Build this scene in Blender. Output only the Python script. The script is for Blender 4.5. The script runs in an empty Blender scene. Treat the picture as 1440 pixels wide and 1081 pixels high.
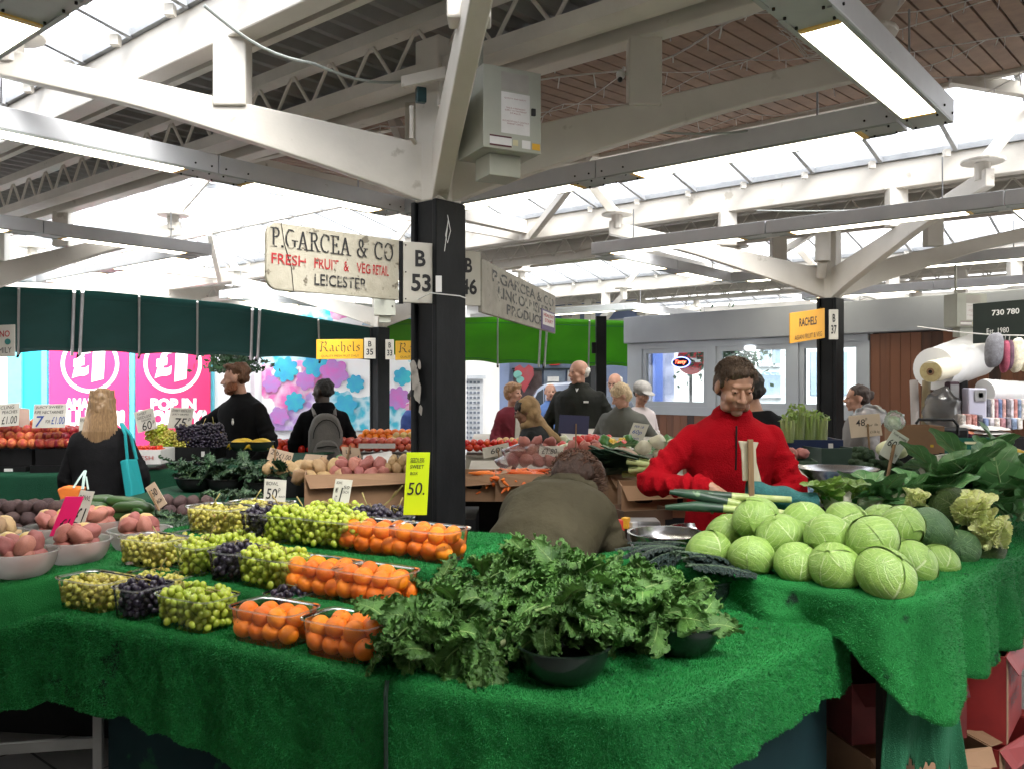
import bpy, bmesh, math, random
import numpy as np
from mathutils import Vector as Vec, Matrix, noise, Euler
random.seed(7); np.random.seed(7)
PI=math.pi; R=math.radians
S=bpy.context.scene; COL=S.collection
CZ=1.6; F=1200.0
def P(px,py,Y): return Vec(((px-720)/F*Y, Y, CZ-(py-541)/F*Y))      # a point seen at a pixel, at its own distance Y in metres
def PZ(px,py,z):
    Y=(CZ-z)*F/(py-541); return P(px,py,Y)
U1=Vec((.64,.7684,0)); V1=Vec((-.7684,.64,0)); C1=Vec((-.38,4.4,0))
def W(u,v,z=0): return C1+U1*u+V1*v+Vec((0,0,z))
rnd=random.uniform
ROOT={}
def tag(o,label=None,cat=None,group=None,kind=None):
    if label: o['label']=label
    if cat: o['category']=cat
    if group: o['group']=group
    if kind: o['kind']=kind
    return o
def thing(name,loc,label,cat,group=None,rz=0):
    o=bpy.data.objects.new(name,None); COL.objects.link(o); o.location=loc; o.rotation_euler=(0,0,rz)
    o.empty_display_size=.1; ROOT[o.name]=Vec(loc); return tag(o,label,cat,group)
def sph(nu,nv):
    v=[(0,0,1)]; f=[]
    for j in range(1,nv):
        t=PI*j/nv
        for i in range(nu): a=2*PI*i/nu; v.append((math.sin(t)*math.cos(a),math.sin(t)*math.sin(a),math.cos(t)))
    v.append((0,0,-1)); n=len(v)-1
    for i in range(nu):
        k=(i+1)%nu; f.append((0,1+i,1+k)); b=1+(nv-2)*nu; f.append((n,b+k,b+i))
        for j in range(nv-2):
            a=1+j*nu; f.append((a+i,a+nu+i,a+nu+k,a+k))
    return v,f
SPH={}
def basis(d,up=Vec((0,0,1))):
    d=d.normalized(); x=d.cross(up)
    if x.length<1e-4: x=Vec((1,0,0))
    x.normalize(); return x,d,x.cross(d).normalized()
class MB:
    def __init__(s): s.v=[]; s.f=[]; s.m=[]; s.uv=[]; s.pc=[]
    def add(s,v,f,mi=0,uv=None):
        b=len(s.v); s.pc.append((b,len(s.f))); s.v+=[tuple(p) for p in v]; s.f+=[tuple(b+i for i in q) for q in f]; s.m+=[mi]*len(f)
        s.uv+= list(uv) if uv else [(0,0)]*len(v); return s
    def box(s,c,d,Rm=None,mi=0):
        c=Vec(c); v=[]
        for z in(-.5,.5):
            for y in(-.5,.5):
                for x in(-.5,.5):
                    q=Vec((x*d[0],y*d[1],z*d[2]))
                    if Rm is not None: q=Rm@q
                    v.append(c+q)
        return s.add(v,[(0,2,3,1),(4,5,7,6),(0,1,5,4),(2,6,7,3),(0,4,6,2),(1,3,7,5)],mi)
    def bar(s,p0,p1,w,h,mi=0,w1=None,h1=None,up=Vec((0,0,1))):
        p0=Vec(p0);p1=Vec(p1); x,d,z=basis(p1-p0,up); w1=w1 or w;h1=h1 or h; v=[]
        for p,a,b in((p0,w,h),(p1,w1,h1)):
            v+=[p-x*a/2-z*b/2,p+x*a/2-z*b/2,p+x*a/2+z*b/2,p-x*a/2+z*b/2]
        return s.add(v,[(0,1,2,3),(7,6,5,4),(0,4,5,1),(1,5,6,2),(2,6,7,3),(3,7,4,0)],mi)
    def tube(s,pts,r,n=8,mi=0,caps=True):
        pts=[Vec(p) for p in pts]; r=r if isinstance(r,(list,tuple)) else [r]*len(pts); v=[];f=[];x=None
        for i,p in enumerate(pts):
            d=(pts[min(i+1,len(pts)-1)]-pts[max(i-1,0)])
            if d.length<1e-7: d=Vec((0,0,1))
            d.normalize()
            if x is None: x=basis(d)[0]
            x=(x-d*x.dot(d)); x=x.normalized() if x.length>1e-5 else basis(d)[0]
            z=x.cross(d)
            for k in range(n): a=2*PI*k/n; v.append(p+(x*math.cos(a)+z*math.sin(a))*r[i])
        for i in range(len(pts)-1):
            for k in range(n): l=(k+1)%n; f.append((i*n+k,i*n+l,(i+1)*n+l,(i+1)*n+k))
        if caps: f.append(tuple(range(n))[::-1]); f.append(tuple((len(pts)-1)*n+k for k in range(n)))
        return s.add(v,f,mi)
    def lathe(s,prof,c,n=24,mi=0,Rm=None):
        c=Vec(c); v=[];f=[]
        for r,z in prof:
            for k in range(n):
                a=2*PI*k/n; q=Vec((r*math.cos(a),r*math.sin(a),z)); q=Rm@q if Rm is not None else q; v.append(c+q)
        for i in range(len(prof)-1):
            for k in range(n): l=(k+1)%n; f.append((i*n+k,i*n+l,(i+1)*n+l,(i+1)*n+k))
        return s.add(v,f,mi)
    def ell(s,c,r,Rm=None,nu=12,nv=8,mi=0,wob=0):
        if (nu,nv) not in SPH: SPH[nu,nv]=sph(nu,nv)
        v,f=SPH[nu,nv]; c=Vec(c); r=r if hasattr(r,'__len__') else (r,r,r); o=[]
        sd=rnd(0,99)
        for p in v:
            k=1+(wob*noise.noise(Vec(p)*1.7+Vec((sd,0,0))) if wob else 0)
            q=Vec((p[0]*r[0]*k,p[1]*r[1]*k,p[2]*r[2]*k)); o.append(c+(Rm@q if Rm is not None else q))
        return s.add(o,f,mi)
    def cap(s,p0,p1,r0,r1,n=12,mi=0):
        p0=Vec(p0);p1=Vec(p1); s.ell(p0,r0,nu=n,nv=8,mi=mi); s.ell(p1,r1,nu=n,nv=8,mi=mi)
        return s.tube([p0,p1],[r0,r1],n,mi)
    def grid(s,fn,nu,nv,mi=0,uv=True):
        v=[];t=[]
        for j in range(nv+1):
            for i in range(nu+1): v.append(fn(i/nu,j/nv)); t.append((i/nu,j/nv))
        f=[(j*(nu+1)+i,j*(nu+1)+i+1,(j+1)*(nu+1)+i+1,(j+1)*(nu+1)+i) for j in range(nv) for i in range(nu)]
        return s.add(v,f,mi,t)
    def quad(s,a,b,c,d,mi=0,th=0):
        a,b,c,d=map(Vec,(a,b,c,d))
        if not th: return s.add([a,b,c,d],[(0,1,2,3)],mi,[(0,0),(1,0),(1,1),(0,1)])
        n=(b-a).cross(d-a).normalized()*th
        return s.add([a,b,c,d,a-n,b-n,c-n,d-n],[(0,1,2,3),(7,6,5,4),(0,4,5,1),(1,5,6,2),(2,6,7,3),(3,7,4,0)],mi,[(0,0),(1,0),(1,1),(0,1)]*2)
    def poly(s,pts,th=0,mi=0,n=None):
        pts=[Vec(p) for p in pts]; k=len(pts)
        if not th: return s.add(pts,[tuple(range(k))],mi)
        n=n or (pts[1]-pts[0]).cross(pts[2]-pts[1]).normalized()
        v=pts+[p-n*th for p in pts]; f=[tuple(range(k)),tuple(range(2*k-1,k-1,-1))]+[(i,i+k,(i+1)%k+k,(i+1)%k) for i in range(k)]
        return s.add(v,f,mi)
    def mesh(s,name,mats,org=Vec((0,0,0)),smooth=False,sharp=.7):
        me=bpy.data.meshes.new(name)
        v=[(p[0]-org[0],p[1]-org[1],p[2]-org[2]) for p in s.v]
        me.from_pydata(v,[],s.f); mats=mats if isinstance(mats,(list,tuple)) else [mats]
        for m in mats: me.materials.append(m)
        if len(mats)>1: me.polygons.foreach_set('material_index',s.m)
        ul=me.uv_layers.new(name='UVMap'); li=np.empty(len(me.loops),dtype=np.int32); me.loops.foreach_get('vertex_index',li)
        ul.data.foreach_set('uv',np.array(s.uv,dtype=np.float32)[li].ravel())
        if smooth:
            me.polygons.foreach_set('use_smooth',[True]*len(me.polygons))
            if sharp: me.set_sharp_from_angle(angle=sharp)
        me.update(); return me
    def each(s,name,mats,parent,**k):
        pc=s.pc+[(len(s.v),len(s.f))]; out=[]
        for (a,fa),(b,fb) in zip(pc,pc[1:]):
            q=MB(); q.v=s.v[a:b]; q.f=[tuple(i-a for i in f) for f in s.f[fa:fb]]; q.m=s.m[fa:fb]; q.uv=s.uv[a:b]; out.append(q.build(name,mats,parent,**k))
        return out
    def build(s,name,mats,parent=None,smooth=False,sharp=.7,bevel=0,org=None):
        if parent is not None: o0=ROOT[parent.name]
        elif org is not None: o0=Vec(org)
        else:
            a=np.array([tuple(p) for p in s.v]); mn=a.min(0); mx=a.max(0); o0=Vec(((mn[0]+mx[0])/2,(mn[1]+mx[1])/2,mn[2]))
        ob=bpy.data.objects.new(name,s.mesh(name,mats,o0,smooth,sharp)); COL.objects.link(ob)
        if parent is None: ob.location=o0
        else: ob.parent=parent
        ROOT[ob.name]=o0
        if bevel:
            b=ob.modifiers.new('b','BEVEL'); b.width=bevel; b.segments=2; b.limit_method='ANGLE'
        return ob
def put(me,name,loc,rot=(0,0,0),sc=1,label=None,cat=None,group=None,parent=None):
    o=bpy.data.objects.new(name,me); COL.objects.link(o); o.location=loc; o.rotation_euler=rot
    o.scale=(sc,)*3 if not hasattr(sc,'__len__') else sc
    if parent: o.parent=parent
    return tag(o,label,cat,group)
def struct(mb,name,mats,**k): return tag(mb.build(name,mats,**k),kind='structure')
# ---------------- materials
def lk(t,a,b): t.links.new(a,b)
def newmat(name):
    m=bpy.data.materials.new(name); m.use_nodes=True; t=m.node_tree; b=t.nodes['Principled BSDF']; return m,t,b
def nd(t,ty,**k):
    n=t.nodes.new(ty)
    for a,v in k.items():
        if a[0]=='_': n.inputs[a[1:].replace('_',' ')].default_value=v
        else: setattr(n,a,v)
    return n
def rgba(c): return (c[0],c[1],c[2],1)
MC={}
def M(name,c1,c2=None,sc=6,rough=.6,metal=0,bump=0,bsc=None,st=(1,1,1),spec=.5,sss=0,var=0,lo=.35,hi=.65,det=5,coat=0,c3=None,sc3=None,th3=.62,trl=0,sheen=0,alpha=1):
    if name in MC: return MC[name]
    m,t,b=newmat(name); MC[name]=m
    tc=nd(t,'ShaderNodeTexCoord'); mp=nd(t,'ShaderNodeMapping'); mp.inputs['Scale'].default_value=st; lk(t,tc.outputs['Object'],mp.inputs[0])
    oi=nd(t,'ShaderNodeObjectInfo'); mu=nd(t,'ShaderNodeMath',operation='MULTIPLY'); mu.inputs[1].default_value=20; lk(t,oi.outputs['Random'],mu.inputs[0])
    def noi(s,d=det):
        n=nd(t,'ShaderNodeTexNoise',noise_dimensions='4D'); n.inputs['Scale'].default_value=s; n.inputs['Detail'].default_value=d
        n.inputs['Roughness'].default_value=.6; lk(t,mp.outputs[0],n.inputs['Vector']); lk(t,mu.outputs[0],n.inputs['W']); return n
    c2=c2 or tuple(x*.82 for x in c1)
    n=noi(sc); mr=nd(t,'ShaderNodeMapRange'); mr.inputs[1].default_value=lo; mr.inputs[2].default_value=hi; lk(t,n.outputs['Fac'],mr.inputs[0])
    mx=nd(t,'ShaderNodeMix',data_type='RGBA'); mx.inputs[6].default_value=rgba(c1); mx.inputs[7].default_value=rgba(c2); lk(t,mr.outputs[0],mx.inputs[0])
    out=mx.outputs[2]
    if c3:
        n3=noi(sc3 or sc*3,6); m3=nd(t,'ShaderNodeMapRange'); m3.inputs[1].default_value=th3; m3.inputs[2].default_value=th3+.04; lk(t,n3.outputs['Fac'],m3.inputs[0])
        x3=nd(t,'ShaderNodeMix',data_type='RGBA'); x3.inputs[7].default_value=rgba(c3); lk(t,out,x3.inputs[6]); lk(t,m3.outputs[0],x3.inputs[0]); out=x3.outputs[2]
    if var:
        hv=nd(t,'ShaderNodeHueSaturation'); a=nd(t,'ShaderNodeMapRange'); a.inputs[3].default_value=1-var; a.inputs[4].default_value=1+var
        lk(t,oi.outputs['Random'],a.inputs[0]); lk(t,a.outputs[0],hv.inputs['Value']); lk(t,out,hv.inputs['Color']); out=hv.outputs[0]
        mm=nd(t,'ShaderNodeMath',operation='MULTIPLY_ADD'); mm.inputs[1].default_value=var*.12; mm.inputs[2].default_value=.5-var*.06; lk(t,oi.outputs['Random'],mm.inputs[0]); lk(t,mm.outputs[0],hv.inputs['Hue'])
    lk(t,out,b.inputs['Base Color'])
    b.inputs['Roughness'].default_value=rough; b.inputs['Metallic'].default_value=metal; b.inputs['Specular IOR Level'].default_value=spec
    if coat: b.inputs['Coat Weight'].default_value=coat; b.inputs['Coat Roughness'].default_value=.15
    if sheen: b.inputs['Sheen Weight'].default_value=sheen
    if alpha<1: b.inputs['Alpha'].default_value=alpha
    if sss:
        b.inputs['Subsurface Weight'].default_value=sss; b.inputs['Subsurface Radius'].default_value=(.6,.5,.3); b.inputs['Subsurface Scale'].default_value=.01
    if bump:
        bn=noi(bsc or sc*4); bp=nd(t,'ShaderNodeBump'); bp.inputs['Strength'].default_value=bump; bp.inputs['Distance'].default_value=.02
        lk(t,bn.outputs['Fac'],bp.inputs['Height']); lk(t,bp.outputs[0],b.inputs['Normal'])
    if trl:
        tr=nd(t,'ShaderNodeBsdfTranslucent'); lk(t,out,tr.inputs[0]); ms=nd(t,'ShaderNodeMixShader'); ms.inputs[0].default_value=trl
        lk(t,b.outputs[0],ms.inputs[1]); lk(t,tr.outputs[0],ms.inputs[2]); lk(t,ms.outputs[0],t.nodes['Material Output'].inputs[0])
    return m
def EM(name,c,s):
    if name in MC: return MC[name]
    m,t,b=newmat(name); MC[name]=m; b.inputs['Base Color'].default_value=rgba(c); b.inputs['Emission Color'].default_value=rgba(c); b.inputs['Emission Strength'].default_value=s; return m
def GL(name,tint=(1,1,1),tr=.85,rough=.05,fr=1.45):
    if name in MC: return MC[name]
    m,t,b=newmat(name); MC[name]=m; t.nodes.remove(b)
    a=nd(t,'ShaderNodeBsdfTransparent'); a.inputs[0].default_value=rgba(tint); g=nd(t,'ShaderNodeBsdfGlossy'); g.inputs[1].default_value=rough
    d=nd(t,'ShaderNodeBsdfTranslucent'); d.inputs[0].default_value=(.9,.9,.9,1)
    x=nd(t,'ShaderNodeMixShader'); x.inputs[0].default_value=1-tr; lk(t,a.outputs[0],x.inputs[1]); lk(t,d.outputs[0],x.inputs[2])
    if fr==0: lk(t,x.outputs[0],t.nodes['Material Output'].inputs[0]); return m
    l=nd(t,'ShaderNodeFresnel'); l.inputs[0].default_value=fr; y=nd(t,'ShaderNodeMixShader'); lk(t,l.outputs[0],y.inputs[0]); lk(t,x.outputs[0],y.inputs[1]); lk(t,g.outputs[0],y.inputs[2])
    lk(t,y.outputs[0],t.nodes['Material Output'].inputs[0]); return m
def LEAF(name,c1,c2,vein,N=7,Mk=1.2,mw=.05,lw=.1,rough=.45,bump=.4,var=.15,trl=.15,nsc=9,wr=30,vstr=1.0,bd=.01):
    """leaf shader: UV.x runs -1..1 across (stored 0..1), UV.y along the midrib"""
    m,t,b=newmat(name); MC[name]=m
    uv=nd(t,'ShaderNodeUVMap'); sp=nd(t,'ShaderNodeSeparateXYZ'); lk(t,uv.outputs[0],sp.inputs[0])
    def ma(op,a,bb=None,c=None):
        n=nd(t,'ShaderNodeMath',operation=op)
        for i,x in enumerate((a,bb,c)):
            if x is None: continue
            if hasattr(x,'is_linked'): lk(t,x,n.inputs[i])
            else: n.inputs[i].default_value=x
        return n.outputs[0]
    tc=nd(t,'ShaderNodeTexCoord'); oi=nd(t,'ShaderNodeObjectInfo'); w=ma('MULTIPLY',oi.outputs['Random'],15.)
    def noi(s,d=4):
        n=nd(t,'ShaderNodeTexNoise',noise_dimensions='4D'); n.inputs['Scale'].default_value=s; n.inputs['Detail'].default_value=d; lk(t,tc.outputs['Object'],n.inputs['Vector']); lk(t,w,n.inputs['W']); return n.outputs['Fac']
    n1=noi(nsc); n2=noi(wr,3)
    a=ma('ABSOLUTE',ma('MULTIPLY_ADD',sp.outputs[0],2.,-1.)); a=ma('ADD',a,ma('MULTIPLY',ma('SUBTRACT',n1,.5),.05))
    mid=ma('SUBTRACT',1.,ma('SMOOTH_MIN',ma('DIVIDE',a,mw),1.,.1)); mid=ma('MAXIMUM',mid,0.)
    ph=ma('ADD',ma('SUBTRACT',ma('MULTIPLY',sp.outputs[1],float(N)),ma('MULTIPLY',a,Mk)),ma('MULTIPLY',n1,.5))
    fr=ma('ABSOLUTE',ma('SUBTRACT',ma('FRACT',ph),.5)); lat=ma('MAXIMUM',ma('SUBTRACT',1.,ma('DIVIDE',fr,lw)),0.)
    lat=ma('MULTIPLY',lat,ma('MAXIMUM',ma('SUBTRACT',.9,ma('MULTIPLY',a,.75)),0.))
    ve=ma('MULTIPLY',ma('MAXIMUM',mid,lat),vstr)
    mx=nd(t,'ShaderNodeMix',data_type='RGBA'); mx.inputs[6].default_value=rgba(c1); mx.inputs[7].default_value=rgba(c2)
    mr=nd(t,'ShaderNodeMapRange'); mr.inputs[1].default_value=.35; mr.inputs[2].default_value=.65; lk(t,n1,mr.inputs[0]); lk(t,mr.outputs[0],mx.inputs[0])
    m2=nd(t,'ShaderNodeMix',data_type='RGBA'); lk(t,mx.outputs[2],m2.inputs[6]); m2.inputs[7].default_value=rgba(vein); lk(t,ve,m2.inputs[0])
    hv=nd(t,'ShaderNodeHueSaturation'); mr2=nd(t,'ShaderNodeMapRange'); mr2.inputs[3].default_value=1-var; mr2.inputs[4].default_value=1+var; lk(t,oi.outputs['Random'],mr2.inputs[0]); lk(t,mr2.outputs[0],hv.inputs['Value']); lk(t,m2.outputs[2],hv.inputs['Color'])
    lk(t,hv.outputs[0],b.inputs['Base Color']); b.inputs['Roughness'].default_value=rough
    bp=nd(t,'ShaderNodeBump'); bp.inputs['Strength'].default_value=bump; bp.inputs['Distance'].default_value=bd; lk(t,ma('ADD',n2,ma('MULTIPLY',ve,.6)),bp.inputs['Height']); lk(t,bp.outputs[0],b.inputs['Normal'])
    tr=nd(t,'ShaderNodeBsdfTranslucent'); lk(t,hv.outputs[0],tr.inputs[0]); ms=nd(t,'ShaderNodeMixShader'); ms.inputs[0].default_value=trl
    lk(t,b.outputs[0],ms.inputs[1]); lk(t,tr.outputs[0],ms.inputs[2]); lk(t,ms.outputs[0],t.nodes['Material Output'].inputs[0]); return m
# ---------------- lettering
def text(s,o,u,v,mat,parent,name='lettering',bold=0,shear=0,lift=.002):
    """built-in letters fitted into the parallelogram o,o+u,o+v"""
    c=bpy.data.curves.new('t','FONT'); c.body=s; c.size=1; c.offset=bold; c.shear=shear; c.resolution_u=3; c.fill_mode='FRONT'
    ob=bpy.data.objects.new('t',c); COL.objects.link(ob); dg=bpy.context.evaluated_depsgraph_get(); me=bpy.data.meshes.new_from_object(ob.evaluated_get(dg))
    bpy.data.objects.remove(ob); a=np.array([tuple(q.co) for q in me.vertices]); 
    if len(a)==0: return
    mn=a.min(0); mx=a.max(0); n=Vec(u).cross(Vec(v)).normalized()*lift; mb=MB()
    mb.add([Vec(o)+Vec(u)*((p[0]-mn[0])/(mx[0]-mn[0]))+Vec(v)*((p[1]-mn[1])/max(mx[1]-mn[1],1e-4))+n for p in a],[tuple(f.vertices) for f in me.polygons])
    bpy.data.meshes.remove(me); return mb.build(name,mat,parent)
def arc(cx,cy,rx,ry,a0,a1,n=10): return [(cx+rx*math.cos(R(a0+(a1-a0)*i/n)),cy+ry*math.sin(R(a0+(a1-a0)*i/n))) for i in range(n+1)]
SER={ # roman letters drawn with a broad pen; (width, strokes)
'P':(.62,[[(.15,0),(.15,1)],[(.0,0),(.32,0)],[(.0,1),(.3,1)]+arc(.3,.76,.2,.24,90,-90)+[(.15,.52)]]),
'.':(.22,[[(.05,0),(.08,.02)],[(.05,.06),(.08,.06)]]),
'G':(.8,[arc(.38,.5,.33,.5,55,300,16),[(.5,.42),(.8,.42)],[(.64,.42),(.64,.08)]]),
'A':(.78,[[(.1,0),(.36,1)],[(.36,1),(.62,0)],[(.2,.33),(.52,.33)],[(0,0),(.22,0)],[(.5,0),(.76,0)]]),
'R':(.72,[[(.15,0),(.15,1)],[(0,0),(.3,0)],[(0,1),(.32,1)]+arc(.32,.77,.2,.23,90,-90)+[(.15,.54)],[(.34,.54),(.6,0)],[(.55,0),(.72,0)]]),
'C':(.74,[arc(.38,.5,.33,.5,50,310,16),[(.6,.7),(.6,.95)]]),
'E':(.64,[[(.15,0),(.15,1)],[(0,0),(.55,0),(.55,.2)],[(0,1),(.52,1),(.52,.8)],[(.15,.5),(.4,.5)],[(.4,.4),(.4,.6)]]),
'&':(.85,[arc(.3,.76,.14,.24,-60,240,12),[(.2,.6),(.7,0)],arc(.27,.25,.24,.27,120,330,12),[(.5,.15),(.66,.5)],[(.56,.5),(.78,.5)]]),
'O':(.78,[arc(.36,.5,.32,.5,0,360,20)]),' ':(.4,[])}
BLK={'R':(.8,[[(.12,.05),(.2,.9)],[(.0,.9),(.15,1),(.35,.88),(.5,1),(.6,.85),(.55,.6),(.3,.5)],[(.3,.5),(.5,.4),(.6,.1),(.78,.02)],[(0,.1),(.12,0),(.25,.1)]]),
'a':(.52,[[(.08,.55),(.25,.64),(.36,.52),(.36,.08),(.48,.02)],[(.36,.35),(.12,.28),(.08,.1),(.2,.02),(.36,.12)]]),
'c':(.45,[[(.4,.5),(.28,.62),(.1,.5),(.1,.14),(.24,.01),(.4,.12)]]),
'h':(.55,[[(.08,1),(.12,.9),(.12,.1),(.2,.0)],[(.12,.5),(.3,.64),(.42,.5),(.42,.1),(.32,-.15)]]),
'e':(.45,[[(.1,.3),(.36,.42),(.36,.54),(.24,.63),(.1,.5),(.1,.14),(.24,.01),(.4,.12)]]),
'l':(.28,[[(.08,1),(.12,.9),(.12,.1),(.22,.0)]]),
's':(.45,[[(.4,.55),(.25,.64),(.12,.5),(.36,.28),(.32,.08),(.18,.0),(.04,.1)]])}
def penned(s,font,o,u,v,mat,parent,nib=(.12,.02),gap=.06,name='lettering'):
    tot=sum(font[c][0]+gap for c in s)-gap; x=0; mb=MB(); o=Vec(o);u=Vec(u);v=Vec(v); n=u.cross(v).normalized()
    k=0
    for c in s:
        w,st=font[c]
        for pl in st:
            for (ax,ay),(bx,by) in zip(pl,pl[1:]):
                k+=1; q=[]
                nx,ny=nib
                if abs((bx-ax)*ny-(by-ay)*nx)<.004: bx+=.0; by+=.02
                t=.03
                pts=[(ax-nx/2,ay-ny/2),(bx-nx/2,by-ny/2),(bx+nx/2,by+ny/2),(ax+nx/2,ay+ny/2)]
                if abs(by-ay)<.05 and ny<.05: pts=[(min(ax,bx)-nx/2,ay-t),(max(ax,bx)+nx/2,ay-t),(max(ax,bx)+nx/2,ay+t),(min(ax,bx)-nx/2,ay+t)]
                mb.add([o+u*((x+a)/tot)+v*b+n*(.002+.00002*k) for a,b in pts],[(0,1,2,3)])
        x+=w+gap
    return mb.build(name,mat,parent)
def sstep(x): x=max(0,min(1,x)); return x*x*(3-2*x)
# ---------------- materials of the structure
cream=M('cream_paint',(.70,.66,.59),(.61,.575,.51),sc=2.2,rough=.45,bump=.08,bsc=30,c3=(.47,.43,.36),sc3=4,th3=.63)
cream2=M('cream_paint_worn',(.68,.64,.57),(.56,.53,.47),sc=3,rough=.5,bump=.05,c3=(.33,.30,.25),sc3=7,th3=.66)
deckm=M('roof_deck_paint',(.34,.335,.32),(.25,.245,.23),sc=2,rough=.7)
housing=M('lamp_housing',(.72,.73,.74),(.62,.63,.65),sc=3,rough=.45,c3=(.42,.42,.40),sc3=20,th3=.68)
under=M('lamp_underside',(.42,.45,.42),(.33,.36,.34),sc=3,rough=.4)
blackp=M('black_column_paint',(.0045,.005,.006),(.010,.011,.012),sc=6,rough=.55,spec=.2,bump=.12,bsc=18,c3=(.07,.07,.065),sc3=9,th3=.69,st=(1,1,.55))
slatm=M('slat_wood',(.30,.19,.125),(.20,.125,.085),sc=7,rough=.7,st=(1,1,1))
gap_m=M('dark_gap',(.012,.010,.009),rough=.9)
greym=M('galvanised_metal',(.40,.41,.42),(.30,.31,.32),sc=8,rough=.4,metal=.6)
tube_m=EM('lamp_diffuser',(1,.93,.74),1.9)
tubew=M('lamp_diffuser_end',(.9,.62,.18),(.8,.5,.1),rough=.4)
pane_m=GL('skylight_sheet',(.80,.81,.82),tr=.9,fr=0)
cabm=M('cabinet_paint',(.40,.41,.35),(.34,.35,.30),sc=4,rough=.45)
paper=M('white_paper',(.72,.71,.70),(.62,.61,.6),sc=6,rough=.7)
ink=M('black_ink',(.015,.015,.018),rough=.5); redink=M('red_ink',(.45,.03,.03),rough=.5); blueink=M('blue_ink',(.03,.08,.35),rough=.5)
DU,DV=5.72,6.94
cols=[(0,0,'nearest black column'),(1,0,'right hand black column'),(2,0,'column by the cushions'),(0,1,'far left column'),(1,1,'middle black column'),(2,1,'farthest thin column')]
AR=Vec((1,0,0)); AN=Vec((.20,-.98,0))
for i,j,nm in cols:
    c=W(i*DU,j*DV); h=2.53 if (i,j)==(0,0) else 2.48
    t=thing('roof_column',c,'cream four armed roof post on top of the '+nm,'column')
    w=.185 if i==0 else .20
    Rm=Matrix.Rotation(-R(39.8),3,'Z')
    m=MB(); m.box(c+Vec((0,0,h/2)),(w*.62,w,h),Rm)
    for s in(-1,1):
        q=c+U1*0; m.box(c+Rm@Vec((s*w*.42,0,0))+Vec((0,0,h/2)),(w*.16,w*1.18,h),Rm)
    m.build('shaft',blackp,t,bevel=.006)
    if (i,j)==(0,0):
        m=MB()
        for k,(dx,dz,s) in enumerate([(-.02,1.62,.05),(.0,1.56,.04),(-.035,1.69,.035),(.01,1.7,.02),(.02,1.47,.02)]):
            pts=[]; 
            for a in range(11): 
                rr=s*(.7+.5*rnd(0,1)); pts.append(c+Rm@Vec((dx-.035+rr*math.cos(a*.571)*.7,-w*.6,dz+rr*math.sin(a*.571)*1.3)))
            m.add(pts,[tuple(range(11))])
        m.each('peeled_patch',M('peeled_paint',(.32,.30,.27),(.24,.22,.2),sc=30,rough=.8),t)
        m=MB(); 
        m.tube([c+Vec((.06,-.16,2.44)),c+Vec((.075,-.165,2.36)),c+Vec((.06,-.165,2.30)),c+Vec((.05,-.16,2.34)),c+Vec((.065,-.165,2.42)),c+Vec((.045,-.16,2.26))],.002,5)
        m.tube([c+Vec((-.10,-.13,2.02)),c+Vec((-.02,-.19,2.05)),c+Vec((.12,-.14,2.04)),c+Vec((.15,-.13,2.03))],.003,5); m.build('loose_string',paper,t)
    m=MB(); m.box(c+Vec((0,0,(h+3.36)/2)),(.17,.17,3.36-h),Rm); m.build('crown_post',cream,t,bevel=.01)
    for k,(d,L) in enumerate([(AR,2.28),(-AR,2.28),(AN,2.2),(-AN,2.2)]):
        # haunched arm: deep at the post, shallow at its end
        x,dd,z=basis(d); w2=.085; m=MB(); prof=[]
        n=10
        for q in range(n+1):
            s=q/n; r=.07+s*(L-.07); top=h+.30+.50*s; bot=h+.0+.72*s**.92; bot=min(bot,top-.14)
            prof.append((r,bot,top))
        vs=[];fs=[]
        for r,b_,t_ in prof:
            p=c+d*r; vs+=[p-x*w2/2+Vec((0,0,b_)),p+x*w2/2+Vec((0,0,b_)),p+x*w2/2+Vec((0,0,t_)),p-x*w2/2+Vec((0,0,t_))]
        for q in range(n):
            a=q*4
            for e in range(4): fs.append((a+e,a+(e+1)%4,a+4+(e+1)%4,a+4+e))
        fs+=[(0,3,2,1),(n*4,n*4+1,n*4+2,n*4+3)]
        m.add(vs,fs); m.build('arm',cream,t,bevel=.008)
        pc=c+d*1.06; m=MB(); m.box(pc+Vec((0,0,3.20)),(.17,.12,.36)); m.build('post',cream,t,bevel=.01)
        e=c+d*(L-.08); m=MB(); m.tube([e+Vec((0,0,h+.72)),e+Vec((0,0,h+.86))],.06,10); m.tube([e+Vec((0,0,h+.86)),e+Vec((0,0,h+.885))],.16,14)
        dr={0:Vec((.62,.12,.78)),1:Vec((-.5,.3,.7)),2:Vec((.62,-.1,.8)),3:Vec((-.3,.5,.7))}[k]
        m.bar(e+Vec((0,0,h+.86)),e+Vec((0,0,h+.86))+dr,.07,.09); m.build('end_strut',cream,t,bevel=.006)
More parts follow.
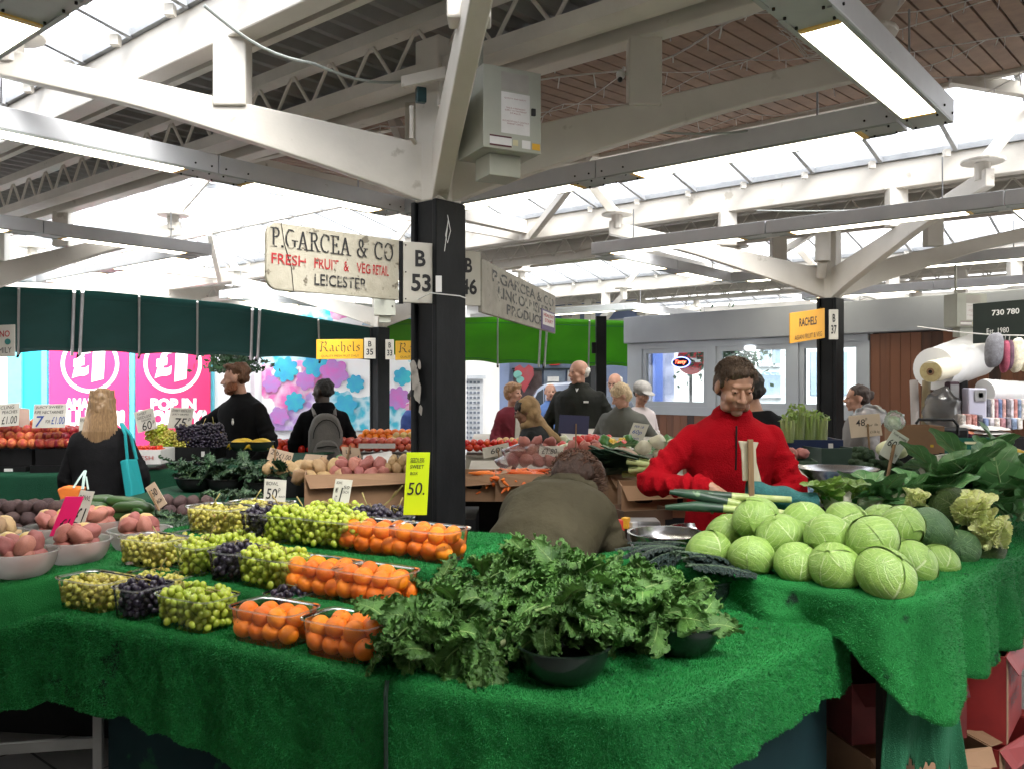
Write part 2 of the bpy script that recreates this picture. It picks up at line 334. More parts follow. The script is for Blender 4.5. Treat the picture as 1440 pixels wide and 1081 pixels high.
# ---------------- lamp squares round each column
def fixture(a,b,z,lab,n=2,w=.2,h=.115,gr=None,bolts=False):
    a=Vec((a.x,a.y,z));b=Vec((b.x,b.y,z)); d=(b-a).normalized(); L=(b-a).length
    t=thing('strip_light',a,lab,'light',gr)
    m=MB(); seg=L/n
    for k in range(n): m.bar(a+d*(k*seg+.004)+Vec((0,0,h/2)),a+d*((k+1)*seg-.004)+Vec((0,0,h/2)),w,h)
    m.each('housing',housing,t,bevel=.004)
    x=basis(d)[0]; m=MB()
    for q in(.12,.88): p=a+d*(L*q)+Vec((0,0,h)); m.tube([p,p+Vec((0,0,.34 if q<.5 else .30))],.006,6); m.box(p+Vec((0,0,.004)),(.05,.05,.008))
    m.each('hanger',greym,t)
    m=MB(); g=MB(); e=MB(); bo=MB()
    for k in range(n):
        p=a+d*(k*seg+.27); q=a+d*((k+1)*seg-.22)
        m.bar(p-Vec((0,0,.004)),q-Vec((0,0,.004)),w-.05,.008)
        for p2,q2 in((p-d*.03,p),(q,q+d*.03)): g.bar(p2-Vec((0,0,.005)),q2-Vec((0,0,.005)),w-.05,.01)
        for s in(-1,1): e.bar(p-d*.2+x*s*(w/2-.012)-Vec((0,0,.004)),q+d*.16+x*s*(w/2-.012)-Vec((0,0,.004)),.02,.01)
        for qq in(p-d*.22,p-d*.06,q+d*.06,q+d*.17):
            for s in(-1,1): bo.tube([qq+x*s*(w/2-.03)-Vec((0,0,.0)),qq+x*s*(w/2-.03)-Vec((0,0,.012))],.006,6)
            bo.tube([qq+x*(w/2)+Vec((0,0,h*.3)),qq+x*(w/2+.006)+Vec((0,0,h*.3))],.006,6); bo.tube([qq-x*(w/2)+Vec((0,0,h*.3)),qq-x*(w/2+.006)+Vec((0,0,h*.3))],.006,6)
    m.each('diffuser',tube_m,t); g.each('diffuser_end',tubew,t); e.each('edge_trim',under,t)
    if bolts: bo.each('bolt',gap_m,t)
    m=MB(); m.bar(a-Vec((0,0,.0015))+d*.002,b-Vec((0,0,.0015))-d*.002,w*.985,.003); m.build('underside',under,t)
    return t
for i,j,nm in cols:
    k=.268; cu,cv=i*DU,j*DV; z=2.93; a=DU*k; b=DV*k
    a1=1.9 if (i,j)==(0,0) else a
    ql=[('far right',(a,b-.02),(a,-b+.02)),('near right',(a+.1,-b-.1),(-a1-.1,-b-.1)),('near left',(-a1,-b+.0),(-a1,b+.0)),('far left',(-a1+.12,b),(a-.12,b))]
    for sd,p,q in ql:
        if (i,j)==(0,1) and sd=='near left': continue
        fixture(W(cu+p[0],cv+p[1]),W(cu+q[0],cv+q[1]),z,'grey strip light, %s side of lamps round the %s'%(sd,nm.replace(' out of frame','')),bolts=(i,j)==(0,0))
# ---------------- roof strips
def corr(u0,u1,v0,v1,z0,z1,pitch,amp,mat,nm,lab,cat,along='u'):
    m=MB(); n=int((v1-v0)/pitch)*4; vs=[];fs=[]
    for k in range(n+1):
        v=v0+(v1-v0)*k/n; dz=[0,0,amp,amp][k%4]
        vs+=[W(u0,v,z0+dz),W(u1,v,z1+dz)]
    for k in range(n): fs.append((2*k,2*k+1,2*k+3,2*k+2))
    m.add(vs,fs); o=m.build(nm,mat); return tag(o,lab,cat)
order=['nearest','second','third']
for i in range(-1,3):
    cu=i*DU; v0,v1=-6.5,(10.5 if i<1 else 12); on={-1:'overhead in the corner',0:'nearest strip of roof',1:'second strip of roof',2:'third strip of roof'}[i]
    if i>=0:
        for s,sn in((-1,'near edge'),(1,'far edge')):
            m=MB(); m.bar(W(cu+s*.67,v0,3.49),W(cu+s*.67,v1,3.49),.12,.25); o=m.build('roof_beam',cream,bevel=.008); tag(o,'deep cream steel beam along the %s of the %s'%(sn,on),'beam')
        t=thing('lattice_girder',W(cu,v0,3.25),'cream zigzag lattice girder running down the middle of the '+on,'girder')
        m=MB(); m.bar(W(cu,v0,3.22),W(cu,v1,3.22),.12,.07); m.build('bottom_chord',cream2,t); m=MB(); m.bar(W(cu,v0,3.50),W(cu,v1,3.50),.10,.07); m.build('top_chord',cream2,t)
        m=MB(); n=int((v1-v0)/.36); 
        for k in range(n):
            v=v0+.36*k; m.tube([W(cu,v,3.25),W(cu,v+.18,3.48)],.011,5); m.tube([W(cu,v+.18,3.48),W(cu,v+.36,3.25)],.011,5)
        m.build('webbing',cream2,t)
        corr(cu-.75,cu+.75,v0,v1,3.64,3.64,.17,.05,deckm,'roof_deck','grey corrugated metal roof sheet over the '+on,'roof')
        # second inner rail seen below the deck
        m=MB(); m.bar(W(cu+.5,v0,3.45),W(cu+.5,v1,3.45),.05,.10); m.bar(W(cu-.5,v0,3.45),W(cu-.5,v1,3.45),.05,.10); o=m.build('deck_rail',cream2); tag(o,'pair of cream rails under the corrugated sheet of the '+on,'rail')
    # slatted soffit rising to the ridge, then a skylight falling to the next strip
    ua,ub,uc=cu+.74,cu+3.85,cu+DU-.74; za,zb,zc=3.62,3.86,3.60
    sv=[(-6.5,4.5)] if i==0 else [(-6.5,3.2),(5.0,11)] if i>0 else []
    if sv:
        t=thing('slatted_ceiling',W(ua,0,za),'brown timber slatted ceiling sloping up from the '+on,'ceiling')
        for a,b in sv:
            m=MB(); g=MB(); v=a
            while v<b:
                m.bar(W(ua,v+.055,za),W(ub,v+.055,zb),.10,.018); v+=.115
            m.build('slats',slatm,t)
            g.quad(W(ua,a,za+.03),W(ua,b,za+.03),W(ub,b,zb+.03),W(ub,a,zb+.03),th=.02); g.build('backing',gap_m,t)
            m=MB(); m.bar(W(ub,a,zb-.01),W(ub,b,zb-.01),.05,.07); m.build('edge_board',cream2,t)
    us=[(-6.5,12)]
    t=thing('skylight',W(ub,0,zb),'white translucent skylight with thin grey bars beyond the '+on if i>=0 else 'white translucent skylight at the top left corner with grey bars','skylight')
    g=MB(); g.quad(W(ub,v0,zb+.05),W(uc,v0,zc+.06),W(uc,v1,zc+.06),W(ub,v1,zb+.05)); g.build('pane',pane_m,t)
    m=MB(); k=0; v=v0+.2; br=MB()
    while v<v1:
        m.bar(W(ub,v,zb+.02),W(uc,v,zc+.03),.035,.05); br.box(W(uc-.07,v+.06,zc-.01),(.05,.05,.06)); v+=.62
    m.each('glazing_bar',greym,t); br.each('bracket',cream,t)
    # wider clear strip where no slats stand
    if i>=0:
        for a,b in ([(4.5,12)] if i==0 else [(3.2,5.0)]):
            g=MB(); g.quad(W(ua,a,za+.05),W(ub,a,zb+.05),W(ub,b,zb+.05),W(ua,b,za+.05)); g.build('upper_pane',pane_m,t)
            m=MB(); v=a+.1
            while v<b: m.bar(W(ua,v,za+.02),W(ub,v,zb+.02),.035,.05); v+=.62
            m.bar(W(ua,a,za),W(ub,a,zb),.09,.13); m.each('upper_bar',greym,t)
    m=MB(); m.bar(W(uc+.0,v0,zc+.085),W(uc+.0,v1,zc+.085),.04,.14); m.build('gutter',greym,t)
for i in range(3):
    for v in(-3.47,3.47,10.4):
        cu=i*DU; m=MB(); m.bar(W(cu+.73,v,3.52),W(cu+DU-.73,v,3.52),.10,.16); tag(m.build('cross_beam',cream2,bevel=.006),'cream cross beam %s beyond the %s'%({-3.47:'to the right',3.47:'in the middle',10.4:'far to the left'}[v],['nearest strip of roof','second strip of roof','third strip of roof'][i]),'beam')
        for q,s in((.67,1),(DU-.67,-1)): m=MB(); m.bar(W(cu+q,v+.05,3.4),W(cu+q+s*1.3,v+1.9,3.85),.07,.09); m.bar(W(cu+q,v-.05,3.4),W(cu+q+s*1.3,v-1.9,3.85),.07,.09); [tag(o,'cream hip brace %s, %s end, beyond the %s'%({-3.47:'on the right',3.47:'in the middle',10.4:'on the far left'}[v],'near' if s>0 else 'far',['nearest strip','second strip','third strip'][i]),'brace','hip braces of the roof') for o in m.each('hip_brace',cream2,None)]
    m=MB(); m.bar(W(i*DU+3.85,-6.5,3.93),W(i*DU+3.85,12,3.93),.08,.14); tag(m.build('ridge_beam',cream2),'long cream ridge beam along the skylight beyond the %s'%['nearest strip','second strip','third strip'][i],'beam')
# far rim of roof: fascia above street
m=MB(); m.bar(W(3*DU-.6,-6.5,3.3),W(3*DU-.6,12,3.3),.12,.5); tag(m.build('roof_fascia',cream2),'long cream fascia along the far street edge of the roof','fascia')
m=MB(); m.bar(W(-6,12.1,3.3),W(3*DU-.6,12.1,3.3),.12,.5); tag(m.build('roof_fascia',cream2),'long cream fascia along the left street edge of the roof','fascia')
m=MB(); m.bar(W(-.67,10.3,2.68),W(9,10.3,2.68),.10,.22); tag(m.build('edge_beam',cream2),'low grey beam above the dark green awning','beam')
# long services pipes
t=thing('downpipe',P(1163,330,8.4),'fat cream downpipe with a tee piece beside the right hand black column','pipe')
m=MB(); a=P(1157,318,8.6); m.tube([a,a-Vec((0,0,.36))],.075,12); m.tube([a-Vec((.0,0,-.02)),a-Vec((0,0,.06))],.1,12); m.tube([a-V1*3,a+V1*2.2],.06,10); m.tube([a-Vec((0,0,.36)),a+Vec((.02,.1,-.5))],.05,10); m.build('pipe',cream,t,smooth=True)
# ---------------- switch cabinets
def cabinet(px,py,Y,w,h,d,yaw,lab,s=1):
    c=P(px,py,Y); Rm=Matrix.Rotation(yaw,3,'Z'); t=thing('switch_cabinet',c,lab,'cabinet')
    q=lambda x,y,z:c+Rm@Vec((x,y,z))
    m=MB(); m.box(c+Vec((0,0,0)),(w,d,h),Rm); m.build('case',cabm,t,bevel=.004)
    m=MB(); m.box(q(.0,-d/2-.012,0),(w*1.01,.02,h*1.0),Rm); m.build('door',cabm,t,bevel=.003)
    f=-d/2-.0235
    def st(x,z,ww,hh,mat,nm): m=MB(); m.quad(q(x,f,z),q(x+ww,f,z),q(x+ww,f,z+hh),q(x,f,z+hh)); return m.build(nm,mat,t)
    m=MB(); m.box(q(w*.36,f-.004,0),(w*.07,.012,h*.09),Rm); m.build('lock',ink,t,bevel=.003)
    if s:
        st(-w*.2,-h*.3,w*.5,h*.5,paper,'notice'); f-=.001
        st(-w*.2,h*.22,w*.48,h*.22,M('faded_label',(.40,.38,.35),rough=.7),'faded_label')
        for k,(x,ww,z,s_) in enumerate([(-.15,.38,.115,'QUALITY AND SAFETY'),(-.12,.34,.0,'THIS IS A PERMANENT'),(-.14,.38,-.03,'SUPPLY TO THE MARKET'),(-.05,.18,-.06,'STALLS'),(-.18,.46,-.16,'IN CASE OF FAULT CONTACT'),(-.1,.28,-.19,'MARKET OFFICE')]):
            text(s_,q(x*w,f-.001,z*h),Rm@Vec((ww*w,0,0)),Vec((0,0,.018*h)),M('faded_red_ink',(.35,.12,.13),rough=.7),t,lift=.001)
        st(-w*.4,-h*.47,w*.38,h*.13,M('maroon_label',(.09,.02,.03),rough=.6),'label'); f-=.001
        st(-w*.4,-h*.45,w*.38,h*.09,paper,'label'); st(0,-h*.44,w*.09,h*.07,M('yellowed_label',(.6,.55,.35),rough=.6),'label')
        st(w*.16,-h*.46,w*.15,h*.1,paper,'label'); st(w*.34,-h*.46,w*.14,h*.08,M('orange_label',(.75,.42,.03),rough=.6),'label')
    m=MB(); m.box(q(w*.0,0,-h/2-.05),(w*.55,d*.6,.10),Rm); m.tube([q(-w*.3,0,h/2),q(-w*.3,0,h/2+.3)],.012,8); m.build('gland_box',cabm,t,bevel=.003)
    return t
cabinet(700,168,3.98,.29,.37,.26,R(27),'grey electrical cabinet with paper notice bolted beside the near arm')
cabinet(1356,438,8.6,.33,.33,.18,R(10),'grey electrical cabinet hung where the arms meet above the cushions')
cabinet(541,432,12.3,.3,.26,.15,R(10),'small pale electrical cabinet behind the old painted sign',s=0)
t=thing('isolator_switch',P(592,135,4.2),'small teal isolator switch on the crown post','switch')
m=MB(); m.box(P(592,135,4.22),(.05,.04,.075),Matrix.Rotation(R(20),3,'Z')); m.build('case',M('teal_plastic',(.01,.06,.07),rough=.35),t,bevel=.006)
m=MB(); m.tube([P(579,150,4.2),P(579,195,4.2),P(584,202,4.25)],.012,8); m.tube([P(618,110,4.2),P(618,150,4.2)],.012,8); m.build('conduit',cream,t,smooth=True)
m=MB(); m.bar(P(566,117,4.2),P(628,103,4.1),.03,.055); m.build('clamp_plate',cream,t,bevel=.003)
t=thing('security_camera',P(873,106,4.5),'tiny white security camera beside the post on the right arm','camera')
m=MB(); m.ell(P(873,106,4.45),(.025,.05,.022)); m.tube([P(878,96,4.5),P(873,104,4.48)],.008,6); m.build('housing',paper,t,smooth=True); m=MB(); m.ell(P(872,113,4.42),.014); m.build('lens',ink,t,smooth=True)
for k,(pts,lab) in enumerate([([W(-1.2,.2,3.2),W(-.6,.25,3.14),W(0,.12,3.2),W(.1,.05,2.9)],'thin grey cable sagging from the left arm to the near column'),([W(.3,.1,3.1),W(1.0,-.6,3.02),W(1.7,-1.3,3.12)],'thin grey cable looped under the right arm'),([W(DU-.9,.4,3.3),W(DU-.5,-1.6,3.22),W(DU-.6,-3.4,3.3)],'thin cable looped along the second roof beam')]):
    q=[]
    for i in range(len(pts)-1):
        for f in range(8): p=pts[i].lerp(pts[i+1],f/8); p.z-=.05*math.sin(PI*f/8); q.append(p)
    m=MB(); m.tube(q+[pts[-1]],.007,6); tag(m.build('cable',under,smooth=True),lab,'cable')
# ---------------- fairy lights under the slats
wire=M('white_wire',(.7,.68,.66),rough=.5)
t=thing('string_lights',W(2,0,3.5),'white icicle string lights draped below the slatted ceiling','string lights')
for k,(u,v0,v1,dz) in enumerate([(.95,-5.2,3,0),(1.25,-5.2,2.4,.01),(1.6,-5,2.2,.03),(1.95,-5,2,.0),(2.3,-5,1.6,.05),(2.7,-5,1.2,.02),(3.15,-5,.8,.04),(3.6,-5,.2,.05)]):
    m=MB(); pts=[]; n=60
    for q in range(n+1):
        v=v0+(v1-v0)*q/n; zc=3.62+(u-.74)/3.1*.24-.05
        sag=.10*abs(math.sin(q*PI/12+k)); p=W(u+.05*math.sin(q*.7+k),v,zc-sag-dz); pts.append(p)
        if q%2==0: L=rnd(.03,.09); m.tube([p,p+Vec((rnd(-.02,.02),0,-L))],.0045 if k<2 else .003,4)
    m.tube(pts,.006 if k<2 else .0035,5); m.build('strand',wire,t)
m=MB()
for k in range(14):
    a=P(1100+rnd(-10,10),38+rnd(-10,10),4.9); b=P(1180+rnd(-10,20),88+rnd(-18,12),4.9); m.tube([a,(a+b)/2+Vec((rnd(-.05,.05),0,rnd(-.1,.02))),b],.003,4)
m.build('tangle',wire,t)
# ---------------- name boards and numbers
def board(name,o,u,v,th,mat,lab,cat='sign',rad=0,bev=.004,group=None):
    o=Vec(o);u=Vec(u);v=Vec(v); n=u.cross(v).normalized(); t=thing(name,o,lab,cat,group)
    pts=[]
    if rad:
        lu,lv=u.length,v.length
        for cx,cy,a0 in((1,0,-90),(1,1,0),(0,1,90),(0,0,180)):
            if (cx==1): pts.append(o+u*cx+v*cy); continue
            for k in range(6):
                a=R(a0+90*k/5); x=(rad if cx==0 else lu-rad)+rad*math.cos(a); y=(rad if cy==0 else lv-rad)+rad*math.sin(a); pts.append(o+u*(x/lu)+v*(y/lv))
    else: pts=[o,o+u,o+u+v,o+v]
    m=MB(); m.poly(pts,th=th,n=n); m.build('board',mat,t,bevel=bev); return t
oldb=M('old_sign_board',(.50,.47,.38),(.40,.37,.29),sc=7,rough=.7,c3=(.17,.15,.11),sc3=20,th3=.60,bump=.15,bsc=60,det=8)
oldb2=M('old_sign_board_grey',(.36,.34,.29),(.27,.25,.21),sc=9,rough=.7,c3=(.14,.13,.11),sc3=26,th3=.62,bump=.15,bsc=60)
wornk=M('worn_black_lettering',(.015,.015,.018),(.03,.03,.03),sc=9,rough=.6,c3=(.38,.35,.28),sc3=16,th3=.60)
wornk2=M('very_worn_black_lettering',(.02,.02,.022),(.04,.04,.04),sc=9,rough=.6,c3=(.36,.34,.28),sc3=18,th3=.53)
wornr=M('worn_red_lettering',(.45,.02,.03),(.38,.03,.03),sc=9,rough=.6,c3=(.44,.41,.33),sc3=17,th3=.54)
plate=M('number_plate_paint',(.60,.57,.50),(.52,.50,.44),sc=4,rough=.5,c3=(.35,.31,.25),sc3=14,th3=.68)
yel=M('yellow_sign_paint',(.72,.42,.02),(.64,.35,.02),sc=4,rough=.5,c3=(.45,.25,.04),sc3=12,th3=.68)
def quad_px(pts,Ys):  # bottom-left, bottom-right, top-left pixels with their distances
    a,b,c=[P(p[0],p[1],y) for p,y in zip(pts,Ys)]; return a,b-a,c-a
# P. GARCEA & CO : near face runs down the U axis
Yc=4.32
o=P(375,407,3.72); ob=P(561,423,4.22); ot=P(371,311,3.72); oc=P(561,341,4.22)
u=ob-o; v=Vec((0,0,(ot.z-o.z))); 
t=board('painted_sign',o,u,v,.022,oldb,'old cream board reading P.GARCEA & CO FRESH FRUIT & VEG beside the near column',rad=.055)
kx=lambda x,y:o+u*x+v*y
penned('P.GARCEA & CO',SER,kx(.03,.64),u*.92,v*.27,wornk,t,nib=(.13,.0),gap=.05)
for s,x,w in (('FRESH',.03,.24),('FRUIT',.33,.18),('&',.55,.04),('VEG',.65,.11),('RETAIL',.78,.13)):
    text(s,kx(x,.38),u*w,v*.16,wornr,t,bold=.012,lift=.003)
text('LEICESTER',kx(.33,.12),u*.40,v*.18,wornk2,t,bold=.012,lift=.003)
m=MB(); m.tube([kx(.10,1)+Vec((0,-.003,0)),kx(.12,.7)+Vec((0,-.003,0)),kx(.17,.35)+Vec((0,-.003,0)),kx(.185,0)+Vec((0,-.003,0))],.0018,4); m.build('crack',gap_m,t)
a=P(567,426,4.23); b=P(613,424,4.30); tt=P(567,340,4.23)
t=board('stall_number',a,Vec((b.x-a.x,b.y-a.y,0)),Vec((0,0,tt.z-a.z)),.015,plate,'cream number plate reading B 53 on the near black column','number plate')
u=Vec((b.x-a.x,b.y-a.y,0)); v=Vec((0,0,tt.z-a.z))
text('B',a+u*.36+v*.60,u*.32,v*.27,ink,t,bold=.03); text('53',a+u*.24+v*.19,u*.6,v*.29,ink,t,bold=.03)
m=MB(); 
for x,y in((.08,.06),(.92,.06),(.08,.94),(.92,.94),(.08,.5)): m.ell(a+u*x+v*y+Vec((0,-.002,0)),.004,nu=6,nv=4)
m.each('rivet',gap_m,t)
m=MB(); m.box(P(564,384,4.235),(.02,.02,.31)); tag(m.build('sign_bracket',blackp),'black bracket between the painted sign and the B 53 plate','bracket')
m=MB(); a=P(613,413,4.27);m.box(P(617,400,4.22),(.03,.004,.08)); tag(m.build('paper_sticker',paper),'small white sticker stuck on the near black column','sticker')
a=P(647,430,4.42); b=P(676,432,4.46); tt=P(647,353,4.42); u=Vec((b.x-a.x,b.y-a.y,0)); v=Vec((0,0,tt.z-a.z))
t=board('stall_number',a,u,v,.015,plate,'cream number plate reading B 46 on the right of the near black column','number plate')
text('B',a+u*.24+v*.60,u*.34,v*.27,ink,t,bold=.03); text('46',a+u*.03+v*.20,u*.78,v*.29,ink,t,bold=.03)
o=P(678,440,4.46); b=P(781,478,6.35); tt=P(678,364,4.46); u=b-o; u.z=0; v=Vec((0,0,tt.z-o.z))
t=board('painted_sign',o,u,v,.022,oldb2,'weathered grey board reading GARCEA & CO LINCOLNSHIRE PRODUCE hung right of the near column')
kx=lambda x,y:o+u*x+v*y
text('P.GARCEA & CO',kx(.10,.66),u*.86,v*.23,wornk2,t,bold=.02); text('LINCOLNSHIRE',kx(.16,.38),u*.76,v*.23,wornk2,t,bold=.02); text('PRODUCE',kx(.26,.1),u*.5,v*.22,wornk2,t,bold=.02)
n=u.cross(v).normalized()
a=kx(.74,.02)+n*.004; m=MB(); m.quad(a,a+u*.24,a+u*.24+v*.50,a+v*.50,th=.002); m.build('sticker',M('purple_sticker',(.07,.03,.16),rough=.4),t)
a=kx(.76,.14)+n*.006; m=MB(); m.quad(a,a+u*.20,a+u*.20+v*.34,a+v*.34,th=.001); m.build('sticker',paper,t)
text('HEALTHY',a+u*.01+v*.20+n*.001,u*.18,v*.09,redink,t,bold=.02); text('START',a+u*.03+v*.07+n*.001,u*.14,v*.09,redink,t,bold=.02)
# Rachels boards on the middle column
def rach(o,u,v,lab,full=True):
    t=board('painted_sign',o,u,v,.015,yel,lab); penned('Rachels',BLK,o+u*.07+v*.38,u*.86,v*.5,ink,t,nib=(.085,.05),gap=.05); text('QUALITY FRESH FRUIT DAILY',o+u*.10+v*.08,u*.8,v*.13,ink,t); return t
a=P(445,506,12.6); rach(a,P(511,505,12.9)-a,Vec((0,0,P(445,478,12.6).z-a.z)),'yellow board reading Rachels left of the middle column')
a=P(556,507,12.9); rach(a,P(622,506,13.2)-a,Vec((0,0,P(556,480,12.9).z-a.z)),'yellow board reading Rachels right of the middle column, half hidden')
def num(px0,px1,py0,py1,Y,l1,l2,lab):
    a=P(px0,py1,Y);u=P(px1,py1,Y)-a;v=P(px0,py0,Y)-a; t=board('stall_number',a,u,v,.015,plate,lab,'number plate')
    text(l1,a+u*.36+v*.58,u*.3,v*.27,ink,t,bold=.02,lift=.004); text(l2,a+u*.2+v*.18,u*.6,v*.3,ink,t,bold=.02,lift=.004)
num(512,528,476,505,12.85,'B','35','cream number plate reading B 35 on the middle column')
num(542,554,478,506,12.85,'B','33','cream number plate reading B 33 on the middle column right side')
num(1166,1179,436,478,8.5,'B','37','cream number plate reading B 37 on the right hand column')
a=P(1111,484,8.3); u=P(1160,476,8.5)-a; v=P(1111,441,8.3)-a
t=board('painted_sign',a,u,v,.015,M('amber_sign_paint',(.62,.30,.02),(.55,.27,.02),sc=4,rough=.5,c3=(.4,.2,.04),sc3=12,th3=.68),'amber board reading RACHELS ASIAN FRUIT & VEG on the right hand column')
text('RACHELS',a+u*.26+v*.5,u*.5,v*.28,ink,t,bold=.02); text('ASIAN FRUIT & VEG',a+u*.13+v*.08,u*.78,v*.16,ink,t)
a=P(-30,504,9.8); u=P(21,502,9.8)-a; v=P(-30,459,9.8)-a
t=board('painted_sign',a,u,v,.01,plate,'torn white board ending in NO and FAMILY at the left edge of the photo')
text('NO',a+u*.58+v*.62,u*.28,v*.2,redink,t,bold=.02); text('FAMILY',a+u*.36+v*.12,u*.55,v*.18,ink,t)
m=MB(); m.ell(a+u*.82+v*.47+Vec((0,-.015,0)),(.035,.004,.035)); m.build('emblem',M('teal_emblem',(.02,.16,.14),rough=.5),t)
# ---------------- street side: awnings, shops, kiosk
dkg=M('dark_green_canvas',(.010,.080,.070),(.015,.10,.090),sc=1.2,rough=.8,trl=.35)
brg=M('bright_green_canvas',(.13,.38,.035),(.10,.32,.03),sc=1.5,rough=.8,trl=.6)
alu=M('aluminium',(.5,.5,.5),(.4,.4,.4),rough=.35,metal=.7)
def awning(name,tops,bots,mat,lab,npan,doubles,nb=10):
    t=thing(name,tops[0],lab,'awning'); n=len(tops)-1
    def top(s): k=min(int(s*n),n-1); return tops[k].lerp(tops[k+1],s*n-k)
    def bot(s): k=min(int(s*n),n-1); return bots[k].lerp(bots[k+1],s*n-k)
    def fn(a,b):
        sc=math.sin(a*npan*PI); p=top(a).lerp(bot(a),b); p.z-=.03*abs(sc)*b*(1-b)*2- .03*abs(sc)*b; return p
    m=MB(); m.grid(fn,npan*8,12); o=m.build('canvas',mat,t,smooth=True,sharp=0); so=o.modifiers.new('s','SOLIDIFY'); so.thickness=.004
    for q in(.12,.93):
        m=MB(); m.tube([fn(k/60,q)-Vec((0,.012,.0)) for k in range(61)],.004,4); m.build('seam',M('seam_thread',(.02,.09,.08) if mat is dkg else (.05,.2,.02),rough=.8),t)
    for k in range(npan+1):
        a=k/npan; dbl=k in doubles
        for s in((-.05,.05) if dbl else (0,)):
            p=top(a)+Vec((s,-.06,-.02)); q=bot(a)+Vec((s-(.03 if dbl else 0),-.06,-.03)); m=MB(); m.tube([p,q],.02 if dbl else .014,8); m.build('pole',alu if dbl else M('dull_pole',(.3,.3,.28),rough=.5),t,smooth=True)
        m=MB(); m.tube([bot(a)+Vec((0,-.08,-.06)),bot(a)+Vec((0,-.02,.02))],.018,6); m.build('pole_end',gap_m,t)
    return t
tp=[P(-60,400,9.2),P(140,410,10.2),P(330,428,11.4),P(525,462,13.4)]; bt=[P(-60,496,10.6),P(140,497,11.4),P(330,502,12.6),P(530,508,14.4)]
awning('awning',tp,bt,dkg,'dark green canvas awning along the left side of the market',7,(2,5))
tp=[P(545,450,13.2),P(700,446,13.6),P(890,452,14.2)]; bt=[P(540,500,14.6),P(700,512,14.8),P(890,517,15.0)]
awning('awning',tp,bt,brg,'bright lime green canvas awning behind the GARCEA board',6,(1,4))
m=MB(); m.box(P(845,541,12.6)+Vec((0,0,-.30)),(.15,.15,2.6)); m.box(P(835,490,12.5),(.06,.1,.16)); tag(m.build('thin_post',blackp,bevel=.004),'thin black post in front of the lime green awning, left of the kiosk','post')
# paving outside and road
g=MB(); g.quad((-40,19,.004),(40,19,.004),(40,27,.004),(-40,27,.004)); struct(g,'road',M('asphalt',(.06,.06,.062),(.045,.045,.047),sc=40,rough=.85),org=(0,19,.004))
g=MB(); g.box((0,27.2,.06),(80,.3,.12)); struct(g,'kerb',M('kerb_stone',(.3,.3,.29),sc=5))
shopw=M('white_render_wall',(.80,.80,.80),(.74,.74,.74),sc=1,rough=.7)
# pound shop with pink posters
Yb=17.5
def bx(px0,px1,py0,py1,Y): a=P(px0,py1,Y); b=P(px1,py0,Y); return a,b
t=thing('shop_building',P(100,541,Yb),'cyan shopfront with two pink £1 posters across the street','shop')
z0=0
def wall(px0,px1,zt,zb,Y,mat,nm,par,d=.3):
    x0=(px0-720)/F*Y; x1=(px1-720)/F*Y; m=MB(); m.box(((x0+x1)/2,Y+d/2,(zt+zb)/2),(x1-x0,d,zt-zb)); return m.build(nm,mat,par)
wall(-260,10,3.25,0,Yb+.3,shopw,'wall',t); wall(10,300,3.25,0,Yb+.3,M('cyan_frontage',(.01,.42,.62),(.01,.38,.58),sc=1,rough=.4),'frontage',t)
wall(300,352,3.25,0,Yb+.3,shopw,'wall',t)
pink=M('pink_poster',(.80,.03,.15),(.74,.026,.135),sc=1,rough=.4); wht=M('poster_white',(.9,.9,.9),rough=.5); cyl=M('pale_cyan_frame',(.12,.60,.75),rough=.4)
wall(10,30,3.2,.2,Yb+.25,cyl,'frame',t); wall(58,66,3.2,.2,Yb+.22,cyl,'frame',t); wall(182,189,3.2,.2,Yb+.22,cyl,'frame',t); wall(296,300,3.2,.2,Yb+.22,cyl,'frame',t)
for k,(a,b,l1,l2,l3) in enumerate([(69,180,'AMAZING','FILLING!','EVERY DAY'),(191,295,'POP IN','TODAY!','NOW OPEN')]):
    Y=Yb+.15; p=MB(); lo,hi=bx(a,b,478,700,Y); x0,x1=(a-720)/F*Y,(b-720)/F*Y
    bd=wall(a,b,P(0,430,Y).z,.25,Y,pink,'poster',t,d=.05)
    cxp=(a+b)/2+(2 if k==0 else 0); c=P(cxp,512,Y-.01); rr=41/F*Y
    m=MB(); n=48; v=[];f=[]
    for q in range(n): an=2*PI*q/n; v+=[c+Vec((math.cos(an)*rr,0,math.sin(an)*rr)),c+Vec((math.cos(an)*rr*.87,0,math.sin(an)*rr*.87))]
    for q in range(n): f.append((2*q,2*((q+1)%n),2*((q+1)%n)+1,2*q+1))
    m.add(v,f); m.build('ring',wht,t)
    text('£',c+Vec((-rr*.62,0,-rr*.5)),Vec((rr*.6,0,.06)),Vec((.04,0,rr*1.05)),wht,t,bold=.06); text('1',c+Vec((rr*.05,0,-rr*.62)),Vec((rr*.42,0,.06)),Vec((.04,0,rr*1.2)),wht,t,bold=.08)
    q=lambda px,py:P(px,py,Y-.01)
    wd=b-a
    text(l1,q(a+wd*.2,577),q(a+wd*.82,577)-q(a+wd*.2,577),Vec((0,0,17/F*Y)),wht,t,bold=.06)
    text(l2,q(a+4,602),q(b-4,602)-q(a+4,602),Vec((0,0,26/F*Y)),wht,t,bold=.08)
    text(l3,q(a+wd*.3,614),q(b-4,614)-q(a+wd*.3,614),Vec((0,0,7/F*Y)),wht,t,bold=.03)
